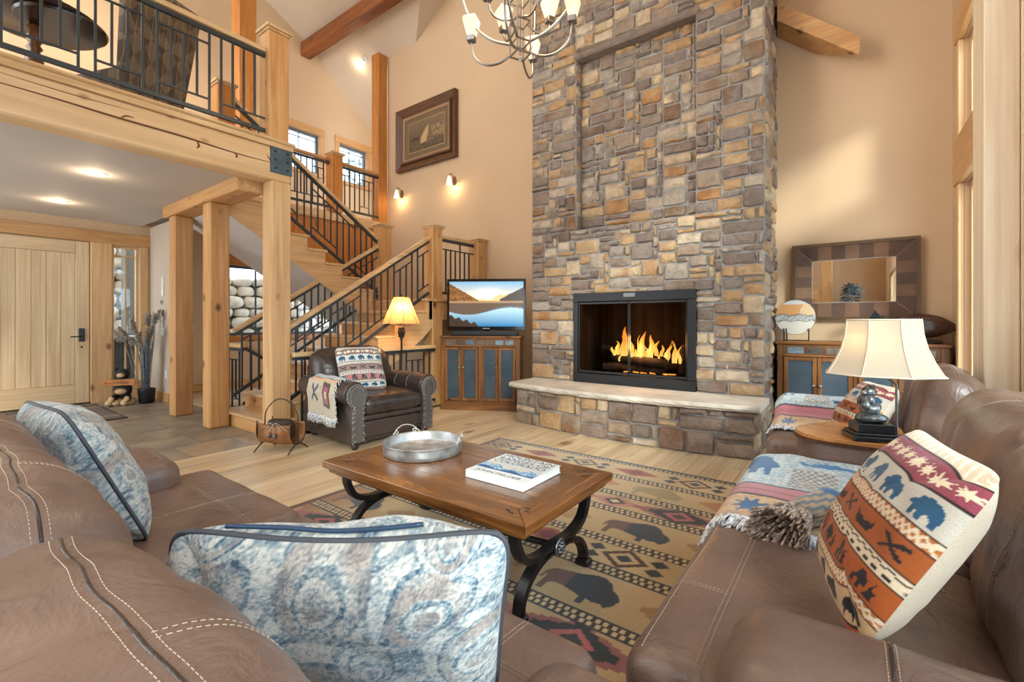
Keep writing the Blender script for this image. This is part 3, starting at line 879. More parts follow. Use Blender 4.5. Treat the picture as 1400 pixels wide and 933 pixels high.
def railing(label, A, B, pattern, hand=0.93, top=0.87, bot=0.10, hw=0.07, hh=0.05, mat=None, group=None, skip_hand=False, bar=0.018):
    """A,B: base line ends (floor or nosing line); balusters follow pattern letters with spacing"""
    A, B = Vector(A), Vector(B); L = (B - A).length; D = (B - A)
    t = thing('railing', label, 'railing', tuple(A.lerp(B, .5)), group=group)
    up = Vector((0, 0, 1))
    def rail(h, w, hgt, name, m, s0=0.0, s1=1.0):
        MB().obox(A + D * s0 + up * h, A + D * s1 + up * h, w, hgt).build(name, m, t, local=False)
    ax = 'y' if abs(D.y) > abs(D.x) else 'x'
    m = MB().obox(A + up * hand, B + up * hand, hw, hh)
    m.build('handrail', mat or rail_wood(ax), t, local=False, bevel=0.008)
    rail(top, .034, .034, 'top_rail', RAILM); rail(bot, .036, .036, 'bottom_rail', RAILM)
    sp = 0.104; Lh = Vector((D.x, D.y, 0)).length
    n = max(2, int(round(Lh / sp))); seq = (pattern * 20)[:n - 1]
    i = 0
    full = []
    for k in range(1, n):
        c = seq[k - 1]; s = k / n; p = A + D * s
        lo_, hi_ = bot, top
        if c in 'sl': lo_ = bot + 0.13
        if c in 'su': hi_ = top - 0.13
        MB().vbar(p + up * lo_, p + up * hi_, bar, bar).build('baluster', RAILM, t, local=False)
    k = 1
    while k < n:
        if seq[k - 1] in 'slu':
            k2 = k
            while k2 < n - 1 and seq[k2] == seq[k - 1]: k2 += 1
            c = seq[k - 1]
            s0, s1 = (k - 1) / n, (k2 + 1) / n
            if c in 'sl': rail(bot + .13, .016, .016, 'inner_rail', RAILM, s0, s1)
            if c in 'su': rail(top - .13, .016, .016, 'inner_rail', RAILM, s0, s1)
            k = k2 + 1
        else: k += 1
    return t
railing('loft railing of dark metal bars along the big beam', (-5.04, -2.6, 3.19), (-5.04, 2.33, 3.19), 'FlllFFssFFsssF', hand=.955, top=.90)
railing('stair railing on the room side of the lower flight', (-5.03, 2.56, 0.30), (-5.03, 4.68, 1.62), 'FuuFFsssFlllF', hand=.86, top=.81, bot=.05)
railing('stair railing on the far side of the lower flight', (-6.24, 2.50, 0.26), (-6.24, 4.68, 1.62), 'FuuFFsssFlllF', hand=.86, top=.81, bot=.05)
railing('stair railing of the upper flight rising to the loft', (-6.25, 4.68, LZ + .12), (-6.25, 2.5, 3.15), 'FFlFuuFsssF', hand=.90, top=.85, bot=.03)
railing('short railing on the landing beside the television', (-4.98, 4.885, LZ), (-4.98, 5.62, LZ), 'ussF', hand=.95, top=.9)
railing('upper gallery railing nearer the stair head', (-7.45, 3.31, 3.19), (-7.45, 4.55, 3.19), 'FuuFFlllFs', hand=.93, mat=honey('y'))
railing('upper gallery railing between newel and tall post', (-7.45, 4.76, 3.19), (-7.45, 5.60, 3.19), 'uFFFs', hand=.93, mat=honey('y'))
railing('level guard rail behind the leather armchair', (-4.90, 2.56, 0.0), (-4.90, 4.68, 0.0), 'FlllFFuuF', hand=.875, top=.83, mat=rail_wood('y'))
railing('stairwell guard rail between the entry posts', (-7.2, 2.62, 0.0), (-6.25, 2.62, 0.0), 'FusF', hand=.93, top=.875)
railing('handrail descending to the basement stairs', (-6.55, 2.75, 0.05), (-6.55, 5.2, -1.5), 'FllF', hand=.9, top=.84)
# ============================================================ stone fireplace
def stone_mat():
    t = NT('ashlar_stone')
    oi = t.node('ShaderNodeObjectInfo')
    r = t.ramp([(0.0, (160, 142, 124)), (0.10, (192, 164, 126)), (0.20, (146, 134, 126)), (0.30, (200, 180, 150)), (0.40, (136, 122, 112)), (0.50, (172, 162, 150)),
                (0.60, (186, 152, 112)), (0.68, (144, 126, 114)), (0.76, (188, 174, 156)), (0.84, (154, 138, 122)), (0.92, (206, 192, 170))], 'CONSTANT')
    t.link(oi, 'Random', r, 0)
    mp = t.coords((1, 1, 1), rnd=31.0)
    n1 = t.node('ShaderNodeTexNoise', i_Scale=9.0, i_Detail=6.0, i_Distortion=0.8); t.link(mp, 0, n1, 'Vector')
    r1 = t.ramp([(0.25, (186, 178, 172)), (0.5, (232, 226, 220)), (0.75, (255, 250, 242))]); t.link(n1, 0, r1, 0)
    mx = t.mixrgb('MULTIPLY', 0.8); t.link(r, 0, mx, 6); t.link(r1, 0, mx, 7)
    n2 = t.node('ShaderNodeTexNoise', i_Scale=2.2, i_Detail=2.0); t.link(mp, 0, n2, 'Vector')
    r2 = t.ramp([(0.55, (0, 0, 0)), (0.72, (255, 255, 255))]); t.link(n2, 0, r2, 0)
    m2 = t.mixrgb('MIX'); t.link(r2, 0, m2, 0); t.link(mx, 2, m2, 6)
    m3 = t.mixrgb('MULTIPLY', 1.0); t.link(mx, 2, m3, 6); m3.inputs[7].default_value = lin4((226, 190, 150)); t.link(m3, 2, m2, 7)
    t.link(m2, 2, t.b, 'Base Color')
    t.b.inputs['Roughness'].default_value = 0.85
    n3 = t.node('ShaderNodeTexNoise', i_Scale=26.0, i_Detail=6.0, i_Roughness=0.65); t.link(mp, 0, n3, 'Vector')
    t.bump(n3, 0, 0.9, 0.03)
    return t.m
STONE = stone_mat()
MORTAR = plain('grey_mortar', (138, 136, 132), 0.95, bump=0.6, bs=60, vary=0.12, vs=8)

def ashlar(a0, a1, z0, z1, seed, cw=0.066, ch=0.064, holes=()):
    """random ashlar layout: list of rectangles (a0,a1,z0,z1)"""
    rg = random.Random(seed)
    nx = max(1, int(round((a1 - a0) / cw))); nz = max(1, int(round((z1 - z0) / ch)))
    dx, dz = (a1 - a0) / nx, (z1 - z0) / nz
    g = [[False] * nx for _ in range(nz)]
    for j in range(nz):
        for i in range(nx):
            cx, cz = a0 + (i + .5) * dx, z0 + (j + .5) * dz
            if any(h[0] < cx < h[1] and h[2] < cz < h[3] for h in holes): g[j][i] = True
    out = []
    opts = [(4, 2), (5, 2), (3, 2), (4, 3), (3, 1), (5, 3), (2, 2), (6, 2), (4, 1), (3, 3), (2, 1), (5, 1), (2, 3)]
    wts = [10, 7, 8, 3, 4, 3, 4, 3, 4, 2, 2, 3, 0]
    for j in range(nz):
        for i in range(nx):
            if g[j][i]: continue
            for _ in range(14):
                w, h = rg.choices(opts, wts)[0]
                while i + w > nx: w -= 1
                while j + h > nz: h -= 1
                ok = w > 0 and h > 0 and not any(g[jj][ii] for jj in range(j, j + h) for ii in range(i, i + w))
                if ok and (w > 1 or nx < 3) : break
            else:
                h = 1; w = 1
                while i + w < nx and not g[j][i + w] and w < 3: w += 1
                while j + h < nz and h < 2 and not any(g[j + h][ii] for ii in range(i, i + w)): h += 1
            for jj in range(j, j + h):
                for ii in range(i, i + w): g[jj][ii] = True
            out.append((a0 + i * dx, a0 + (i + w) * dx, z0 + j * dz, z0 + (j + h) * dz))
    return out

rs = random.Random(11)
def stone_mb(w, h, depth):
    """one hewn stone in local a,z,out coordinates, centred on its face"""
    m = MB()
    g = 0.004
    def jit(s): return (rs.random() - .5) * 2 * s
    e = min(0.016, w * .2, h * .2)
    A = [-w / 2 + g, -w / 2 + g + e, -w / 6, w / 6, w / 2 - g - e, w / 2 - g]
    Z = [-h / 2 + g, -h / 2 + g + e, jit(h * .1), h / 2 - g - e, h / 2 - g]
    for j, z in enumerate(Z):
        for i, a in enumerate(A):
            edge = i in (0, 5) or j in (0, 4)
            corner = i in (0, 5) and j in (0, 4)
            d = -0.006 if edge else depth + jit(0.008)
            if (i in (1, 4)) or (j in (1, 3)): d = d if edge else depth * 0.7 + jit(.005)
            aa, zz = a + jit(.008), z + jit(.0075)
            if corner:
                aa -= math.copysign(.006 + rs.random() * .008, a); zz -= math.copysign(.005 + rs.random() * .008, z)
            m.v.append((aa, zz, d))
    for j in range(4):
        for i in range(5):
            b = j * 6 + i
            m.f.append((b, b + 1, b + 7, b + 6))
    return m

CH = thing('stone_fireplace', 'tall stacked-stone chimney breast with recessed panel above the firebox', 'fireplace', (-2.06, 5.45, 0))
FX0, FX1, FY = -3.445, -0.678, 5.09
OX0, OX1, OZ0, OZ1 = -2.79, -1.32, 0.49, 1.59
RX0, RX1, RZ0, RZ1, RD = -2.78, -1.33, 2.39, 4.55, 0.14
TOP = 7.3
m = MB()
m.box(FX0, OX0, FY, YW - .005, 0, 2.39).box(OX1, FX1, FY, YW - .005, 0, 2.39).box(OX0, OX1, FY, YW - .005, OZ1, 2.39).box(OX0, OX1, FY, YW - .005, 0, OZ0).box(OX0, OX1, 5.7, YW - .005, OZ0, OZ1)
m.box(FX0, RX0, FY, YW - .005, 2.39, TOP).box(RX1, FX1, FY, YW - .005, 2.39, TOP).box(RX0, RX1, FY + RD, YW - .005, 2.39, RZ1).box(RX0, RX1, FY, YW - .005, RZ1, TOP)
m.build('mortar_core', MORTAR, CH, local=False)
stones = []   # (apparent size, builder)
def lay(rects, frame, depth=(0.018, 0.046)):
    """frame: function (a,z,out)->world"""
    for (a0, a1, z0, z1) in rects:
        w, h = a1 - a0, z1 - z0
        s = stone_mb(w, h, rs.uniform(*depth))
        ca, cz = (a0 + a1) / 2, (z0 + z1) / 2
        tw = (rs.random() - .5) * 0.03
        c = Vector(frame(ca, cz, 0))
        wv = []
        for p in s.v:
            aa = p[0] * math.cos(tw) - p[1] * math.sin(tw); zz = p[0] * math.sin(tw) + p[1] * math.cos(tw)
            wv.append(tuple(Vector(frame(ca + aa, cz + zz, p[2]))))
        s.v = wv
        stones.append((w * h / max(1.0, (c - Vector((0, 0, 1.24))).length) ** 2 * (1.0 if cz < 5.0 else 0.2), c, s))
front = lambda a, z, o: (a, FY - o, z)
rear = lambda a, z, o: (a, FY + RD - o, z)
side_r = lambda a, z, o: (FX1 + o, a, z)
side_l = lambda a, z, o: (FX0 - o, a, z)
reveal = lambda a, z, o: (RX0 + o, a, z)
lay(ashlar(FX0, FX1, 0.49, 2.39, 5, holes=[(OX0, OX1, OZ0, OZ1)]), front)
lay(ashlar(FX0, RX0, 2.39, 4.62, 6), front)
lay(ashlar(RX1, FX1, 2.39, 4.62, 7), front)
lay(ashlar(RX0, RX1, 2.42, 4.55, 8), rear, (0.02, 0.04))
lay(ashlar(FX0, FX1, 4.62, 5.9, 9), front)
lay([(FX0 + .0, FX0, 0, 0)][:0], front)
lay(ashlar(FY, YW - .03, 0.0, 5.2, 10, cw=.1), side_r, (0.015, 0.04))
lay(ashlar(FY + .0, FY + RD, 2.39, 4.55, 12, cw=.07), reveal, (0.005, 0.012))
stones.sort(key=lambda s: -s[0])
MBs = MB()
for i, (sz, c, s) in enumerate(stones):
    if i < 299:
        me = MB(); me.v = s.v; me.f = s.f
        o = me.build('stone', STONE, CH, local=False, auto=50)
    else: MBs.add(s)
# remaining small stones as one part: colour by mesh island
def stone_mat2():
    t = NT('ashlar_stone_small')
    a = t.node('ShaderNodeNewGeometry')
    r = t.ramp([(0.0, (160, 142, 124)), (0.12, (192, 164, 126)), (0.25, (146, 134, 126)), (0.38, (200, 180, 150)), (0.5, (136, 122, 112)), (0.62, (172, 162, 150)), (0.75, (186, 152, 112)), (0.88, (144, 126, 114))], 'CONSTANT')
    t.link(a, 'Random Per Island', r, 0)
    mp = t.coords()
    n1 = t.node('ShaderNodeTexNoise', i_Scale=12.0, i_Detail=6.0); t.link(mp, 0, n1, 'Vector')
    r1 = t.ramp([(0.25, (150, 140, 140)), (0.7, (255, 250, 240))]); t.link(n1, 0, r1, 0)
    mx = t.mixrgb('MULTIPLY', 0.8); t.link(r, 0, mx, 6); t.link(r1, 0, mx, 7); t.link(mx, 2, t.b, 'Base Color')
    t.b.inputs['Roughness'].default_value = 0.85
    n3 = t.node('ShaderNodeTexNoise', i_Scale=26.0, i_Detail=6.0); t.link(mp, 0, n3, 'Vector'); t.bump(n3, 0, 0.7, 0.02)
    return t.m
STONE2 = stone_mat2()
if MBs.v:
    o = MBs.build('small_stones', STONE2, CH, local=False, auto=50); o['kind'] = 'stuff'
MB().cbox(RX0 - .05, RX1 + .05, FY - .03, FY + RD, RZ1 - .015, RZ1 + .07, .02).build('lintel_stone', STONE, CH, local=False)

# ---- hearth bench with bowed front
HT = thing('stone_hearth', 'raised bow-fronted stone hearth with pale slab top before the fire', 'hearth', (-2.0, 4.8, 0))
def hy(x): return 4.40 + 0.15 * ((x + 2.0) / 1.32) ** 2
N = 16
hx = [FX0 + 0.12 + (FX1 - FX0 - 0.12) * i / N for i in range(N + 1)]
pl = [(x, hy(x) + .02) for x in hx] + [(FX1 - .01, FY - .002), (FX0 + 0.13, FY - .002)]
MB().prism(pl, 'z', 0, 0.43).build('mortar_core', MORTAR, HT, local=False)
def hfr(a, z, o):
    # arc frame along the front
    y = hy(a); dy = (hy(a + .01) - hy(a - .01)) / .02
    n = Vector((dy, -1, 0)).normalized()
    return (a + n.x * (o - .02), y + .02 + n.y * (o + .0), z)
stones = []
lay(ashlar(FX0 + 0.12, FX1, 0.0, 0.43, 21, cw=.065, ch=.0717), hfr, (0.03, 0.05))
lay(ashlar(hy(FX1), FY, 0.0, 0.43, 22, cw=.08, ch=.0717), lambda a, z, o: (FX1 - .01 + o, a, z), (0.02, 0.04))
lay(ashlar(hy(FX0), FY, 0.0, 0.43, 23, cw=.08, ch=.0717), lambda a, z, o: (FX0 + .13 - o, a, z), (0.02, 0.04))
for (sz, c, s) in stones:
    me = MB(); me.v = s.v; me.f = s.f; me.build('stone', STONE, HT, local=False, auto=50)
SLAB = plain('pale_hearth_slab', (196, 188, 174), 0.75, bump=0.4, bs=30, vary=0.08, vs=5)
for (xa, xb) in ((FX0 + .04, -2.02), (-2.015, FX1 + .04)):
    xs = [xa + (xb - xa) * i / 26 for i in range(27)]
    m = MB(); rj = random.Random(int(abs(xa) * 100))
    # chiselled edge: rows down the front edge
    rows = []
    for (zo, yo) in ((0.49, 0.012), (0.478, -0.002), (0.458, -0.008), (0.44, 0.004), (0.43, 0.014)):
        rows.append([(x, hy(x) - .055 + yo + (rj.random() - .5) * .012 * (0 if zo == 0.49 else 1), zo + (rj.random() - .5) * (.0 if zo in (.49, .43) else .006)) for x in xs])
    b = 0
    nr = len(xs)
    for r_ in rows: m.v += r_
    for j in range(len(rows) - 1):
        for i in range(nr - 1): m.f.append((j * nr + i, (j + 1) * nr + i, (j + 1) * nr + i + 1, j * nr + i + 1))
    t_ = len(m.v); m.v += [(x, FY - .004, 0.49) for x in xs]
    for i in range(nr - 1): m.f.append((i, i + 1, t_ + i + 1, t_ + i))
    t2 = len(m.v); m.v += [(x, FY - .004, 0.43) for x in xs]
    for i in range(nr - 1): m.f.append((4 * nr + i + 1, 4 * nr + i, t2 + i, t2 + i + 1)); m.f.append((t_ + i, t_ + i + 1, t2 + i + 1, t2 + i))
    m.f.append(tuple([j * nr for j in range(5)] + [t2, t_])); m.f.append(tuple([j * nr + nr - 1 for j in range(5)][::-1] + [t_ + nr - 1, t2 + nr - 1]))
    m.build('slab', SLAB, HT, local=False)

# ---- firebox insert
FB = thing('fireplace_insert', 'black metal fireplace insert with glass doors and burning logs', 'fireplace insert', (-2.055, 5.1, 0.49))
FM = plain('black_firebox_metal', (24, 25, 26), 0.42, 0.3, vary=0.15)
def fb(n, x0, x1, y0, y1, z0, z1, mat=FM, par=FB, c=.004): return MB().cbox(x0, x1, y0, y1, z0, z1, c).build(n, mat, par, local=False)
fb('surround_top', OX0, OX1, 5.04, 5.10, 1.485, 1.59); fb('surround_bottom', OX0, OX1, 5.03, 5.10, 0.492, 0.605)
fb('surround_side', OX0, OX0 + .06, 5.04, 5.10, .605, 1.485); fb('surround_side', OX1 - .09, OX1, 5.04, 5.10, .605, 1.485)
fb('vent_plate', -2.13, -1.99, 5.032, 5.042, 1.525, 1.575, plain('vent_plate_grey', (110, 112, 112), .4, .6))
BRICKF = plain('firebox_brick', (46, 36, 30), 0.95, spec=.1, vary=.2, vs=3)
m = MB().box(OX0 + .05, OX1 - .05, 5.64, 5.68, .5, 1.55).box(OX0 + .04, OX0 + .07, 5.1, 5.66, .5, 1.55).box(OX1 - .08, OX1 - .05, 5.1, 5.66, .5, 1.55).box(OX0 + .05, OX1 - .05, 5.1, 5.66, .5, .56).box(OX0 + .05, OX1 - .05, 5.1, 5.66, 1.5, 1.55)
m.build('firebox_lining', BRICKF, FB, local=False)
def fire_glass():
    t = NT('firebox_glass'); t.n.remove(t.b); tr = t.node('ShaderNodeBsdfTransparent')
    mp = t.coords((14, 1, 0.3)); n = t.node('ShaderNodeTexNoise', i_Scale=1.0, i_Detail=2.0); t.link(mp, 0, n, 'Vector')
    r = t.ramp([(.35, (206, 202, 198)), (.65, (240, 238, 234))]); t.link(n, 0, r, 0); t.link(r, 0, tr, 0)   # faint vertical streaks in the tint
    t.link(tr, 0, t.n['Material Output'], 'Surface'); return t.m
FGLASS = fire_glass()
DM = plain('door_frame_metal', (40, 42, 44), .35, .6)
for (xa, xb) in ((-2.725, -2.073), (-2.067, -1.415)):
    dr = fb('door_frame', xa, xb, 5.055, 5.075, 1.452, 1.478, DM)
    fb('rail', xa, xb, 5.055, 5.075, .612, .64, DM, dr); fb('stile', xa, xa + .012, 5.055, 5.075, .64, 1.452, DM, dr); fb('stile', xb - .012, xb, 5.055, 5.075, .64, 1.452, DM, dr)
    MB().box(xa + .018, xb - .018, 5.063, 5.067, .64, 1.452).build('pane', FGLASS, dr, local=False)
LOG = wood('charred_log', (24, 18, 14), (52, 38, 28), (88, 60, 38), 'x', 2.0, 0.9)
rl = random.Random(4)
def log(name, p0, p1, r, mat=LOG):
    p0, p1 = Vector(p0), Vector(p1)
    pts = [p0.lerp(p1, i / 9) + Vector((0, rl.uniform(-.006, .006), rl.uniform(-.006, .006))) for i in range(10)]
    return MB().tube(pts, [r * rl.uniform(.9, 1.1) for _ in pts], 10).build(name, mat, FB, local=False, smooth=True)
log('log', (-2.45, 5.42, .66), (-1.75, 5.34, .66), .06); log('log', (-2.5, 5.30, .67), (-1.62, 5.46, .70), .055)
log('log', (-2.42, 5.38, .80), (-1.7, 5.28, .74), .055); log('log', (-2.55, 5.36, .92), (-2.0, 5.42, .82), .035); log('log', (-1.55, 5.36, .62), (-1.5, 5.34, .98), .05)
gr = MB()
for k in range(7): gr.obox((-2.5 + k * .16, 5.2, .60), (-2.5 + k * .16, 5.52, .60), .015, .015)
gr.obox((-2.55, 5.22, .585), (-1.45, 5.22, .585), .018, .018).obox((-2.55, 5.5, .585), (-1.45, 5.5, .585), .018, .018)
gr.build('grate', IRON, FB, local=False)
def flame_mat():
    t = NT('fire_flame')
    mp = t.coords()
    sp = t.node('ShaderNodeSeparateXYZ'); t.link(mp, 0, sp, 0)
    nz = t.node('ShaderNodeTexNoise', i_Scale=14.0, i_Detail=3.0); t.link(mp, 0, nz, 'Vector')
    ma = t.node('ShaderNodeMath', operation='MULTIPLY_ADD'); t.link(nz, 0, ma, 0); ma.inputs[1].default_value = 0.35; t.link(sp, 'Z', ma, 2)
    mr = t.node('ShaderNodeMapRange'); mr.inputs[1].default_value = 0.3; mr.inputs[2].default_value = 1.0; t.link(ma, 0, mr, 0)
    r = t.ramp([(0.0, (255, 150, 40)), (0.25, (255, 206, 110)), (0.5, (252, 168, 60)), (0.75, (236, 116, 26)), (1.0, (196, 66, 8))]); t.link(mr, 0, r, 0)
    t.b.inputs['Base Color'].default_value = (0.02, 0.01, 0, 1)
    t.link(r, 0, t.b, 'Emission Color'); t.b.inputs['Emission Strength'].default_value = 1.5
    return t.m
FLM = flame_mat()
def flame(x, y, z, h, r, lean=0.0):
    pts = []; rad = []
    for i in range(10):
        s = i / 9
        pts.append((x + lean * s * s + .02 * math.sin(s * 7 + x * 40) * s, y + .015 * math.sin(s * 5 + x * 23), z + h * s))
        rad.append(max(.002, r * (math.sin(math.pi * min(1, .22 + .78 * s)) ** .8) * (1 - .35 * s)))
    MB().tube(pts, rad, 8).build('flame', FLM, FB, local=False, smooth=True)
for (x, h, r, le) in ((-2.22, .36, .05, .02), (-2.13, .22, .04, -.02), (-2.03, .36, .05, .03), (-1.93, .28, .042, .03), (-2.30, .16, .03, -.03), (-1.86, .18, .03, .02), (-2.36, .10, .025, -.04), (-1.78, .13, .022, .02), (-1.70, .16, .03, .03), (-1.62, .13, .026, .03), (-1.56, .2, .022, .0), (-2.08, .14, .03, 0), (-1.98, .15, .03, .0)):
    flame(x, 5.33 + .04 * math.sin(x * 9), .80 + .04 * math.sin(x * 13), h, r, le)
rf = random.Random(8)
for k in range(26):
    x = -2.36 + .75 * rf.random()
    flame(x, 5.30 + .08 * rf.random(), .74 + .10 * rf.random(), .06 + .22 * rf.random() ** 2, .008 + .012 * rf.random(), rf.uniform(-.03, .04))
for k in range(9):
    x = -2.40 + .8 * rf.random()
    m = MB().tube([(x, 5.27, .625 + .01 * rf.random()), (x + .03 + .05 * rf.random(), 5.27, .625 + .01 * rf.random())], [.008, .005], 6)
    m.build('ember', FLM, FB, local=False)
fl_ = bpy.data.lights.new('fire_glow', 'POINT'); fl_.energy = 12; fl_.color = (1.0, .5, .18); fl_.shadow_soft_size = .10
fo = bpy.data.objects.new('fire_glow', fl_); COL.objects.link(fo); fo.location = (-2.0, 5.22, 0.98)
# ============================================================ seating
def lean_fn(amount, puff=0.0, axis=1, sign=-1):
    """lean the top of a back cushion; puff the front"""
    def f(q, d, h):
        s = (q.z + h[2]) / (2 * h[2])
        q = q.copy()
        q[axis] += sign * amount * s
        if puff:
            o = 0 if axis == 1 else 1
            e = max(0.0, 1 - (q[o] / h[o]) ** 2)
            q[axis] += d[axis] * puff * e * (0.4 + 0.6 * math.sin(math.pi * min(1, s * 1.05)))
            q.z += max(0, d.z) * puff * 0.6 * e
        return q
    return f
def puff_top(a=0.02):
    def f(q, d, h):
        e = max(0, 1 - (q.x / h[0]) ** 4) * max(0, 1 - (q.y / h[1]) ** 4)
        q = q.copy(); q.z += max(0, d.z) * a * e; return q
    return f

# ---- long leather sofa in the foreground (faces the fire)
SF = thing('leather_sofa', 'long brown leather sofa with contrast stitching, seen over its back', 'sofa', (-1.5, 0.4, 0))
softbox(-2.92, -.12, -.22, .86, .05, .34, .04, (10, 6, 3)).build('base', LEATHER, SF, local=False, smooth=True)
softbox(-2.62, -.2, -.27, -.02, .1, .86, .07, (12, 4, 6), deform=lean_fn(.06)).build('back_frame', LEATHER, SF, local=False, smooth=True)
xs = [(-2.74, -1.80), (-1.795, -1.11), (-1.105, -.47)]
stit = MB()
for (a, b) in xs:
    c = softbox(a, b, .12, 1.0, .27, .465, .055, (16, 16, 4), deform=puff_top(.016), wr=.004, ws=5)
    sf = bvh(c)
    c.build('seat_cushion', LEATHER, SF, local=False, smooth=True)
    for dx in (-.006, .006):
        stit.add(dashes([(a + .03 + (b - a - .06) * i / 30, .80 + dx, .6) for i in range(31)], sf))
        stit.add(dashes([((a + b) / 2 + .12 + dx, .45 + .53 * i / 24, .6) for i in range(25)], sf))
for (a, b) in ((-2.48, -1.72), (-1.72, -.94), (-.94, -.14)):
    c = softbox(a, b, -.12, .275, .40, .955, .135, (22, 10, 10), k=7, deform=lean_fn(.03, .022), wr=.010, ws=4.5, seed=a, fold=(8, 2.2, 3, .007))
    sf = bvh(c)
    c.build('back_cushion', LEATHER, SF, local=False, smooth=True)
    pts = [(a + .015 + (b - a - .03) * i / 60, .125 + .004 * math.sin(i * .16 + a * 5) + .002 * math.sin(i * .5), 1.2) for i in range(61)]
    for dy in (-.011, .011): stit.add(dashes([(p[0], p[1] + dy, p[2]) for p in pts], sf, .0045, .0035, .0006, .0005))
    MB().tube([sf.ray_cast(Vector(p), Vector((0, 0, -1)))[0] + Vector((0, 0, -.0012)) for p in pts], .0028, 6).build('seam', LEATHERD, SF, local=False, smooth=True)
    for xx in ((a + b) / 2 + .04,):
        for dx in (-.006, .006):
            stit.add(dashes([(xx + dx, .135 + .13 * i / 14, 1.2) for i in range(15)], sf, .0045, .0035, .0006, .0005))
    for dx in (.05, .064):
        stit.add(dashes([(a + dx, -.08 + .34 * i / 24, 1.2) for i in range(25)], sf, .0045, .0035, .0006, .0005))
for (a, b) in ((-2.93, -2.50), (-.50, -.10)):
    c = softbox(a, b, -.16 if a < -1 else .24, .80, .1, .615, .10, (8, 14, 6), k=6, wr=.006, ws=6, seed=a * 2)
    sf = bvh(c)
    c.build('arm', LEATHER, SF, local=False, smooth=True)
    if a < -1:
        stit.add(dashes([(a + .06 + (b - a - .12) * i / 16, .72, .9) for i in range(17)], sf))
stit.build('stitching', STITCH, SF, local=False)['kind'] = 'stuff'

# ---- right-hand loveseat, console and recliner
LS = thing('leather_loveseat', 'brown leather loveseat by the windows holding the bold bear cushion', 'sofa', (.1, 1.9, 0))
softbox(-.33, .66, .9, 2.86, .05, .33, .04, (6, 12, 3)).build('base', LEATHER, LS, local=False, smooth=True)
softbox(.42, .72, 1.0, 2.86, .1, .86, .07, (4, 12, 6), deform=lean_fn(.05, axis=0, sign=1)).build('back_frame', LEATHER, LS, local=False, smooth=True)
stit = MB()
for (a, b) in ((1.0, 1.95), (1.955, 2.86)):
    c = softbox(-.435, .32, a, b, .10, .475, .06, (16, 16, 6), deform=puff_top(.014), wr=.004, ws=5)
    sf = bvh(c)
    c.build('seat_cushion', LEATHER, LS, local=False, smooth=True)
    for d_ in (-.006, .006):
        stit.add(dashes([(-.27 + d_, a + .05 + (b - a - .1) * i / 40, .8) for i in range(41)], sf))
        stit.add(dashes([(-.42 + .15 * i / 12, a + .37 + d_, .8) for i in range(13)], sf))
    stit.add(dashes([(-.398, a + .05 + (b - a - .1) * i / 40, .8) for i in range(41)], sf))
    c = softbox(.27, .60, max(a, 1.16), b, .40, .945, .12, (8, 18, 10), k=6, deform=lean_fn(.10, .04, axis=0, sign=1), wr=.012, ws=5.5, seed=a * 3, fold=(2, 7, 2.5, .010))
    sf = bvh(c)
    c.build('back_cushion', LEATHER, LS, local=False, smooth=True)
    for d_ in (-.008, .008):
        stit.add(dashes([(.50 + d_, a + .04 + (b - a - .08) * i / 40, 1.4) for i in range(41)], sf))
        stit.add(dashes([(.36 + .22 * i / 14, (max(a, 1.16) + b) / 2 + d_, 1.4) for i in range(15)], sf))
        stit.add(dashes([(-.2, (max(a, 1.16) + b) / 2 + d_, .5 + .36 * i / 24) for i in range(25)], sf, direction=(1, 0, 0)))
    stit.add(dashes([(-.2, max(a, 1.16) + .06 + (b - max(a, 1.16) - .12) * i / 30, .76 - .08 * math.sin(math.pi * i / 30)) for i in range(31)], sf, direction=(1, 0, 0)))
c = softbox(-.215, .66, .84, 1.20, .1, .63, .105, (16, 8, 6), k=6, wr=.006, ws=5)
sf = bvh(c); c.build('arm', LEATHER, LS, local=False, smooth=True)
for d_ in (-.008, .008): stit.add(dashes([(.06 + d_, .85 + .34 * i / 24, .9) for i in range(25)], sf))
stit.build('stitching', STITCH, LS, local=False)['kind'] = 'stuff'
MB().tube([sf.ray_cast(Vector((.06, .87 + .3 * i / 20, 1)), Vector((0, 0, -1)))[0] for i in range(21)], .0035, 6).build('seam', LEATHERD, LS, local=False)

RC = thing('leather_recliner', 'brown leather recliner with folded throw beyond the lamp console', 'recliner', (.1, 3.85, 0))
softbox(-.36, .55, 3.42, 4.32, .05, .33, .04, (6, 8, 3)).build('base', LEATHER, RC, local=False, smooth=True)
softbox(-.46, .32, 3.43, 4.06, .1, .475, .06, (14, 12, 6), deform=puff_top(.014), wr=.004).build('seat_cushion', LEATHER, RC, local=False, smooth=True)
softbox(-.40, .56, 4.06, 4.34, .1, .635, .1, (14, 6, 6), k=6, wr=.005).build('arm', LEATHER, RC, local=False, smooth=True)
c = softbox(.24, .50, 3.30, 4.10, .42, .96, .12, (8, 18, 10), k=6, deform=lean_fn(.08, .03, axis=0, sign=1), wr=.013, ws=5.5, seed=3.3, fold=(2, 7, 2.5, .010))
sf = bvh(c); c.build('back_cushion', LEATHER, RC, local=False, smooth=True)
stit = MB()
for d_ in (-.007, .007):
    stit.add(dashes([(-.2, 3.60 + d_, .5 + .40 * i / 24) for i in range(25)], sf, direction=(1, 0, 0)))
    stit.add(dashes([(.30 + .26 * i / 14, 3.60 + d_, 1.4) for i in range(15)], sf))
    stit.add(dashes([(.46 + d_, 3.36 + .7 * i / 30, 1.4) for i in range(31)], sf))
stit.build('stitching', STITCH, RC, local=False)['kind'] = 'stuff'
softbox(.40, .56, 3.42, 4.30, .1, .84, .07, (4, 8, 6), deform=lean_fn(.05, axis=0, sign=1)).build('back_frame', LEATHER, RC, local=False, smooth=True)

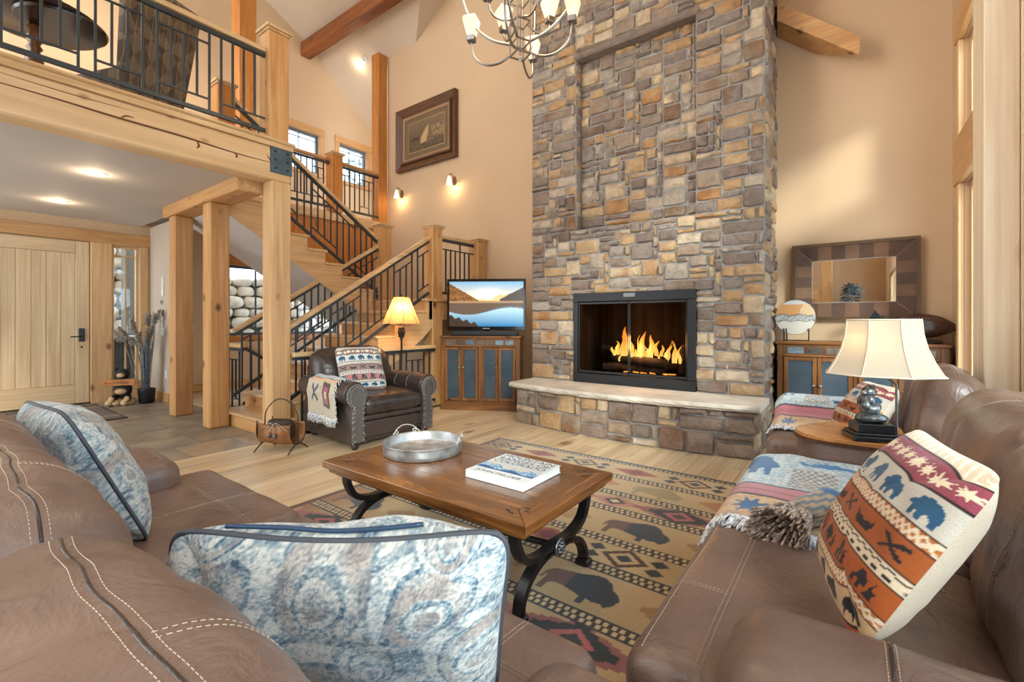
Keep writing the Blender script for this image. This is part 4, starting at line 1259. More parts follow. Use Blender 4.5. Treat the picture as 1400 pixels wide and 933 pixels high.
CN = thing('lamp_console', 'wedge console with oval wood top and leather sides holding the lamp', 'side table', (.15, 3.13, 0))
def dpoly(s, z0=0):
    cx, cy = .13, 3.13
    base = [(-.23, 2.96), (-.14, 2.885), (.0, 2.872), (.19, 2.872), (.23, 2.9), (.23, 3.38), (.19, 3.405), (.08, 3.405), (-.08, 3.36), (-.2, 3.22), (-.26, 3.07)]
    P = catmull([(x, y, 0) for x, y in base], 4, closed=True)
    return [(cx + (p.x - cx) * s, cy + (p.y - cy) * s) for p in P]
MB().prism(dpoly(.96), 'z', .04, .598).build('body', LEATHER, CN, local=False, auto=40)
MB().prism(dpoly(1.0), 'z', .598, .612).build('top_edge', wood('console_edge', (60, 36, 20), (88, 54, 30), (110, 70, 40), 'x', 1.2, .3), CN, local=False, auto=40)
MB().prism(dpoly(.985), 'z', .612, .636).build('wood_top', wood('console_top', (150, 96, 48), (182, 124, 68), (204, 148, 90), 'x', 1.0, .22, 0, coat=.4, plank_vary=0), CN, local=False, auto=40, bevel=.006)

# ---- rolled-arm leather armchair
AC = thing('leather_armchair', 'dark leather club chair with rolled arms and nailhead trim', 'armchair', (-4.255, 3.075, 0), math.radians(-5))
AC.scale = (1.12, 1.0, 1.0); MW[AC.name] = mw(AC) @ Matrix.Diagonal((1.12, 1, 1, 1))
softbox(-.42, .40, -.36, .36, .05, .33, .03, (6, 8, 4)).build('base', LEATHERD, AC, smooth=True)
softbox(.38, .435, -.37, .37, .10, .265, .02, (3, 10, 4)).build('front_rail', LEATHERD, AC, smooth=True)
softbox(.39, .45, -.365, .365, .27, .325, .02, (3, 10, 3)).build('front_welt', LEATHERD, AC, smooth=True)
softbox(-.30, .47, -.345, .345, .315, .49, .065, (14, 14, 4), deform=puff_top(.025), wr=.005, ws=6).build('seat_cushion', LEATHERD, AC, smooth=True)
softbox(-.46, -.30, -.44, .44, .1, .80, .08, (4, 12, 8), deform=lean_fn(.08, axis=0, sign=-1)).build('back_frame', LEATHERD, AC, smooth=True)
c = softbox(-.42, -.10, -.46, .46, .44, .93, .15, (8, 20, 8), k=6, deform=lean_fn(.13, .04, axis=0, sign=-1), wr=.016, ws=6, seed=9)
c.build('back_cushion', LEATHERD, AC, smooth=True)
NAIL = plain('nailhead', (186, 182, 176), .3, .9)
nails = MB(); stit = MB()
for s in (-1, 1):
    def prof(k=1.0, dz=0.0):
        pts = [(.335, .06), (.345, .30), (.335, .46)]
        cx, cz, r = .435, .545, .118 * k
        for i in range(17):
            a = math.radians(205 - i * 17.5)
            pts.append((cx + r * math.cos(a), cz + r * math.sin(a)))
        pts += [(.475, .40), (.490, .28), (.485, .06)]
        return pts
    P = [(y * s, z) for y, z in prof()]
    m = MB().prism(P, 'x', -.46, .44)
    m.build('arm', LEATHERD, AC, auto=45, bevel=.012)
    pp = [((y - .412) * .86 + .412, (z - .36) * .93 + .355) for y, z in prof()]
    MB().prism([(y * s, z) for y, z in pp], 'x', .435, .462).build('arm_front_panel', leather('panel_leather', (86, 84, 84), (62, 60, 60), .3), AC, auto=45, bevel=.006)
    P3 = catmull([(.464, y * s, z) for y, z in pp], 3)
    acc = 0; last = None
    for p in P3:
        if last is None or (p - last).length > .017:
            nails.ball(tuple(p), .0066, 6, 4); last = p
    pq = [((y - .412) * .62 + .412, (z - .36) * .86 + .355) for y, z in prof()]
    last = None
    for p in catmull([(.464, y * s, z) for y, z in pq], 3):
        if last is None or (p - last).length > .017:
            nails.ball(tuple(p), .0066, 6, 4); last = p
    for xx in (.02, .22):
        pts = [(xx, (.435 + .121 * math.cos(math.radians(a))) * s, .545 + .121 * math.sin(math.radians(a))) for a in range(190, -40, -12)]
        stit.tube(pts, .003, 5)
o = nails.build('nailheads', NAIL, AC, smooth=True); o['kind'] = 'stuff'
stit.build('stitching', plain('grey_thread', (120, 112, 104), .8), AC)['kind'] = 'stuff'
for (xx, yy) in ((.40, -.42), (.40, .42), (-.40, -.40), (-.40, .40)):
    MB().lathe([(.02, 0), (.032, .02), (.03, .04), (.024, .065)], (xx, yy, 0), 12).build('foot', plain('dark_foot', (44, 30, 22), .4), AC, smooth=True)

# ============================================================ coffee table
CT = thing('coffee_table', 'rustic plank coffee table on curved black iron legs', 'coffee table', (-1.66, 1.785, 0.011))
X0, X1, Y0c, Y1c, ZT = -2.35, -.975, 1.395, 2.17, .47
bw = .13
def ct(n, p, mat, z0=.432, z1=ZT):
    return MB().prism(p, 'z', z0, z1).build(n, mat, CT, local=False, bevel=.003)
g = .0012
ct('frame_board', [(X0, Y0c), (X1, Y0c), (X1 - bw, Y0c + bw - g), (X0 + bw, Y0c + bw - g)], tablewood('x'))
ct('frame_board', [(X1, Y1c), (X0, Y1c), (X0 + bw, Y1c - bw + g), (X1 - bw, Y1c - bw + g)], tablewood('x'))
ct('frame_board', [(X0, Y1c), (X0, Y0c), (X0 + bw - g, Y0c + bw), (X0 + bw - g, Y1c - bw)], tablewood('y'))
ct('frame_board', [(X1, Y0c), (X1, Y1c), (X1 - bw + g, Y1c - bw), (X1 - bw + g, Y0c + bw)], tablewood('y'))
rt = random.Random(5)
npk = 7
for k in range(npk):
    ya = Y0c + bw + (Y1c - Y0c - 2 * bw) * k / npk; yb = Y0c + bw + (Y1c - Y0c - 2 * bw) * (k + 1) / npk
    x = X0 + bw
    while x < X1 - bw - .01:
        L = rt.uniform(.25, .6); xe = min(x + L, X1 - bw)
        if X1 - bw - xe < .1: xe = X1 - bw
        MB().cbox(x + .0008, xe - .0008, ya + .0008, yb - .0008, .44, ZT - .0005 - rt.random() * .001, .0015).build('top_plank', tablewood('x'), CT, local=False)
        x = xe
MB().cbox(X0 + .022, X1 - .022, Y0c + .022, Y1c - .022, .402, .432, .008).build('apron', tablewood('x'), CT, local=False)
MB().cbox(X0 + .05, X1 - .05, Y0c + .05, Y1c - .05, .385, .402, .004).build('under_frame', IRON, CT, local=False)
for (cx, cy) in ((X0, Y0c), (X1, Y0c), (X0, Y1c), (X1, Y1c)):
    sx, sy = (1 if cx == X0 else -1), (1 if cy == Y0c else -1)
    m = MB()
    for (a, b) in ((.075, .12), (.09, .145), (.12, .07), (.145, .085)):
        m.cbox(cx + sx * a - .012, cx + sx * a + .012, cy + sy * b - .004, cy + sy * b + .004, ZT - .001, ZT + .002, .001)
    m.build('iron_staples', IRON, CT, local=False)
CYm = 1.7825
LEGM = plain('burnished_iron', (50, 48, 48), .36, .7, vary=.2, vs=14)
for ex, sg in ((-1.085, 1), (-2.24, -1)):
    up = catmull([(ex, 1.475, .40), (ex, 1.482, .335), (ex, 1.535, .255), (ex, 1.65, .222), (ex, CYm, .228), (ex, 1.915, .222), (ex, 2.03, .255), (ex, 2.083, .335), (ex, 2.09, .40)], 8)
    lo_ = catmull([(ex, 1.50, .03), (ex, 1.515, .10), (ex, 1.57, .165), (ex, 1.67, .205), (ex, CYm, .208), (ex, 1.895, .205), (ex, 1.995, .165), (ex, 2.05, .10), (ex, 2.065, .03)], 8)
    lg = MB().strip(up, .05, .03, side=(1, 0, 0)).build('leg_bow', LEGM, CT, local=False, bevel=.004)
    MB().strip(lo_, .05, .03, side=(1, 0, 0)).build('leg_arch', LEGM, CT, local=False, bevel=.004)
    for fy in (1.50, 2.065):
        MB().cbox(ex - .035, ex + .035, fy - .03, fy + .03, .0125, .045, .006).build('foot', LEGM, CT, local=False)
    m = MB().lathe([(0, 0), (.042, 0), (.042, .006), (.034, .012), (.03, .008), (.012, .008), (.01, .016), (0, .018)], n=20)
    for k in range(8):
        a = k * math.pi / 4; m.ball((.021 * math.cos(a), .021 * math.sin(a), .009), .007, 6, 4)
    m.xf(Matrix.Translation((ex + sg * .026, CYm, .218)) @ Matrix.Rotation(sg * math.pi / 2, 4, 'Y')).build('medallion', plain('pewter', (120, 122, 124), .35, .9), CT, local=False, smooth=True)
m = MB().tube(catmull([(-2.24, CYm, .218), (-1.9, CYm, .20), (-1.66, CYm, .23), (-1.42, CYm, .20), (-1.085, CYm, .218)], 8), .016, 8)
m.build('stretcher', LEGM, CT, local=False, smooth=True)

# galvanized tray
TY = thing('metal_tray', 'round galvanized metal tray with scroll wire handles on coffee table', 'tray', (-2.035, 1.85, ZT + .001))
GALV = plain('galvanized_metal', (168, 170, 170), .42, .75, vary=.18, vs=16)
prof = [(0, 0), (.222, 0), (.228, .004), (.226, .016), (.231, .022), (.227, .03), (.232, .038), (.228, .046), (.233, .054), (.23, .062), (.235, .066), (.231, .069), (.225, .064), (.221, .02), (.216, .008), (0, .008)]
MB().lathe(prof, n=48).build('pan', GALV, TY, smooth=True)
for ang in (.62, 2.9):
    c, s = math.cos(ang), math.sin(ang)
    tp = []
    for (a, h) in ((-.085, .052), (-.085, .075), (-.06, .088), (-.05, .076), (-.066, .07), (-.07, .09), (-.035, .112), (0, .118), (.035, .112), (.07, .09), (.066, .07), (.05, .076), (.06, .088), (.085, .075), (.085, .052)):
        r = math.sqrt(max(0, .228 ** 2 - a * a)) + .004
        tp.append((c * r - s * a, s * r + c * a, h))
    MB().tube(catmull(tp, 4), .003, 6).build('handle', plain('white_wire', (210, 208, 200), .4, .5), TY, smooth=True)

# book
BK = thing('hardcover_book', 'large white hardcover about Colorado mountains lying on coffee table', 'book', (-1.357, 1.838, ZT + .001))
bx0, bx1, by0, by1 = -.175, .175, -.165, .165
MB().cbox(bx0, bx1, by0, by1, .034, .038, .001).build('front_cover', plain('book_cover', (214, 220, 222), .35, coat=.2), BK)
MB().cbox(bx0, bx1, by0, by1, 0, .004, .001).build('back_cover', plain('book_cover', (214, 220, 222), .35), BK)
MB().box(bx0, bx0 + .004, by0, by1, .004, .034).build('spine', plain('book_cover', (214, 220, 222), .35), BK)
MB().box(bx0 + .006, bx1 - .004, by0 + .004, by1 - .004, .004, .034).build('pages', plain('book_pages', (236, 234, 228), .7), BK)
nu, nv = 90, 34
U, V = np.meshgrid(np.linspace(0, 1, nu + 1), np.linspace(0, 1, nv + 1))
col = np.zeros(U.shape + (3,)); col[:] = C(206, 214, 216)
ridge = .55 + .16 * np.sin(U * 9) + .1 * np.sin(U * 23 + 1) + .05 * np.sin(U * 57)
sky = V > ridge; col[~sky] = C(78, 140, 190)
snow = (~sky) & (hashn(np.round(U * 40), np.round(V * 16)) > .5); col[snow] = C(176, 208, 226)
dk = V < .22 + .12 * np.sin(U * 13); col[dk] = C(36, 96, 150)
col[sky] = C(206, 206, 196)
pos = np.stack([bx0 + .006 + U * (bx1 - bx0 - .012), -.088 + V * .105, np.full(U.shape, .0384)], -1)
color_grid('cover_picture', pos, nu, nv, col, attr_mat('printed_cover', .35, 0, 300, 0, .5), BK)
INK = plain('black_ink', (26, 30, 34), .5)
for s, yy, sz, sx in (('MOUNTAIN', .134, .056, 1.08), ('RANGES OF', .087, .056, .98), ('COLORADO', .042, .056, 1.04), ('JOHN FIELDER', -.128, .038, 1.0)):
    me = text_mesh(s, sz)
    xsv = [v.co.x for v in me.vertices]; wv = max(xsv) - min(xsv)
    tgt = .31 if sz > .05 else .27
    k = tgt / wv
    me.transform(Matrix.Translation((0, yy, .0388)) @ Matrix.Diagonal((k, 1, 1, 1)))
    link_obj('title_lettering', me, INK, BK)

# ============================================================ rug
rx0, rx1, ry0, ry1 = -2.985, -.15, .64, 3.785
nu, nv = 430, 480
x = np.linspace(rx0, rx1, nu + 1); y = np.linspace(ry0, ry1, nv + 1)
Xg, Yg = np.meshgrid(x, y)
tan_, tan2 = C(186, 162, 122), C(204, 180, 138)
navy, mauve, rust, olive, cream, black = C(62, 70, 76), C(150, 92, 92), C(134, 84, 46), C(142, 132, 96), C(206, 186, 146), C(44, 42, 42)
col = np.zeros(Xg.shape + (3,)); col[:] = tan_
mott = (np.sin(Xg * 5.1 + np.sin(Yg * 3)) * np.sin(Yg * 4.3 + 1.3 * np.sin(Xg * 2.2)))[..., None]
col += (tan2 - tan_) * np.clip(mott, 0, 1)
edge = np.clip((np.abs(Xg - (rx0 + rx1) / 2) - 1.02) / .3, 0, 1)[..., None]
col = col * (1 - edge * .75) + rust * edge * .75
def tri_cut(n): return np.abs(((Xg * n) % 1) - .5)
bandcenters = [(3.40, 3.74, 'dia'), (3.06, 3.40, 'pale'), (2.78, 3.06, 'jag'), (2.38, 2.78, 'bison'), (2.09, 2.38, 'dia'), (1.69, 2.09, 'bison'), (1.40, 1.69, 'jag'), (1.06, 1.40, 'pale'), (.70, 1.06, 'dia')]
def jag(cx, cy, w, h, c):
    ax_ = np.abs(Xg - cx); ay_ = np.abs(Yg - cy)
    st = np.floor(ay_ / (h / 5)) * (w / 5) * (1.0 + .35 * ((np.floor(ay_ / (h / 10)) % 2)))
    col[(ax_ < (w - st)) & (ay_ < h)] = c
for (a, b, ty) in bandcenters:
    cy = (a + b) / 2; hh = (b - a) / 2 - .03
    inb = (Yg > a) & (Yg < b)
    if ty == 'dia':
        for k in range(-3, 5):
            cx = -.94 + k * .92
            d1 = np.abs(Xg - cx) / .13 + np.abs(Yg - cy) / .105
            col[inb & (d1 < 1) & (d1 > .68)] = C(92, 70, 60); col[inb & (d1 < .38)] = navy
            for sx_ in (-.17, .17):
                for sy_ in (-.045, .045):
                    k2 = inb & (np.abs(Xg - cx - sx_) < .052 - .058 * np.abs(Yg - cy - sy_) / .045 * 1.0) & (np.abs(Yg - cy - sy_) < .045)
                    m1 = inb & (np.abs(Yg - (cy + sy_)) < .04) & (np.abs(Xg - cx - sx_) < (.05 * (1 - np.abs(Yg - (cy + sy_)) / .04)))
                    col[m1] = navy
            jag(cx + .46, cy, .17, .09, C(150, 86, 72)); 
            d2 = np.abs(Xg - cx - .46) / .07 + np.abs(Yg - cy) / .06
            col[inb & (d2 < 1)] = C(120, 62, 66)
    elif ty == 'jag':
        for k in range(-3, 4):
            cx = -.865 + k * .86
            jag(cx, cy, .30, .12, C(152, 100, 98)); 
            jag(cx, cy, .19, .115, C(60, 66, 68))
            d1 = np.abs(Xg - cx) / .10 + np.abs(Yg - cy) / .075
            col[inb & (d1 < 1)] = C(176, 104, 104); d3 = d1 < .55; col[inb & d3] = C(70, 72, 70)
            jag(cx + .43, cy, .16, .10, C(176, 128, 116))
            d2 = np.abs(Xg - cx - .43) / .08 + np.abs(Yg - cy) / .06; col[inb & (d2 < 1)] = C(52, 56, 58); col[inb & (d2 < .5)] = cream
    else:
        for k in range(-2, 3):
            cx = -1.012 + k * .84
            if ty == 'bison':
                stamp(col, Xg, Yg, BISON, cx, cy, .40, .25, C(66, 74, 82), True)
                tail = np.zeros(Xg.shape, bool)
                xx_ = (Xg - cx) / .42 + .5; yy_ = (Yg - cy) / .26 + .5
                kk = pip(BISON, 1 - ((Xg - cx) / .40 + .5), (Yg - cy) / .25 + .5) & (xx_ < .36); col[kk] = C(112, 88, 80)
                jag(cx + .42, cy, .13, .10, C(164, 132, 92)); 
            else:
                stamp(col, Xg, Yg, BISON, cx - .1, cy, .36, .22, C(156, 142, 106), True)
                jag(cx + .32, cy, .13, .09, C(176, 128, 86))
for yb in [3.74 + .012] + [b[0] for b in bandcenters]:
    k = np.abs(Yg - yb) < .042; col[k] = navy
    k = np.abs(Yg - yb) < .03; ch_ = (((Xg + np.where(Yg > yb, .012, 0)) / .036) % 1) < .55
    col[k & ch_] = cream; col[k & ~ch_] = C(70, 64, 60)
    k = np.abs(Yg - yb) < .004; col[k] = navy
lr = (Xg < rx0 + .05) | (Xg > rx1 - .05)
col[lr] = C(96, 62, 38)
k = (Yg > ry1 - .03) | (Yg < ry0 + .03); col[k] = C(58, 62, 66)
col *= (1 + .10 * (hashn(Xg * 91, Yg * 77) - .5))[..., None]
z = np.full(Xg.shape, .0115)
top = np.stack([Xg, Yg, z], -1); bot = np.stack([Xg, Yg, np.full(Xg.shape, .001)], -1)
rug = thing('area_rug', 'tan southwestern rug with bison and diamond bands under coffee table', 'rug', (-1.6, 2.2, 0))
color_grid('pile', top, nu, nv, col, attr_mat('wool_rug', .95, .4, 260, .25), rug, local=False, smooth=False)
MB().box(rx0, rx1, ry0, ry1, .0005, .011).build('backing', plain('rug_backing', (70, 56, 44), .95), rug, local=False)

# ============================================================ rustic cabinets
TILEM = None
def cab_tile_mat():
    t = NT('cabinet_slate_tile'); oi = t.node('ShaderNodeObjectInfo')
    r = t.ramp([(0, (120, 112, 100)), (.2, (104, 128, 146)), (.4, (92, 84, 78)), (.6, (150, 140, 124)), (.8, (130, 150, 160))], 'CONSTANT'); t.link(oi, 'Random', r, 0)
    mp = t.coords(); n = t.node('ShaderNodeTexNoise', i_Scale=20.0, i_Detail=5.0, i_Distortion=1.0); t.link(mp, 0, n, 'Vector')
    r1 = t.ramp([(.3, (150, 140, 130)), (.7, (255, 255, 255))]); t.link(n, 0, r1, 0)
    mx = t.mixrgb('MULTIPLY', .8); t.link(r, 0, mx, 6); t.link(r1, 0, mx, 7); t.link(mx, 2, t.b, 'Base Color'); t.b.inputs['Roughness'].default_value = .3
    t.bump(n, 0, .3, .01); return t.m
CTILE = cab_tile_mat()
def cab_glass():
    if 'cabg' in _MC: return _MC['cabg']
    t = NT('smoky_cabinet_glass'); mp = t.coords(); n = t.node('ShaderNodeTexNoise', i_Scale=3.0); t.link(mp, 0, n, 'Vector')
    r = t.ramp([(.3, (66, 82, 94)), (.7, (92, 106, 116))]); t.link(n, 0, r, 0); t.link(r, 0, t.b, 'Base Color'); t.b.inputs['Roughness'].default_value = .12; t.b.inputs['Alpha'].default_value = .6
    _MC['cabg'] = t.m; return t.m
def cabinet(label, loc, rz, W=1.22, D=.39, Ht=1.04, ntile=7):
    t = thing('display_cabinet', label, 'cabinet', loc, rz)
    w = W / 2
    # local: front faces -y at y=0, back at y=D
    MB().cbox(-w - .015, w + .015, -.02, D, Ht - .03, Ht, .006).build('top', rustic('x'), t)
    MB().cbox(-w, -w + .06, 0, D, .0, Ht - .03, .004).build('side', rustic('z'), t); MB().cbox(w - .06, w, 0, D, .0, Ht - .03, .004).build('side', rustic('z'), t)
    MB().box(-w + .06, w - .06, D - .02, D, .06, Ht - .03).build('back_panel', plain('cabinet_inside', (96, 108, 120), .6), t)
    MB().cbox(-w + .06, w - .06, .0, .03, Ht - .155, Ht - .031, .003).build('tile_rail', rustic('x'), t)
    MB().cbox(-w + .06, w - .06, .0, .03, .04, .13, .004).build('base_rail', rustic('x'), t)
    MB().cbox(-w - .01, w + .01, -.012, D, 0.0, .045, .005).build('plinth', rustic('x'), t)
    MB().box(-w + .06, w - .06, .03, D - .02, .10, .13).build('floor_panel', rustic('x'), t)
    for z in (.40, .66): MB().box(-w + .06, w - .06, .06, D - .02, z, z + .018).build('shelf', rustic('x'), t)
    for k in range(ntile):
        tw = (W - .16) / ntile
        MB().cbox(-w + .08 + k * tw + .012, -w + .08 + (k + 1) * tw - .012, -.006, .004, Ht - .125, Ht - .06, .002).build('tile', CTILE, t)
    MB().cbox(-.02, .02, .0, .03, .13, Ht - .155, .003).build('centre_stile', rustic('z'), t)
    gl = cab_glass()
    half = w - .06 - .02
    for sd in (-1, 1):
        for k in range(2):
            a = (.02 + k * half / 2) if sd > 0 else (-.02 - (k + 1) * half / 2)
            b = a + half / 2; a += .003; b -= .003
            z0, z1 = .135, Ht - .16
            f = .036
            m = MB().cbox(a, a + f, -.018, .0, z0, z1, .003).cbox(b - f, b, -.018, .0, z0, z1, .003).cbox(a + f, b - f, -.018, .0, z0, z0 + f, .003).cbox(a + f, b - f, -.018, .0, z1 - f, z1, .003)
            dr = m.build('door', rustic('z'), t)
            MB().box(a + f, b - f, -.010, -.006, z0 + f, z1 - f).build('pane', gl, dr)
            kx = (b - .025) if k == 0 and sd < 0 or (k == 0 and sd > 0) else (a + .025)
            if sd < 0: kx = (a + .025) if k == 0 else (b - .025)
            MB().lathe([(0, 0), (.006, 0), (.006, .012), (.014, .016), (.015, .022), (.008, .028), (0, .029)], n=12).xf(Matrix.Translation((kx, -.018, .60)) @ Matrix.Rotation(math.pi / 2, 4, 'X')).build('knob', NICKEL, dr, smooth=True)
    return t
cabT = cabinet('rustic glass-door cabinet with slate tiles under the television', (-4.15, 4.825, 0), math.radians(28.4), W=1.13)
cabR = cabinet('rustic glass-door cabinet with slate tiles under the leather mirror', (.04, 5.45, 0), 0, W=1.31)

# ---- television and soundbar
TVt = thing('television', 'flat television showing a mountain lake, standing on corner cabinet', 'television', (-4.165, 4.98, 1.041), math.radians(33))
TW, T0, T1 = .565, .075, .81
m = MB().cbox(-TW, TW, 0, .05, T0, T1, .006); m.build('bezel', plain('gloss_black', (10, 10, 11), .15, coat=.5), TVt)
MB().box(-.2, .2, .05, .07, T0 + .15, T1 - .2).build('rear_housing', BLACK, TVt)
MB().cbox(-.05, .05, .03, .06, .0, T0 + .03, .004).cbox(-.25, .25, -.02, .14, 0, .012, .004).build('stand', BLACK, TVt)
nu, nv = 200, 112
U, V = np.meshgrid(np.linspace(0, 1, nu + 1), np.linspace(0, 1, nv + 1))
col = np.zeros(U.shape + (3,))
skyt, skyb = C(120, 180, 220), C(252, 232, 190)
s = np.clip((V - .56) / .44, 0, 1)[..., None]; col[:] = skyb * (1 - s) + skyt * s
sunx = np.exp(-((U - .52) ** 2 / .03 + (V - .68) ** 2 / .02))[..., None]; col += sunx * .6 * C(255, 236, 200)
far = V < .66 + .07 * np.sin(U * 9 + .6) + .025 * np.sin(U * 31); far &= V > .55
col[far] = C(176, 160, 146)
gl_ = far & (np.abs(U - .5) < .28); col[gl_] = C(232, 200, 140)
lh = V < np.where(U < .45, .96 - U * .95, 0); col[lh & (V > .55)] = C(150, 104, 56)
lh2 = lh & (V > .55) & (hashn(np.round(U * 60), np.round(V * 50)) > .55); col[lh2] = C(96, 76, 52)
rh = V < np.where(U > .68, .60 + (U - .68) * .85, 0); col[rh & (V > .55)] = C(86, 78, 72)
wat = V <= .565
ws_ = np.clip((.565 - V) / .45, 0, 1)[..., None]
refl = C(120, 96, 76) * (1 - ws_) + C(60, 140, 190) * ws_
col[wat] = refl[wat]
mtn = wat & (V > .36 - .10 * np.sin(U * 5.4 + .2)) ; col[mtn] = C(104, 88, 76)
wl_ = wat & (V < .34 - .08 * np.sin(U * 5.4 + .2)) ; b_ = (C(168, 206, 224) * (V[..., None] / .36) + C(36, 116, 170) * (1 - V[..., None] / .36)); col[wl_] = b_[wl_]
wb = wat & (V > .52); col[wb] = C(170, 140, 110)
bush = V < np.where(U < .4, .24 - U * .5 + .03 * np.sin(U * 60), 0); col[bush] = C(64, 52, 42)
pos = np.stack([-TW + .035 + U * (2 * TW - .07), np.full(U.shape, -.0015), T0 + .055 + V * (T1 - T0 - .095)], -1)
color_grid('screen', pos, nu, nv, col, attr_mat('tv_screen', .2, 0, 100, 0, .5, emis=.32), TVt)
me = text_mesh('SAMSUNG', .022); me.transform(Matrix.Translation((0, -.002, T0 + .026)) @ Matrix.Rotation(math.pi / 2, 4, 'X')); link_obj('brand_lettering', me, WHITEP, TVt)
SB = thing('soundbar', 'long black soundbar lying below the television', 'soundbar', (-4.13, 4.915, 1.041), math.radians(30))
MB().cbox(-.47, .47, -.04, .04, .004, .066, .012).build('speaker_body', plain('speaker_cloth', (30, 36, 42), .7, bump=.3, bs=400), SB)
MB().cbox(-.476, -.47, -.036, .036, .006, .064, .003).cbox(.47, .476, -.036, .036, .006, .064, .003).build('end_cap', BLACK, SB)
MB().cbox(-.3, -.26, -.03, .03, 0, .004, .001).cbox(.26, .3, -.03, .03, 0, .004, .001).build('pad', BLACK, SB)
# ============================================================ cushions
def vnoise(U, V, n, seed):
    g = np.random.RandomState(seed).rand(n + 2, n + 2)
    x, y = np.clip(U, 0, .9999) * n, np.clip(V, 0, .9999) * n
    i, j = x.astype(int), y.astype(int); fx, fy = x - i, y - j
    fx, fy = fx * fx * (3 - 2 * fx), fy * fy * (3 - 2 * fy)
    return g[i, j] * (1 - fx) * (1 - fy) + g[i + 1, j] * fx * (1 - fy) + g[i, j + 1] * (1 - fx) * fy + g[i + 1, j + 1] * fx * fy
def pillow(name, label, BL, BR, TR, TL, thick, mat, colfn=None, n=60, pipe=None, backc=(200, 190, 176), group=None, pinch=.05, wr=.006, seed=0.0, sag=0.0, piper=.006, lift=0.0, backfn=None):
    BL, BR, TR, TL = [np.array(p, float) for p in (BL, BR, TR, TL)]
    nrm = np.cross(BR - BL, TL - BL); nrm /= np.linalg.norm(nrm)
    cen = (BL + BR + TR + TL) / 4
    t = thing(name, label, 'cushion', (cen[0], cen[1], min(BL[2], BR[2], TR[2], TL[2])), group=group)
    u = (1 - np.cos(np.linspace(0, np.pi, n + 1))) / 2 * .5 + np.linspace(0, 1, n + 1) * .5
    U, V = np.meshgrid(u, u)
    a, b = 2 * U - 1, 2 * V - 1
    rk = np.maximum(np.abs(a), np.abs(b)) / np.maximum((np.abs(a) ** 7 + np.abs(b) ** 7) ** (1 / 7), 1e-6)
    a0_, b0_ = a, b
    a, b = a * rk, b * rk
    aw = a * (1 - pinch * (1 - b ** 2) * np.abs(a) ** 3) ; bw_ = b * (1 - pinch * (1 - a ** 2) * np.abs(b) ** 3)
    Uw, Vw = (aw + 1) / 2, (bw_ + 1) / 2
    base = (BL * ((1 - Uw) * (1 - Vw))[..., None] + BR * (Uw * (1 - Vw))[..., None] + TR * (Uw * Vw)[..., None] + TL * ((1 - Uw) * Vw)[..., None])
    a, b = a0_, b0_
    h = thick / 2 * (np.clip(1 - np.abs(a) ** 2.4, 0, 1) * np.clip(1 - np.abs(b) ** 2.4, 0, 1)) ** .55
    wrk = 1.6 * (vnoise(U, V, 5, int(seed * 7) + 1) - .5) + .8 * (vnoise(U, V, 11, int(seed * 7) + 2) - .5)
    edge_w = np.clip((1 - np.maximum(np.abs(a), np.abs(b))) * 5, 0, 1)
    F = base + nrm * (h + wrk * wr * edge_w)[..., None]
    B = base - nrm * (h + wrk[::-1] * wr * edge_w)[..., None]
    wob = np.stack([np.zeros(U.shape), np.zeros(U.shape), -sag * (1 - a ** 2) * np.clip(b, 0, 1) ** 2], -1)
    F = F + wob; B = B + wob
    if lift: B = B + np.stack([np.zeros(U.shape), np.zeros(U.shape), lift * np.clip(1 - a ** 4, 0, 1) * np.sin(np.pi * np.clip((b - .35) / .65, 0, 1)) ** .6 * (1 + .35 * np.sin(a * 5))], -1)
    if colfn is not None: cf = colfn(U, V)
    else: cf = np.ones(U.shape + (3,)) * .5
    f = color_grid('front_cover', F, n, n, cf, mat, t, local=False)
    bc = np.zeros(U.shape + (3,)); bc[:] = C(*backc)
    if backfn is not None: bc = backfn(U, V)[:, ::-1]
    g = color_grid('back_cover', B[:, ::-1], n, n, bc, mat, t, local=False)
    if pipe is not None:
        ring = [base[0, j] + wob[0, j] for j in range(n)] + [base[i, n] + wob[i, n] for i in range(n)] + [base[n, n - j] + wob[n, n - j] for j in range(n)] + [base[n - i, 0] + wob[n - i, 0] for i in range(n)]
        MB().tube(ring, piper, 6, closed=True).build('piping', pipe, t, local=False, smooth=True)
    return t

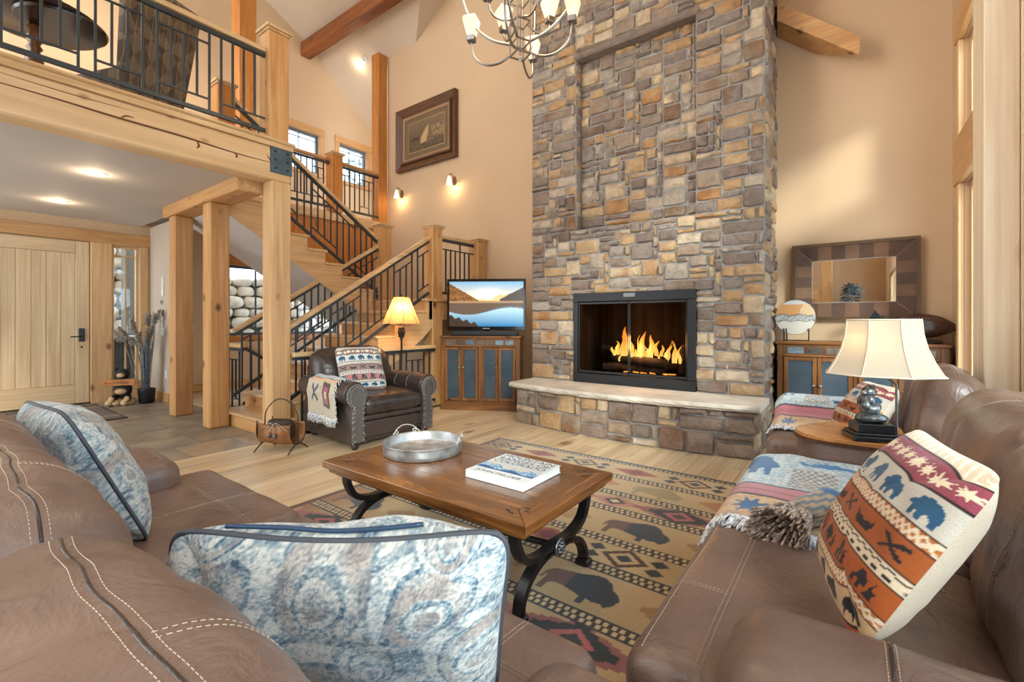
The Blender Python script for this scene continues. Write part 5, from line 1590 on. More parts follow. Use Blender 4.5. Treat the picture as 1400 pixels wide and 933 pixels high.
def paisley(seed, sx=1.0):
    def fn(U, V):
        Us = np.abs(U - .5) * sx                       # mirrored damask
        wx = (vnoise(U, V, 7, seed) - .5) * .05; wy = (vnoise(U, V, 7, seed + 1) - .5) * .05
        x, y = Us + wx, V + wy
        tone = .62 + .20 * (vnoise(U, V, 9, seed + 2) - .5)            # 0 dark .. 1 pale
        brown = np.zeros(U.shape)
        motifs = [(.0, .80, .17, 1.35), (.30, .72, .15, 1.2), (.0, .30, .20, 1.2), (.24, .28, .12, 1.0), (.44, .45, .13, 1.2), (.46, .12, .12, 1.0), (.16, .52, .07, 1.4), (.34, .98, .10, 1.0), (.13, .05, .10, 1.0)]
        for (cx, cy, r, st) in motifs:
            dx, dy = (x - cx), (y - cy) / st
            d = np.sqrt(dx * dx + dy * dy) * (1 + .35 * np.clip(-dy / r, -1, 1)) / r
            k = d < 1.12
            t_ = np.where(d < .25, .52, np.where(d < .38, .72, np.where(d < .47, .36, np.where(d < .72, .62, np.where(d < .79, .30, np.where(d < 1.0, .74, .44))))))
            tone = np.where(k, t_ + .10 * np.sin(np.arctan2(dy, dx) * 9) * (d > .5), tone)
            brown = np.where(k & ((d < .25) | ((d > .5) & (d < .72))), .75, brown)
        blot = vnoise(U, V, 14, seed + 3); tone = tone - .22 * np.clip((blot - .58) * 4, 0, 1)
        f1 = vnoise(U, V, 130, seed + 5); f2 = vnoise(U, V * .6, 200, seed + 6)
        t2 = np.clip(tone + .10 + .62 * (f1 - .5) + .62 * (f2 - .5), 0, 1)[..., None]
        navy_, mid, pale, br = C(58, 88, 112), C(142, 160, 168), C(214, 214, 208), C(148, 132, 124)
        col = np.where(t2 < .5, navy_ + (mid - navy_) * (t2 / .5), mid + (pale - mid) * ((t2 - .5) / .5))
        bm = np.clip(brown * 1.3 * (vnoise(U, V, 12, seed + 8) - .15), 0, .7)[..., None]
        return col * (1 - bm) + (br * (.7 + .6 * t2)) * bm
    return fn
PAIS = attr_mat('woven_paisley', .9, .4, 420, .2)
PIPE = plain('dark_piping', (62, 66, 74), .6)
pillow('paisley_pillow', 'large blue-grey paisley cushion with zip, close on the sofa seat', (-1.06, .34, .47), (-.56, .70, .47), (-.50, .68, .865), (-1.05, .30, .855), .26, PAIS, paisley(3), 240, PIPE, backfn=paisley(5), wr=.014, sag=.028, pinch=.03, lift=.024, piper=.0065)
pillow('paisley_pillow', 'blue-grey paisley cushion standing edge-on farther along the sofa', (-1.93, .52, .47), (-2.44, .47, .47), (-2.50, .27, .95), (-2.0, .31, .955), .24, PAIS, paisley(11), 150, PIPE, backfn=paisley(13), wr=.012, pinch=.03, seed=4.0)
# zip along the top of the close cushion
ZP = bpy.data.objects['paisley_pillow']
MB().tube(catmull([(-.96, .372, .848), (-.88, .44, .842), (-.80, .498, .836), (-.72, .555, .842), (-.66, .60, .850)], 6), .005, 6).build('zipper', plain('navy_zip', (34, 58, 84), .4), ZP, local=False, smooth=True)

WOV = attr_mat('woven_cover', .9, .5, 420, .2)
def lodge(P):
    def fn(U, V):
        col = np.zeros(U.shape + (3,)); col[:] = P['cream']
        def band(a, b, c): col[(V >= a) & (V < b)] = c
        def zig(a, b, c1, c2, n=15):
            h = (b - a); k = (V >= a) & (V < b); col[k] = c1
            t_ = np.abs(((U * n) % 1) - .5) * 2; vv = (V - a) / h
            col[k & (np.abs(vv - .15 - .7 * t_) < .2)] = c2; t2 = 1 - t_; col[k & (np.abs(vv - .15 - .7 * t2) < .13)] = c2
        band(0, .04, P['b4']); band(.04, .15, P['bison_bg']); zig(.15, .20, P['zig'], P['cream']); band(.20, .33, P['b2'])
        band(.33, .41, P['cream']); band(.41, .54, P['b3']); zig(.54, .61, P['zig'], P['cream']); band(.61, .78, P['bear_bg']); band(.78, .92, P['leaf_bg']); band(.92, 1.01, P['cream'])
        k = (V > .93) & (V < .985); t_ = ((U * 16 + V * 20) % 1) < .35; col[k & t_] = P['edge']
        for yb in (.04, .15, .20, .33, .41, .54, .61, .78, .92): col[np.abs(V - yb) < .004] = P['line']
        k = (V > .345) & (V < .395); ck = ((np.floor(U * 34) + np.floor((V - .345) / .02)) % 2) < 1; col[k & ck & (np.abs(V - .37) > .006)] = P['line']
        for i in range(5):
            cx = .1 + i * .2
            stamp(col, U, V, BEAR, cx, .69, .15, .12, P['bear'])
            stamp(col, U, V, BISON, cx, .095, .14, .085, P['bison'], True)
            stamp(col, U, V, LEAF, cx - .03, .85, .12, .09, P['leaf']); stamp(col, U, V, LEAF, cx + .07, .85, .08, .07, P['leaf'])
            stamp(col, U, V, CANOE if i % 2 else PADDLE, cx, .475, .14, .085, P['fig'])
            stamp(col, U, V, CABIN, cx, .265, .13, .095, P['fig'])
            if P.get('pink') is not None:
                k = (np.abs(U - cx - .1) < .045) & (V > .215) & (V < .315); col[k] = P['pink']
        col *= (1 + .06 * (np.round(V * 150) % 2) - .03)[..., None]
        return col
    return fn
RUSTP = dict(cream=C(218, 200, 172), b4=C(160, 76, 44), bison_bg=C(196, 164, 124), zig=C(176, 104, 50), b2=C(162, 82, 34), b3=C(158, 84, 38), bear_bg=C(196, 190, 178), leaf_bg=C(146, 70, 84), edge=C(236, 228, 208), line=C(50, 38, 34), bear=C(44, 88, 120), bison=C(34, 32, 34), leaf=C(232, 216, 184), fig=C(40, 36, 38))
GREYP = dict(cream=C(216, 212, 202), b4=C(150, 124, 116), bison_bg=C(204, 208, 204), zig=C(140, 122, 116), b2=C(142, 122, 118), b3=C(150, 124, 122), bear_bg=C(200, 206, 204), leaf_bg=C(130, 108, 102), edge=C(120, 96, 90), line=C(70, 62, 62), bear=C(38, 84, 116), bison=C(38, 84, 116), leaf=C(230, 224, 210), fig=C(52, 58, 66), pink=C(196, 120, 124))
BL = np.array((-.09, 1.69, .53)); R_ = np.array((.10, -.5, 0)); Uv = np.array((.245, .10, .41))
pillow('lodge_pillow', 'rust and cream cushion with blue bears leaning in the loveseat', BL, BL + R_, BL + R_ + Uv, BL + Uv, .18, WOV, lodge(RUSTP), 150, None, (196, 184, 166), wr=.008, pinch=.06)
BL = np.array((-.12, 3.74, .50)); R_ = np.array((.16, -.36, 0)); Uv = np.array((.20, .03, .36))
pillow('lodge_pillow', 'smaller rust bear cushion standing on the recliner behind the lamp', BL, BL + R_, BL + R_ + Uv, BL + Uv, .2, WOV, lodge(RUSTP), 100, None, (214, 204, 188), wr=.008, pinch=.06, seed=3)
# cushion on armchair
AM = Matrix.Translation((-4.255, 3.075, 0)) @ Matrix.Rotation(math.radians(-5), 4, 'Z') @ Matrix.Diagonal((1.12, 1, 1, 1))
def am(p): return tuple(AM @ Vector(p))
pillow('lodge_pillow', 'grey and pink lodge cushion with blue bears on the club chair', am((.06, -.36, .505)), am((.19, .11, .505)), am((-.03, .15, .965)), am((-.15, -.32, .965)), .17, WOV, lodge(GREYP), 130, None, (200, 196, 188), wr=.006, pinch=.04, seed=6)

# ============================================================ throws
def sheet(name, label, fn, nu, nv, colfn, fringe=None, group=None, loc=None, yarn=None):
    """fn(u,v)->point; fringe: list of (edge sampler, outward vec)"""
    U, V = np.meshgrid(np.linspace(0, 1, nu + 1), np.linspace(0, 1, nv + 1))
    P = np.zeros(U.shape + (3,))
    for i in range(nv + 1):
        for j in range(nu + 1): P[i, j] = fn(U[i, j], V[i, j])
    c = P.reshape(-1, 3)
    t = thing(name, label, 'throw blanket', (c[:, 0].mean(), c[:, 1].mean(), c[:, 2].min()), group=group)
    o = color_grid('cloth', P, nu, nv, colfn(U, V), attr_mat('knit_throw', .95, .6, 300, .3), t, local=False)
    md = o.modifiers.new('thick', 'SOLIDIFY'); md.thickness = .008; md.offset = 0
    if fringe:
        m = MB(); rg = random.Random(9)
        for (n, st, drop) in fringe:
            for k in range(n):
                p = Vector(st((k + .5) / n)); d = Vector(drop((k + .5) / n)); j = Vector((rg.uniform(-.012, .012), rg.uniform(-.012, .012), rg.uniform(-.004, .006)))
                q = Vector((rg.uniform(-.01, .01), rg.uniform(-.01, .01), rg.uniform(.0, .014)))
                m.tube([p, p + d * .5 + q, p + d + j], [.004, .005, .0035], 5)
        f = m.build('fringe', yarn or plain('fringe_yarn', (186, 202, 210), .95, vary=.4, vs=60), t, local=False, smooth=True); f['kind'] = 'stuff'
    return t
def throw_col(U, V):
    # v = 0 at fringe
    col = np.zeros(U.shape + (3,)); col[:] = C(176, 192, 198)
    n = hashn(np.round(U * 60), np.round(V * 60)); col[n > .6] = C(150, 174, 188); col[n < .2] = C(206, 208, 202)
    ck = (V > .46) & (V < .78) & (U > .34) & (U < .62); c2 = ((np.floor(U * 44) + np.floor(V * 34)) % 2) < 1; col[ck & c2] = C(140, 122, 106)
    col[V < .27] = C(204, 174, 130); k = (V < .27) & (n > .7); col[k] = C(186, 146, 120)
    k = (V > .27) & (V < .42); col[k] = C(182, 120, 128); k = (V > .335) & (V < .345); col[k] = C(120, 90, 60)
    for y in (.265, .42): col[np.abs(V - y) < .008] = C(44, 44, 50)
    stamp(col, U, V, LEAF, .2, .14, .2, .2, C(46, 98, 140)); stamp(col, U, V, CANOE, .55, .15, .18, .06, C(46, 98, 140))
    stamp(col, U, V, ELK, .56, .88, .40, .18, C(30, 112, 166)); stamp(col, U, V, BEAR, .11, .78, .3, .36, C(30, 92, 140), True); stamp(col, U, V, CANOE, .72, .52, .12, .08, C(36, 88, 130))
    return col
def t1(u, v):
    x = -.452 + u * .66; y = 1.90 + v * .965 - .05 * u * (1 - v) + .02 * math.sin(u * 5) * (1 - v)
    zt = .503 + .010 * noise.noise(Vector((u * 5, v * 4, 1))) + .012 * max(0, noise.noise(Vector((u * 3, v * 2.5, 7)))) + .03 * max(0, v - .82)
    if x < -.36:
        s = (-.36 - x) / .092; zt -= .075 * s * s; x = -.36 - .088 * math.sin(s * 1.35)
    return (x, y, zt)
sheet('throw_blanket', 'fringed wildlife throw with blue elk spread over the loveseat', t1, 90, 110, throw_col,
      [(150, lambda s: t1(s, 0), lambda s: (-.02 * (1 - s), -.085, -.022 if s > .12 else -.07))])
# bunched fringe beside the cushion
def t1b(u, v):
    a = u * 2 * math.pi
    y = 1.87 + .20 * v; r = .045 + .015 * v + .004 * math.sin(u * 25)
    return (-.155 + .10 * v + r * math.cos(a), y, .555 + r * .9 * math.sin(a) + .005)
def dark_col(U, V):
    col = np.zeros(U.shape + (3,)); col[:] = C(176, 150, 116); s = np.sin(U * 60 + V * 9) > .2; col[s] = C(70, 100, 124); col[V > .8] = C(46, 98, 140); return col
sheet('throw_corner', 'rolled fringe bundle of the throw tucked by the bear cushion', t1b, 30, 12, dark_col,
      [(90, lambda s: t1b(s, 0), lambda s: (-.05 + .04 * math.cos(s * 6.28), -.10, -.035 + .03 * math.sin(s * 6.28))), (70, lambda s: (-.155 + .028 * math.cos(s * 40), 1.88, .555 + .028 * math.sin(s * 57)), lambda s: (-.05 + .05 * math.cos(s * 40), -.095, -.03 + .03 * math.sin(s * 57)))], yarn=plain('mixed_yarn', (128, 116, 104), .95, vary=.75, vs=70))
def t2(u, v):
    x = -.47 + u * .55
    # profile: seat then up over the arm
    pts = [(3.68, .505), (3.85, .51), (4.0, .55), (4.08, .645), (4.2, .658), (4.32, .65), (4.375, .56)]
    s = v * (len(pts) - 1); i = min(int(s), len(pts) - 2); f = s - i
    y = pts[i][0] * (1 - f) + pts[i + 1][0] * f; z_ = pts[i][1] * (1 - f) + pts[i + 1][1] * f
    z_ += .006 * noise.noise(Vector((u * 6, v * 6, 3))) + .008
    if u < .12: z_ -= .05 * ((.12 - u) / .12) ** 2
    return (x, y, z_)
sheet('throw_blanket', 'folded wildlife throw draped over the far recliner arm', t2, 60, 60, throw_col,
      [(110, lambda s: t2(s, 0), lambda s: (-.01, -.05, -.012))])
def chair_throw(U, V):
    # v: 0 hanging outside bottom .. 1 on the seat side
    col = np.zeros(U.shape + (3,)); col[:] = C(196, 184, 162)
    k = V > .5; col[k] = C(160, 182, 192); n = hashn(np.round(U * 50), np.round(V * 60)); col[k & (n > .6)] = C(178, 186, 184)
    k = (V > .44) & (V <= .5); col[k] = C(212, 170, 124); col[np.abs(V - .505) < .008] = C(40, 40, 46)
    k = (U > .55) & (U < .86) & (V > .1) & (V < .42); col[k] = C(70, 50, 40); k = (np.abs(U - .70) < .09) & (np.abs(V - .26) < .11); col[k] = C(168, 78, 112); k = (np.abs(U - .70) < .035) & (np.abs(V - .26) < .045); col[k] = C(224, 200, 150)
    stamp(col, U, V, PADDLE, .3, .28, .2, .24, C(40, 70, 96)); stamp(col, U, V, CANOE, .6, .78, .5, .18, C(42, 92, 130))
    return col
def t3(u, v):
    pts = [(-.545, .30), (-.55, .42), (-.565, .53), (-.54, .64), (-.44, .682), (-.35, .645), (-.32, .58), (-.29, .53)]
    s = v * (len(pts) - 1); i = min(int(s), len(pts) - 2); f = s - i
    y = pts[i][0] * (1 - f) + pts[i + 1][0] * f; z_ = pts[i][1] * (1 - f) + pts[i + 1][1] * f
    x = -.22 + u * .50 + .02 * (1 - v) * (u - .5)
    return am((x, y - .012 * math.sin(u * 9) * (1 - v), z_ + .004 * math.sin(u * 14)))
sheet('throw_blanket', 'small fringed throw hanging over the club chair arm', t3, 60, 70, chair_throw,
      [(90, lambda s: t3(s, 0), lambda s: (.0, -.008, -.085)), (26, lambda s: t3(1, s * .9), lambda s: (.02, .0, -.05))])

# ============================================================ lamps
SHADE = None
def shade_mat(name, c, ec, es):
    t = NT(name); t.b.inputs['Base Color'].default_value = lin4(c); t.b.inputs['Roughness'].default_value = .9
    tr = t.node('ShaderNodeBsdfTranslucent'); tr.inputs[0].default_value = lin4(c)
    mx = t.node('ShaderNodeMixShader'); mx.inputs[0].default_value = .45
    out = t.n['Material Output']; t.link(t.b, 0, mx, 1); t.link(tr, 0, mx, 2); t.link(mx, 0, out, 'Surface')
    nz = t.node('ShaderNodeTexNoise', i_Scale=260.0); mp = t.coords(); t.link(mp, 0, nz, 'Vector'); t.bump(nz, 0, .2, .002)
    return t.m
def point(name, loc, e, c=(1, .72, .42), r=.03):
    l = bpy.data.lights.new(name, 'POINT'); l.energy = e; l.color = c; l.shadow_soft_size = r
    o = bpy.data.objects.new(name, l); COL.objects.link(o); o.location = loc; return o
# floor lamp behind the club chair
FLx, FLy = -4.70, 3.90
FLp = thing('floor_lamp', 'floor lamp with parchment shade and pine cone finial behind club chair', 'floor lamp', (FLx, FLy, 0))
MB().lathe([(0, 0), (.14, 0), (.145, .012), (.10, .03), (.03, .045), (.018, .07)], n=24).build('base', IRON, FLp, smooth=True)
MB().lathe([(.016, .05), (.014, .5), (.02, .52), (.013, .54), (.012, 1.0), (.022, 1.02), (.016, 1.04)], n=12).build('pole', plain('bronze_pole', (74, 58, 46), .35, .8), FLp, smooth=True)
m = MB()
for i in range(5):
    for k in range(6):
        a = k * math.pi / 3 + i * .5; r = .022 * math.sin(math.pi * (i + 1.2) / 6.5) + .012
        m.ball((r * math.cos(a), r * math.sin(a), 1.05 + i * .026), .017, 6, 4)
m.lathe([(.012, 1.03), (.03, 1.08), (.03, 1.13), (.012, 1.2)], n=8)
m.build('pine_cone', plain('bronze_cone', (58, 46, 38), .5, .6), FLp, smooth=True)
SH1 = shade_mat('parchment_shade', (226, 178, 116), None, 0)
def hex_shade(prof, n, rot=0.0):
    m = MB()
    for (r, z) in prof:
        for k in range(n):
            a = 2 * math.pi * k / n + rot; m.v.append((r * math.cos(a), r * math.sin(a), z))
    for i in range(len(prof) - 1):
        for k in range(n): m.f.append((i * n + k, i * n + (k + 1) % n, (i + 1) * n + (k + 1) % n, (i + 1) * n + k))
    return m
hex_shade([(.245, 1.215), (.10, 1.555)], 8, .2).build('lamp_shade', SH1, FLp)
m = MB()
for k in range(8):
    a = 2 * math.pi * k / 8 + .2; m.tube([(.247 * math.cos(a), .247 * math.sin(a), 1.215), (.102 * math.cos(a), .102 * math.sin(a), 1.555)], .003, 5)
m.build('shade_rib', plain('shade_lacing', (120, 78, 42), .7), FLp)
MB().lathe([(.012, 1.2), (.012, 1.5), (.004, 1.56), (.012, 1.575), (.004, 1.6)], n=8).build('finial', IRON, FLp, smooth=True)
point('lamp_bulb', (FLx + .05, FLy - .03, 1.40), 8, (1, .68, .36))

# table lamp on console
TLx, TLy, TLz = .085, 2.98, .637
TL = thing('table_lamp', 'table lamp with cream bell shade over a bronze bear sculpture', 'table lamp', (TLx, TLy, TLz), math.radians(20))
MB().cbox(-.105, .105, -.085, .085, 0, .025, .004).cbox(-.095, .095, -.075, .075, .025, .04, .004).build('base', plain('black_base', (26, 28, 30), .35), TL)
MB().cbox(-.08, .08, -.062, .062, .04, .085, .004).build('plinth', plain('black_base', (26, 28, 30), .35), TL)
def blob(m, c, r, s, seed): 
    b = len(m.v); m.ball(c, r, 14, 10, s)
    for i in range(b, len(m.v)):
        p = Vector(m.v[i]); n_ = noise.noise(p * 26 + Vector((seed, 0, 0))); m.v[i] = tuple(p + (p - Vector(c)).normalized() * n_ * .011)
m = MB()
blob(m, (0, 0, .11), .05, (1.45, 1.05, .62), 1); blob(m, (-.005, 0, .155), .045, (1.1, .95, .9), 2); blob(m, (-.01, 0, .20), .036, (.95, .9, 1.2), 3); blob(m, (-.012, -.004, .245), .032, (1.0, .95, 1.0), 4); blob(m, (-.04, -.012, .238), .016, (1.4, 1, .9), 5)
blob(m, (0, .02, .272), .009, (1, 1, 1), 6); blob(m, (0, -.02, .272), .009, (1, 1, 1), 7); blob(m, (-.035, .035, .18), .018, (.8, .8, 1.6), 8); blob(m, (-.035, -.035, .18), .018, (.8, .8, 1.6), 9)
m.build('bear_sculpture', plain('patina_bronze', (92, 96, 98), .36, .7, vary=.5, vs=40), TL, smooth=True)
MB().tube(catmull([(.095, -.03, .02), (.095, -.03, .25), (.092, -.028, .29), (.05, -.01, .335), (.045, -.008, .40)], 5), .006, 8).build('stem', plain('grey_stem', (110, 112, 112), .35, .8), TL, smooth=True)
prof = [(.258, .335), (.246, .345), (.215, .40), (.185, .47), (.168, .54), (.162, .605), (.160, .612)]
m = hex_shade(prof, 8, math.radians(8))
m.xf(Matrix.Translation((.045, -.008, 0)) @ Matrix.Diagonal((1, .8, 1, 1))).build('lamp_shade', shade_mat('linen_shade', (208, 196, 174), None, 0), TL)
m = MB()
for (r, z) in ((.259, .336), (.162, .612)): m.tube([(r * math.cos(2 * math.pi * k / 8 + math.radians(8)) + .045, r * math.sin(2 * math.pi * k / 8 + math.radians(8)) * .8 - .008, z) for k in range(8)], .004, 6, closed=True)
for k in range(8):
    a = 2 * math.pi * k / 8 + math.radians(8); m.tube([(r * math.cos(a) + .045, r * math.sin(a) * .8 - .008, z) for r, z in prof], .0035, 5)
m.build('shade_piping', plain('shade_trim', (206, 192, 170), .8), TL, smooth=True)
MB().tube([(.045, -.008, .40), (.045, -.008, .62), (.045, -.008, .635)], [.003, .003, .008], 8).build('finial', IRON, TL)
_tp = mw(TL) @ Vector((-.03, -.03, .5))
point('lamp_bulb', tuple(_tp), .45, (1, .66, .34))

# chandelier
CHX, CHY, CHZ = -1.95, 2.72, 3.18
CD = thing('chandelier', 'two-tier nickel chandelier with glowing square glass shades', 'chandelier', (CHX, CHY, CHZ))
GLOW = emit('glowing_glass', (255, 226, 180), 1.6)
def gl_grad():
    t = NT('frosted_lamp_glass'); mp = t.coords(); 
    t.b.inputs['Base Color'].default_value = lin4((206, 176, 138)); t.b.inputs['Roughness'].default_value = .4
    nz = t.node('ShaderNodeTexNoise', i_Scale=5.0); t.link(mp, 0, nz, 'Vector')
    r = t.ramp([(.35, (255, 214, 150)), (.65, (255, 240, 214))]); t.link(nz, 0, r, 0); t.link(r, 0, t.b, 'Emission Color'); t.b.inputs['Emission Strength'].default_value = .62
    return t.m
FROST = gl_grad()
def ch_shade(p, yaw):
    p = Vector(p)
    R = Matrix.Translation(p) @ Matrix.Rotation(yaw, 4, 'Z')
    h = MB().cbox(-.03, .03, -.03, .03, -.014, .03, .004); h.xf(R)
    holder = h.build('socket', NICKEL, CD)
    s = hex_shade([(.034, .02), (.048, .06), (.064, .11), (.074, .15), (.062, .17)], 4, math.pi / 4)
    s.xf(R).build('glass_shade', FROST, holder)
    return holder
cage = .062
m = MB()
for k in range(4):
    a = math.radians(20 + 90 * k); x, y = cage * 1.25 * math.cos(a), cage * 1.25 * math.sin(a)
    m.tube([(x, y, .02), (x, y, .75)], .006, 8)
m.tube([(0, 0, .0), (0, 0, 1.2)], .007, 8)
for z in (.02, .11, .26, .42, .6):
    q = [(cage * 1.25 * math.cos(math.radians(20 + 90 * k)), cage * 1.25 * math.sin(math.radians(20 + 90 * k)), z) for k in range(4)]
    for k in range(4): m.obox(q[k], q[(k + 1) % 4], .008, .012)
m.build('cage', NICKEL, CD, smooth=False)
for k in range(4):
    a = math.radians(20 + 90 * k); c, s = math.cos(a), math.sin(a); r0 = cage * 1.25
    pts = catmull([(c * r0, s * r0, .03), (c * .16, s * .16, -.012), (c * .26, s * .26, -.01), (c * .35, s * .35, .05), (c * .38, s * .38, .13), (c * .385, s * .385, .19)], 6)
    MB().tube(pts, .009, 8).build('lower_arm', NICKEL, CD, smooth=True)
    ch_shade((c * .385, s * .385, .20), a)
    pts = catmull([(c * r0, s * r0, .11), (c * .22, s * .22, .17), (c * .36, s * .36, .30), (c * .45, s * .45, .50), (c * .46, s * .46, .66)], 6)
    MB().tube(pts, .010, 8).build('long_bow', NICKEL, CD, smooth=True)
for k in range(4):
    a = math.radians(65 + 90 * k); c, s = math.cos(a), math.sin(a); r0 = .06
    pts = catmull([(c * r0, s * r0, .27), (c * .13, s * .13, .235), (c * .21, s * .21, .24), (c * .255, s * .255, .29), (c * .26, s * .26, .34)], 6)
    MB().tube(pts, .008, 8).build('upper_arm', NICKEL, CD, smooth=True)
    ch_shade((c * .26, s * .26, .35), a)
MB().tube([(0, 0, 1.2), (0, 0, 5.9)], .008, 6).build('hanging_rod', NICKEL, CD)
MB().lathe([(.0, -.03), (.01, -.02), (.006, .02)], n=10).build('bottom_finial', NICKEL, CD, smooth=True)
point('chandelier_bulbs', (CHX, CHY, CHZ + .80), 50, (1, .74, .44), .3)

# sconces
def sconce(label, x, z):
    t = thing('wall_sconce', label, 'wall light', (x, YW, z), group='sconces above the landing')
    BR = plain('aged_bronze', (112, 84, 60), .4, .7)
    MB().lathe([(0, 0), (.05, 0), (.045, .012), (.02, .02)], n=6).xf(Matrix.Rotation(math.pi / 2, 4, 'X') @ Matrix.Diagonal((1, 1.8, 1, 1))).build('back_plate', BR, t)
    MB().tube(catmull([(0, -.015, .03), (0, -.06, .09), (0, -.11, .10), (0, -.135, .05)], 5), .007, 8).build('arm', BR, t, smooth=True)
    MB().lathe([(.02, .05), (.03, .02), (.04, -.03), (.052, -.09), (.058, -.10)], (0, -.135, 0), 14).build('glass_shade', emit('sconce_glass', (255, 232, 190), 1.1), t, smooth=True)
    point('sconce_bulb', (x, YW - .135, z - .12), 3.2, (1, .72, .40), .02)
sconce('lit bronze wall sconce nearer the tall amber post', -7.03, 3.73)
sconce('lit bronze wall sconce nearer the stone chimney', -5.62, 3.73)

# recessed downlights
def downlight(label, loc, nrm=(0, 0, -1), e=30, spot=True):
    t = thing('recessed_light', label, 'ceiling light', loc)
    q = Vector(nrm).to_track_quat('Z', 'Y').to_matrix().to_4x4()
    MB().lathe([(.075, 0), (.10, 0), (.10, .006), (.075, .008)], n=28).xf(q).build('trim_ring', WHITEP, t, smooth=False)
    MB().lathe([(0, .002), (.075, .002), (.075, .003), (0, .003)], n=28).xf(q).build('lens', emit('downlight_lens', (255, 232, 196), 3.0), t)
    l = bpy.data.lights.new('downlight_beam', 'POINT'); l.energy = e * .09; l.color = (1, .80, .55); l.shadow_soft_size = .05
    o = bpy.data.objects.new('downlight_beam', l); COL.objects.link(o); o.location = Vector(loc) + Vector(nrm) * .09; o.rotation_euler = Vector(nrm).to_track_quat('-Z', 'Y').to_euler()
downlight('lit recessed light in entry ceiling nearer the loft beam', (-6.29, 1.2, 2.78))
downlight('lit recessed light in entry ceiling nearer the front door', (-8.11, 1.2, 2.78))
nG = Vector((0, -.85, -1)).normalized()
downlight('lit recessed light in the sloping gallery ceiling', (-8.28, 5.75, zG(5.75)), tuple(nG), 25)
sm = thing('smoke_detector', 'white smoke detector on the sloping gallery ceiling', 'smoke detector', (-8.05, 5.72, zG(5.72)))
MB().lathe([(0, .035), (.05, .035), (.065, .02), (.068, 0)], n=24).xf(nG.to_track_quat('Z', 'Y').to_matrix().to_4x4()).build('housing', WHITEP, sm, smooth=True)
MB().lathe([(.02, .036), (.03, .036), (.03, .038), (.02, .038)], n=20).xf(nG.to_track_quat('Z', 'Y').to_matrix().to_4x4()).build('vent_ring', plain('grey_plastic', (150, 148, 144), .5), sm)

# ============================================================ wall art and mirror
def frame_ring(m, x0, x1, z0, z1, w, y_out, y_in, yb):
    """mitred frame: outer rect at depth y_out, inner at y_in (toward room = smaller y)"""
    o = [(x0, z0), (x1, z0), (x1, z1), (x0, z1)]; i = [(x0 + w, z0 + w), (x1 - w, z0 + w), (x1 - w, z1 - w), (x0 + w, z1 - w)]
    for k in range(4):
        k2 = (k + 1) % 4
        b = len(m.v)
        m.v += [(o[k][0], y_out, o[k][1]), (o[k2][0], y_out, o[k2][1]), (i[k2][0], y_in, i[k2][1]), (i[k][0], y_in, i[k][1]), (o[k][0], yb, o[k][1]), (o[k2][0], yb, o[k2][1]), (i[k2][0], yb, i[k2][1]), (i[k][0], yb, i[k][1])]
        m.f += [(b, b + 1, b + 2, b + 3), (b + 7, b + 6, b + 5, b + 4), (b, b + 4, b + 5, b + 1), (b + 3, b + 2, b + 6, b + 7), (b, b + 3, b + 7, b + 4), (b + 1, b + 5, b + 6, b + 2)]
    return m
px0, px1, pz0, pz1 = -7.12, -5.53, 4.14, 5.32
PF = thing('framed_picture', 'large brown framed animal picture hanging high on the wall', 'picture', ((px0 + px1) / 2, YW, pz0))
WN = wood('walnut_frame', (58, 32, 16), (86, 50, 26), (110, 68, 38), 'x', 2.0, .35, 0, coat=.2)
frame_ring(MB(), px0, px1, pz0, pz1, .12, YW - .09, YW - .05, YW - .004).build('outer_moulding', WN, PF, local=False)
frame_ring(MB(), px0 + .12, px1 - .12, pz0 + .12, pz1 - .12, .045, YW - .075, YW - .06, YW - .004).build('inner_moulding', WN, PF, local=False)
frame_ring(MB(), px0 + .165, px1 - .165, pz0 + .165, pz1 - .165, .05, YW - .05, YW - .04, YW - .004).build('liner', plain('tan_liner', (150, 116, 80), .6), PF, local=False)
frame_ring(MB(), px0 + .215, px1 - .215, pz0 + .215, pz1 - .215, .09, YW - .03, YW - .028, YW - .004).build('mat_board', plain('olive_mat', (112, 92, 66), .9, bump=.3), PF, local=False)
frame_ring(MB(), px0 + .305, px1 - .305, pz0 + .305, pz1 - .305, .012, YW - .034, YW - .034, YW - .004).build('fillet', plain('gilt_fillet', (180, 148, 104), .5, .4), PF, local=False)
nu, nv = 90, 60
U, V = np.meshgrid(np.linspace(0, 1, nu + 1), np.linspace(0, 1, nv + 1))
col = np.zeros(U.shape + (3,)); g_ = (.35 + .65 * V)[..., None]; col[:] = C(124, 104, 78) * g_
n = hashn(np.round(U * 50), np.round(V * 30)); k = (U > .62) & (V > .3) & (V < .75) & (n > .5); col[k] = C(160, 134, 96)
k = (V < .35) & (n > .7); col[k] = C(112, 92, 66)
k = pip([(.32, .22), (.36, .45), (.46, .68), (.56, .84), (.62, .80), (.66, .5), (.74, .24)], U, V); col[k] = C(120, 96, 68)
k = pip([(.33, .24), (.36, .46), (.47, .68), (.57, .82), (.56, .55), (.50, .26)], U, V); col[k] = C(190, 158, 112)
k = (np.abs(V - .44) < .05) & (U > .08) & (U < .3); col[k] = C(66, 52, 40)
ix0, ix1, iz0, iz1 = px0 + .317, px1 - .317, pz0 + .317, pz1 - .317
color_grid('print', np.stack([ix0 + U * (ix1 - ix0), np.full(U.shape, YW - .026), iz0 + V * (iz1 - iz0)], -1), nu, nv, col, attr_mat('picture_print', .4, 0, 100, 0, .4), PF, local=False)

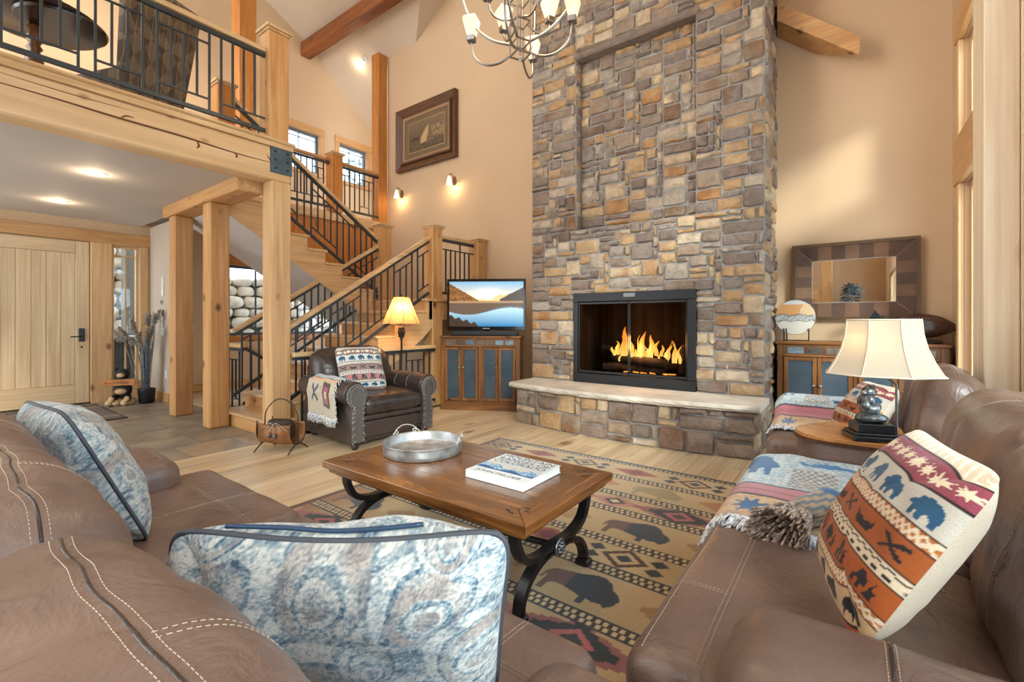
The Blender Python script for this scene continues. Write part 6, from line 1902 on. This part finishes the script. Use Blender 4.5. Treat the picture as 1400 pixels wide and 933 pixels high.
mx0_, mx1_, mz0, mz1 = -.51, .535, 1.26, 2.06
MR = thing('framed_mirror', 'wall mirror in wide patchwork leather frame with nailheads', 'mirror', ((mx0_ + mx1_) / 2, YW, mz0))
frame_ring(MB(), mx0_, mx1_, mz0, mz1, .03, YW - .075, YW - .075, YW - .004).build('outer_moulding', plain('carved_bronze', (98, 78, 56), .4, .6, bump=.8, bs=120), MR, local=False)
LP1, LP2 = leather('frame_leather_light', (112, 80, 56), (92, 64, 44), .72), leather('frame_leather_dark', (82, 56, 38), (66, 44, 30), .72)
def patches(n, O0, O1, I0, I1):
    for k in range(n):
        s0, s1 = max(0, (k - .5) / (n - 1)), min(1, (k + .5) / (n - 1))
        O0v, O1v, I0v, I1v = Vector(O0), Vector(O1), Vector(I0), Vector(I1)
        L_ = (O1v - O0v).length; f0 = (L_ - (I1v - I0v).length) / 2 / L_
        so = lambda s, e: (0.0 if (e == 0 and k == 0) else (1.0 if (e == 1 and k == n - 1) else f0 + (1 - 2 * f0) * s))
        o0, o1 = O0v.lerp(O1v, so(s0, 0)), O0v.lerp(O1v, so(s1, 1)); i0, i1 = I0v.lerp(I1v, s0), I0v.lerp(I1v, s1)
        m = MB(); bk_ = Vector((0, .02, 0))
        m.v = [tuple(p) for p in (o0, o1, i1, i0, o0 + bk_, o1 + bk_, i1 + bk_, i0 + bk_)]
        m.f = [(0, 1, 2, 3), (7, 6, 5, 4), (0, 4, 5, 1), (1, 5, 6, 2), (2, 6, 7, 3), (3, 7, 4, 0)]
        m.build('leather_patch', LP1 if k % 2 else LP2, MR, local=False)
ya_, yb_ = YW - .065, YW - .028
ox0, ox1, oz0, oz1 = mx0_ + .03, mx1_ - .03, mz0 + .03, mz1 - .03
jx0, jx1, jz0, jz1 = ox0 + .145, ox1 - .145, oz0 + .145, oz1 - .145
patches(7, (ox0, ya_, oz1), (ox1, ya_, oz1), (jx0, yb_, jz1), (jx1, yb_, jz1)); patches(7, (ox0, ya_, oz0), (ox1, ya_, oz0), (jx0, yb_, jz0), (jx1, yb_, jz0))
patches(5, (ox0, ya_, oz0), (ox0, ya_, oz1), (jx0, yb_, jz0), (jx0, yb_, jz1)); patches(5, (ox1, ya_, oz0), (ox1, ya_, oz1), (jx1, yb_, jz0), (jx1, yb_, jz1))
m = MB(); a0, a1, c0, c1 = mx0_ + .178, mx1_ - .178, mz0 + .178, mz1 - .178
for k in range(46):
    x = a0 + (a1 - a0) * k / 45
    for z in (c0, c1): m.ball((x, YW - .028, z), .0055, 6, 4)
for k in range(27):
    z = c0 + (c1 - c0) * k / 26
    for x in (a0, a1): m.ball((x, YW - .028, z), .0055, 6, 4)
for (xa, za, xb, zb) in ((mx0_ + .03, mz0 + .03, a0, c0), (mx1_ - .03, mz0 + .03, a1, c0), (mx0_ + .03, mz1 - .03, a0, c1), (mx1_ - .03, mz1 - .03, a1, c1)):
    for k in range(10):
        s = k / 10; m.ball((xa + (xb - xa) * s, YW - .068 + .04 * s, za + (zb - za) * s), .005, 6, 4)
o = m.build('nailheads', NAIL, MR, local=False, smooth=True); o['kind'] = 'stuff'
MB().box(a0, a1, YW - .02, YW - .014, c0, c1).build('mirror_glass', plain('silvered_glass', (236, 236, 234), .01, 1.0, vary=.001), MR, local=False)

# items on the right cabinet
DS = thing('round_plaque', 'round painted landscape disc on a small black stand', 'plaque', (-.465, 5.57, 1.041))
nu, nv = 64, 30
A_, Rr = np.meshgrid(np.linspace(0, 2 * np.pi, nu + 1), np.linspace(0.0, 1, nv + 1))
px, pz = Rr * np.cos(A_), Rr * np.sin(A_)
col = np.zeros(px.shape + (3,)); col[:] = C(206, 200, 188)
k = pz > .12 + .05 * np.sin(px * 7); col[k] = C(206, 178, 140); k2 = k & (px < .1 + pz * .4); col[k2] = C(196, 146, 92); k3 = k & (pz > .75); col[k3] = C(188, 190, 186)
k = (pz <= .12 + .05 * np.sin(px * 7)) & (pz > -.22); col[k] = C(172, 176, 172); kk = k & (np.abs(np.sin(px * 22 + pz * 9) - np.sin(pz * 31)) < .16); col[kk] = C(96, 100, 102)
k = np.abs(pz - .12 - .05 * np.sin(px * 7)) < .025; col[k] = C(90, 94, 96); k = np.abs(pz + .22 - .04 * np.sin(px * 9)) < .02; col[k] = C(100, 104, 104)
R0 = .178
pos = np.stack([px * R0, np.full(px.shape, -.011) , pz * R0 + .245], -1)
color_grid('painted_face', pos, nu, nv, col, attr_mat('glazed_disc', .35, 0, 100, 0, .5), DS)
MB().lathe([(0, 0), (R0, 0), (R0 + .003, .008), (R0, .016), (0, .016)], n=48).xf(Matrix.Translation((0, .008, .245)) @ Matrix.Rotation(math.pi / 2, 4, 'X')).build('disc_body', plain('ceramic_edge', (120, 116, 110), .4), DS, smooth=False)
m = MB()
for x in (-.1, -.075, .12): m.obox((x, -.02, 0), (x, -.02, .13), .008, .008).obox((x, -.02, .004), (x, .06, .004), .008, .008).obox((x, .03, .0), (x, .03, .16), .008, .008)
m.obox((-.1, .06, .004), (.12, .06, .004), .008, .008)
m.build('stand', IRON, DS)
LN = thing('black_lantern', 'small black lantern with peaked roof behind the lamp shade', 'lantern', (.19, 5.58, 1.041))
m = MB()
for (x, y) in ((-.05, -.05), (.05, -.05), (.05, .05), (-.05, .05)): m.vbar((x, y, .01), (x, y, .2), .012, .012)
m.cbox(-.065, .065, -.065, .065, 0, .016, .003); m.build('frame', IRON, LN)
hex_shade([(.085, .2), (.088, .21), (.05, .25), (.045, .262), (.018, .285), (.006, .31)], 4, math.pi / 4).build('roof', IRON, LN)
MB().lathe([(.02, .016), (.02, .12), (.003, .125)], n=12).build('candle', WHITEP, LN, smooth=True)
PD = thing('leather_bolster', 'dark brown stitched leather bolster lying on the right cabinet', 'bolster', (.545, 5.62, 1.041))
m = MB(); n_ = 22; pts = []; rad = []
for i in range(n_ + 1):
    s = i / n_; pts.append((-.27 + .50 * s, 0, .12 + .03 * math.sin(s * 3.0) + .015 * s)); rad.append(max(.006, .115 * math.sin(math.pi * (s * .94 + .05)) ** .75))
m.tube(pts, rad, 18); m.build('body', leather('bolster_leather', (74, 46, 32), (48, 30, 22), .3), PD, smooth=True)
m = MB()
for i in range(4, n_ - 2):
    p = pts[i]; m.ball((p[0], -rad[i] * .75, p[2] + rad[i] * .66), .004, 6, 4)
m.build('stitching', STITCH, PD)
MB().cbox(-.12, .12, -.05, .05, 0, .03, .01).build('foot', plain('dark_foot', (44, 30, 22), .4), PD)

# ============================================================ log basket beside the post
LB = thing('magazine_basket', 'small copper basket with leather ties on black iron legs', 'basket', (-4.40, 2.19, 0), math.radians(24))
COP = plain('copper_leather', (140, 92, 50), .42, .25, vary=.15, vs=10)
L2, Wd = .185, .10
prof = [(-Wd, .27), (-Wd * 1.02, .17), (-Wd * .8, .10), (0, .075), (Wd * .8, .10), (Wd * 1.02, .17), (Wd, .27)]
m = MB()
P = catmull([(0, y, z) for y, z in prof], 4)
b = 0
for x in (-L2, -L2 * .33, L2 * .33, L2):
    bow = .012 * (1 - (x / L2) ** 2)
    m.v += [(x, p.y * (1 + bow * 4), p.z - bow * .8) for p in P]
n_ = len(P)
for i in range(3):
    for k in range(n_ - 1): m.f.append((i * n_ + k, i * n_ + k + 1, (i + 1) * n_ + k + 1, (i + 1) * n_ + k))
o = m.build('sling', COP, LB, smooth=True); md = o.modifiers.new('thick', 'SOLIDIFY'); md.thickness = .006
softbox(-L2 * .75, L2 * .6, -.05, .06, .11, .30, .04, (6, 4, 4), wr=.01, ws=14).build('lining', plain('dark_lining', (52, 34, 24), .7), LB, smooth=True)
m = MB()
for sx in (-1, 1):
    x = sx * L2
    m.tube(catmull([(x, -Wd, .30), (x, -Wd * 1.05, .18), (x, -Wd * .7, .10), (x, 0, .075), (x, Wd * .7, .10), (x, Wd * 1.05, .18), (x, Wd, .30)], 5), .006, 6)
    m.tube(catmull([(x, -Wd - .04, .006), (x, -Wd * .7, .055), (x, 0, .08), (x, Wd * .7, .055), (x, Wd + .04, .006)], 5), .006, 6)
m.build('frame', IRON, LB, smooth=True)
MB().tube(catmull([(-L2, 0, .09), (-L2, 0, .28), (-L2 * .9, 0, .38), (-L2 * .45, 0, .47), (0, 0, .495), (L2 * .45, 0, .47), (L2 * .9, 0, .38), (L2, 0, .28), (L2, 0, .09)], 6), .006, 6).build('handle', plain('bent_iron', (66, 58, 52), .45, .5), LB, smooth=True)
CORD = plain('leather_cord', (170, 158, 144), .6)
m = MB()
for (sx, dx) in ((-1, -.05), (1, .06), (-1, -.09), (1, .1)):
    m.tube(catmull([(0, -Wd - .012, .27), (dx * .5, -Wd - .02, .285), (dx, -Wd - .016, .25), (dx * 1.6, -Wd - .012, .215)], 4), .003, 5)
m.tube(catmull([(0, -Wd - .014, .27), (-.02, -Wd - .022, .23), (-.035, -Wd - .018, .19)], 4), .004, 5).tube(catmull([(0, -Wd - .014, .27), (.015, -Wd - .022, .22), (.02, -Wd - .018, .18)], 4), .004, 5)
m.build('cord', CORD, LB, smooth=True)
MB().lathe([(.004, .03), (.012, .025), (.014, -.02), (.006, -.022)], (-.038, -Wd - .018, .165), 8).lathe([(.004, .03), (.012, .025), (.014, -.02), (.006, -.022)], (.02, -Wd - .018, .155), 8).build('tassel', plain('pewter_tassel', (112, 112, 112), .5, .5), LB, smooth=True)

# ============================================================ entry things
def mat_col(U, V):
    col = np.zeros(U.shape + (3,)); col[:] = C(112, 92, 76); k = (np.abs(U - .5) > .43) | (np.abs(V - .5) > .45); col[k] = C(58, 46, 40)
    k = (np.abs(U - .2) < .04) | (np.abs(U - .8) < .04); col[k & (hashn(np.round(U * 90), np.round(V * 90)) > .3)] = C(150, 128, 100); return col
def flat_mat(name, label, x0, x1, y0, y1, colfn):
    nu, nv = 60, 60; U, V = np.meshgrid(np.linspace(0, 1, nu + 1), np.linspace(0, 1, nv + 1))
    P = np.stack([x0 + U * (x1 - x0), y0 + V * (y1 - y0), np.full(U.shape, .010)], -1); B = P.copy(); B[..., 2] = .0008
    t = thing(name, label, 'doormat', ((x0 + x1) / 2, (y0 + y1) / 2, 0))
    color_grid('pile', P, nu, nv, colfn(U, V), attr_mat('coir_mat', .95, .6, 200), t, local=False, closed_back=B)
flat_mat('doormat', 'long brown bordered doormat lying before the front door', -9.07, -7.44, .80, 1.745, mat_col)

BS = thing('bear_statue', 'small black bear figure holding a carved wooden sign', 'statue', (-8.70, 1.97, 0), math.radians(62))
BF = plain('black_bear_fur', (34, 36, 38), .6, vary=.3, vs=30); TW_ = plain('tan_wood', (206, 172, 126), .6, vary=.12, vs=12)
m = MB(); blob(m, (0, .02, .22), .11, (1.05, .8, 1.15), 1); m.build('body', BF, BS, smooth=True)
m = MB(); blob(m, (0, 0, .46), .085, (1.05, .9, .95), 2); hd = m.build('head', BF, BS, smooth=True)
MB().ball((0, -.075, .445), .04, 10, 6, (1.2, .9, .9)).build('muzzle', TW_, hd, smooth=True)
MB().ball((-.07, 0, .535), .026, 8, 5).build('ear', BF, hd, smooth=True); MB().ball((.07, 0, .535), .026, 8, 5).build('ear', BF, hd, smooth=True)
MB().tube([(-.10, 0, .33), (-.13, -.07, .33), (-.10, -.13, .345)], .034, 8).build('arm', BF, BS, smooth=True); MB().tube([(.10, 0, .33), (.13, -.07, .33), (.10, -.13, .345)], .034, 8).build('arm', BF, BS, smooth=True)
MB().ball((0, -.07, .21), .07, 10, 6, (1.1, .5, .62)).build('belly', TW_, BS, smooth=True)
for sx in (-1, 1):
    MB().tube([(sx * .07, 0, .14), (sx * .085, -.08, .10), (sx * .09, -.12, .10)], .042, 8).build('leg', BF, BS, smooth=True)
    MB().ball((sx * .09, -.145, .105), .036, 10, 6, (1, .5, 1.1)).build('foot_sole', TW_, BS, smooth=True)
sg = MB().cbox(-.19, .19, -.165, -.145, .305, .395, .006).build('sign', plain('sign_wood', (190, 126, 66), .5, vary=.15, vs=14), BS)
me = text_mesh('Autumn Sisters', .052); me.transform(Matrix.Translation((0, -.167, .35)) @ Matrix.Rotation(math.pi / 2, 4, 'X')); link_obj('sign_lettering', me, plain('burnt_letter', (96, 46, 22), .7), sg)
m = MB(); rb = random.Random(2)
for k in range(9):
    a = k * .7; m.tube([(-.13 + .03 * k, -.12 + .05 * (k % 3), .045), (-.13 + .03 * k, -.02 + .05 * (k % 3), .05)], .045, 8)
m.build('log_base', TW_, BS, smooth=True)

GV = thing('grass_vase', 'tall dried pampas grass arrangement in a black pot by the door', 'plant', (-8.62, 2.24, 0))
MB().lathe([(0, 0), (.085, 0), (.10, .02), (.11, .20), (.115, .22), (.1, .225), (.095, .2), (0, .19)], n=20).build('pot', plain('black_pot', (26, 30, 34), .4), GV, smooth=True)
rg = random.Random(12); m = MB(); pl_ = MB()
for k in range(90):
    a = rg.uniform(0, 6.28); sp_ = rg.uniform(.02, .17); h = rg.uniform(.55, .95)
    x, y = math.cos(a), min(.35, math.sin(a))
    x = max(-.55 if False else -1, x)
    pts = [(.05 * x, .05 * y, .2), (sp_ * .5 * x, sp_ * .5 * y, .2 + h * .5), (sp_ * x, min(.16, sp_ * y), .2 + h)]
    m.tube(catmull(pts, 4), [.006, .006, .006, .006, .005, .005, .004, .003, .002], 4)
o = m.build('grass_blades', plain('blue_grey_grass', (92, 104, 112), .7, vary=.5, vs=40), GV, smooth=True); o['kind'] = 'stuff'
for (dx, dy, h, L) in ((-.25, -.22, .98, .3), (-.30, -.05, .92, .26), (.02, -.12, 1.08, .3), (.10, .02, 1.02, .3), (-.05, .05, 1.2, .25), (.12, -.1, .95, .26), (-.1, -.2, 1.02, .26), (.05, .1, 1.25, .24)):
    e = Vector((dx, min(dy, .12), h)); s0 = Vector((dx * .3, dy * .3, .2))
    m = MB().tube(catmull([s0, s0.lerp(e, .6), e], 5), .004, 5)
    d = Vector((dx, dy * .3, .12)).normalized()
    for i in range(190):
        s = rg.random(); p = e + d * (s * L - L * .25); w = .085 * math.sin(math.pi * min(1, s * .9 + .1))
        q = p + Vector((rg.uniform(-1, 1), rg.uniform(-1, .3), rg.uniform(-1, .6))) * w + d * .03
        q.y = min(q.y, .19)
        m.tube([p, q], [.008, .003], 4)
    o = m.build('plume', plain('pampas_plume', (150, 142, 130), .95, vary=.25, vs=60), GV, smooth=True)

def plate(name, label, cat, x, z, w, h, mat=WHITEP, dth=.014, y=2.45, part='toggle', pmat=None):
    t = thing(name, label, cat, (x, y, z))
    MB().cbox(-w / 2, w / 2, -dth, -.0005, -h / 2, h / 2, .003).build('cover_plate', mat, t)
    MB().cbox(-w * .22, w * .22, -dth - .006, -dth + .001, -h * .25, h * .25, .002).build(part, pmat or mat, t)
plate('wall_chime', 'white chime box highest on the entry side wall', 'chime', -8.62, 1.79, .085, .30, part='grille')
plate('motion_sensor', 'dark round-headed sensor below the chime box', 'sensor', -8.67, 1.545, .075, .07, plain('grey_plastic', (150, 148, 144), .5), part='lens', pmat=BLACK)
plate('thermostat', 'brown thermostat panel on the entry side wall', 'thermostat', -8.63, 1.375, .08, .10, plain('brown_plastic', (96, 78, 62), .5), part='display')
plate('keypad', 'white alarm keypad between thermostat and light switch', 'keypad', -8.63, 1.235, .09, .14, part='keys')
plate('light_switch', 'white light switch lowest of the row beside the door', 'switch', -8.61, 1.085, .12, .12, part='rocker')
plate('wall_outlet', 'white outlet low on the entry side wall', 'outlet', -8.46, .43, .075, .12, part='socket')
t = thing('light_switch', 'white switch plate on the wall beyond the stairwell guard', 'switch', (XL, 3.02, 1.14))
MB().cbox(.0005, .014, -.05, .05, -.06, .06, .003).build('cover_plate', WHITEP, t); MB().cbox(.012, .02, -.014, .014, -.03, .03, .002).build('rocker', WHITEP, t)

# ============================================================ loft furniture
LT = thing('pedestal_table', 'dark round loft table on turned pedestal behind the railing', 'table', (-5.74, .70, 3.19))
DKW = wood('dark_mahogany', (30, 18, 12), (48, 30, 20), (66, 42, 28), 'x', 1.2, .25, 0, coat=.3)
MB().lathe([(0, .70), (.46, .70), (.475, .712), (.47, .728), (0, .73)], n=40, sx=1, sy=1).build('top', DKW, LT, auto=40)
MB().lathe([(0, .66), (.30, .66), (.31, .68), (.30, .70), (0, .70)], (.12, .16, 0), 32).build('drop_leaf', DKW, LT, auto=40)
MB().lathe([(.05, .04), (.055, .1), (.035, .14), (.05, .2), (.065, .3), (.06, .36), (.035, .42), (.055, .45), (.035, .48), (.06, .53), (.045, .58), (.05, .62), (.03, .66)], n=20).build('pedestal', wood('turned_wood', (70, 40, 22), (100, 60, 34), (126, 80, 48), 'z', 2, .25, 0, coat=.3), LT, smooth=True)
for k in range(3):
    a = k * 2.094 + .4; MB().strip(catmull([(.03 * math.cos(a), .03 * math.sin(a), .12), (.15 * math.cos(a), .15 * math.sin(a), .08), (.28 * math.cos(a), .28 * math.sin(a), .02)], 5), .05, .04).build('leg', DKW, LT)
LC = thing('upholstered_chair', 'high-backed loft chair upholstered in dark kilim fabric', 'chair', (-5.62, 1.52, 3.192), math.radians(-69))
def kilim():
    t = NT('kilim_upholstery'); mp = t.coords((1, 1, 1)); sp = t.node('ShaderNodeSeparateXYZ'); t.link(mp, 0, sp, 0)
    wv = t.node('ShaderNodeTexWave', i_Scale=2.2, i_Distortion=1.0); wv.bands_direction = 'X'; t.link(mp, 0, wv, 'Vector')
    m2 = t.coords((9, 9, 6), rot=(0, .78, 0)); ck = t.node('ShaderNodeTexChecker', i_Scale=1.0); ck.inputs[1].default_value = lin4((124, 108, 86)); ck.inputs[2].default_value = lin4((74, 62, 52)); t.link(m2, 0, ck, 0)
    r = t.ramp([(.0, (88, 72, 58)), (.42, (88, 72, 58)), (.46, (186, 168, 138)), (.52, (80, 66, 54)), (.56, (180, 160, 128)), (.6, (104, 86, 68))]); t.link(wv, 0, r, 0)
    mx = t.mixrgb('MIX', .5); t.link(ck, 0, mx, 6); t.link(r, 0, mx, 7); t.link(mx, 2, t.b, 'Base Color'); t.b.inputs['Roughness'].default_value = .95; return t.m
KIL = kilim()
softbox(-.34, .34, -.02, .10, .12, 1.32, .05, (8, 3, 12), deform=lambda q, d, h: Vector((q.x * (1 + .12 * (q.z / h[2])), q.y + .10 * (q.z / h[2]), q.z))).build('backrest', KIL, LC, smooth=True)
softbox(-.34, .34, -.62, .0, .18, .46, .05, (8, 8, 4)).build('seat', KIL, LC, smooth=True)
for (x, y) in ((-.28, -.55), (.28, -.55), (-.28, .02), (.28, .02)): MB().lathe([(.022, 0), (.03, .2)], (x, y, 0), 8).build('leg', DKW, LC)

# ============================================================ outside the windows
RK = None
def rock_mat():
    t = NT('pale_boulder'); oi = t.node('ShaderNodeObjectInfo'); r = t.ramp([(0, (206, 200, 190)), (.5, (226, 218, 206)), (1, (190, 184, 176))]); t.link(oi, 'Random', r, 0)
    mp = t.coords((1, 1, 1), rnd=9); n = t.node('ShaderNodeTexNoise', i_Scale=5.0, i_Detail=6.0); t.link(mp, 0, n, 'Vector'); r1 = t.ramp([(.3, (190, 186, 182)), (.7, (255, 255, 255))]); t.link(n, 0, r1, 0)
    mx = t.mixrgb('MULTIPLY', .8); t.link(r, 0, mx, 6); t.link(r1, 0, mx, 7); t.link(mx, 2, t.b, 'Base Color'); t.b.inputs['Roughness'].default_value = .95; t.bump(n, 0, .6, .03); return t.m
RKM = rock_mat()
def boulder_wall(label, x, y0, y1, z0, z1, seed, cw=.36, ch=.22):
    t = thing('boulder_wall', label, 'rock wall', (x, (y0 + y1) / 2, z0)); rg = random.Random(seed)
    MB().box(x - .4, x - .16, y0, y1, z0, z1).build('fill', plain('rock_fill', (150, 146, 140), .95), t, local=False)
    z = z0; row = 0
    while z < z1:
        y = y0 - rg.random() * cw; h = ch * rg.uniform(.8, 1.25)
        while y < y1:
            w = cw * rg.uniform(.7, 1.4)
            m = softbox(-.16, .16, -w / 2 + .01, w / 2 - .01, -h / 2 + .008, h / 2 - .008, h * .42, (2, 3, 2), k=3, wr=.03, ws=4, seed=rg.random() * 20)
            m.xf(Matrix.Translation((x - .05 + rg.uniform(-.04, .04), y + w / 2, z + h / 2))).build('boulder', RKM, t, local=False, smooth=True)
            y += w
        z += h
boulder_wall('pale boulder retaining wall seen through the lower stair window', -11.2, 3.6, 8.2, -.3, 2.2, 1)
boulder_wall('pale boulder wall seen through the door sidelight', -11.6, 1.4, 3.4, .7, 2.9, 2, .3, .26)
PP = thing('porch_post', 'grey porch post outside the sidelight window', 'post', (-10.9, 2.55, -.2))
MB().cbox(-11.0, -10.8, 2.47, 2.63, -.2, 3.0, .01).build('shaft', plain('grey_porch_paint', (104, 104, 104), .7), PP, local=False)
MB().cbox(-11.06, -10.74, 2.41, 2.69, -.2, .72, .01).build('pedestal', plain('dark_stone_base', (70, 72, 76), .8, bump=.6, bs=30), PP, local=False)
TB = thing('storage_bin', 'dark porch bin with pale lid outside the sidelight', 'bin', (-10.0, 2.1, -.1))
MB().cbox(-10.4, -9.7, 1.85, 2.38, -.1, .95, .02).build('body', plain('dark_stone_base2', (58, 62, 68), .8, bump=.6, bs=20, vary=.3, vs=12), TB, local=False)
MB().cbox(-10.44, -9.66, 1.8, 2.42, .95, 1.0, .02).build('lid', plain('pale_lid', (190, 200, 208), .6), TB, local=False)
tag(MB().box(-16, XL - .17, -4, 12, -.35, -.1).build('ground_outside', plain('snowy_ground', (196, 192, 186), .95, vary=.15, vs=1.5)), kind='structure')
def conifer(label, x, y, z, h, seed):
    t = thing('spruce_tree', label, 'tree', (x, y, z)); rg = random.Random(seed)
    MB().lathe([(.16, 0), (.12, h * .5), (.02, h)], n=8).build('trunk', plain('spruce_bark', (104, 90, 78), .9), t)
    m = MB()
    for i in range(520):
        s = rg.random() ** .8; zz = h * (.15 + .85 * s); R = (1 - s) * h * .24 + .1; a = rg.uniform(0, 6.28); r = R * rg.uniform(.3, 1)
        p = Vector((r * math.cos(a), r * math.sin(a), zz - r * .3)); d = Vector((math.cos(a), math.sin(a), -.25)) * .3; q = Vector((-math.sin(a), math.cos(a), 0)) * .1
        b = len(m.v); m.v += [tuple(p - q), tuple(p + d), tuple(p + q), tuple(p + d * .4 + Vector((0, 0, .09)))]; m.f += [(b, b + 1, b + 3), (b + 1, b + 2, b + 3), (b, b + 2, b + 1)]
    o = m.build('needles', plain('frosted_needles', (158, 166, 160), .9, vary=.35, vs=5), t, fix=False); o['kind'] = 'stuff'
conifer('frosted spruce seen through the right upper gallery window', -14.5, 10.3, -1, 10.5, 4)

# ============================================================ rear of the room (seen in the mirror)
timber('timber_post', 'heavy honey post at the rear of the room reflected in mirror', 'post', (-.62, -.38, -3.0, -2.76, 0, 5.5), honey('z'))
AB = thing('arched_brace', 'curved timber brace springing from the rear post', 'brace', (-1.1, -2.88, 1.7))
MB().strip(catmull([(-.62, -2.88, 1.75), (-.9, -2.88, 2.2), (-1.4, -2.88, 2.6), (-1.85, -2.88, 2.8)], 6), .18, .2, side=(0, 1, 0)).build('arch', honey('x'), AB, local=False)
WR = thing('wardrobe', 'amber wooden wardrobe at the rear of the room', 'wardrobe', (-1.2, -3.8, 0))
MB().cbox(-1.75, -.66, -4.04, -3.5, 0, 2.0, .01).build('body', amber('z'), WR, local=False)
for (a, b) in ((-1.72, -1.22), (-1.19, -.69)):
    MB().cbox(a, b, -3.5, -3.47, .06, 1.9, .008).build('door', amber('z'), WR, local=False); MB().cbox(a + .08, b - .08, -3.475, -3.46, .2, 1.76, .01).build('door_panel', amber('z'), WR, local=False)
MB().cbox(-1.8, -.62, -4.04, -3.46, 2.0, 2.06, .01).build('cornice', amber('x'), WR, local=False)
PL = thing('silvery_plant', 'silvery leafed plant in a pot at the rear of the room', 'plant', (.02, -2.6, 0))
MB().lathe([(0, 0), (.16, 0), (.2, .35), (.19, .36), (0, .33)], n=20).build('pot', plain('black_pot', (26, 30, 34), .4), PL, smooth=True)
MB().tube([(0, 0, .33), (.02, 0, .8), (0, 0, 1.9)], [.03, .025, .01], 8).build('trunk', plain('spruce_bark', (104, 90, 78), .9), PL)
m = MB(); rg = random.Random(6)
for i in range(800):
    s = rg.random(); zz = .7 + 1.45 * s; R = .42 * (1 - .75 * s) ; a = rg.uniform(0, 6.28); r = R * rg.uniform(.2, 1)
    p = Vector((r * math.cos(a), r * math.sin(a), zz)); d = Vector((math.cos(a), math.sin(a), rg.uniform(-.5, .5))) * .17; q = Vector((-math.sin(a), math.cos(a), 0)) * .06
    b = len(m.v); m.v += [tuple(p), tuple(p + d * .5 + q), tuple(p + d), tuple(p + d * .5 - q)]; m.f += [(b, b + 1, b + 2, b + 3)]
o = m.build('leaves', plain('silver_leaf', (126, 132, 134), .6, vary=.5, vs=9), PL, fix=False); o['kind'] = 'stuff'
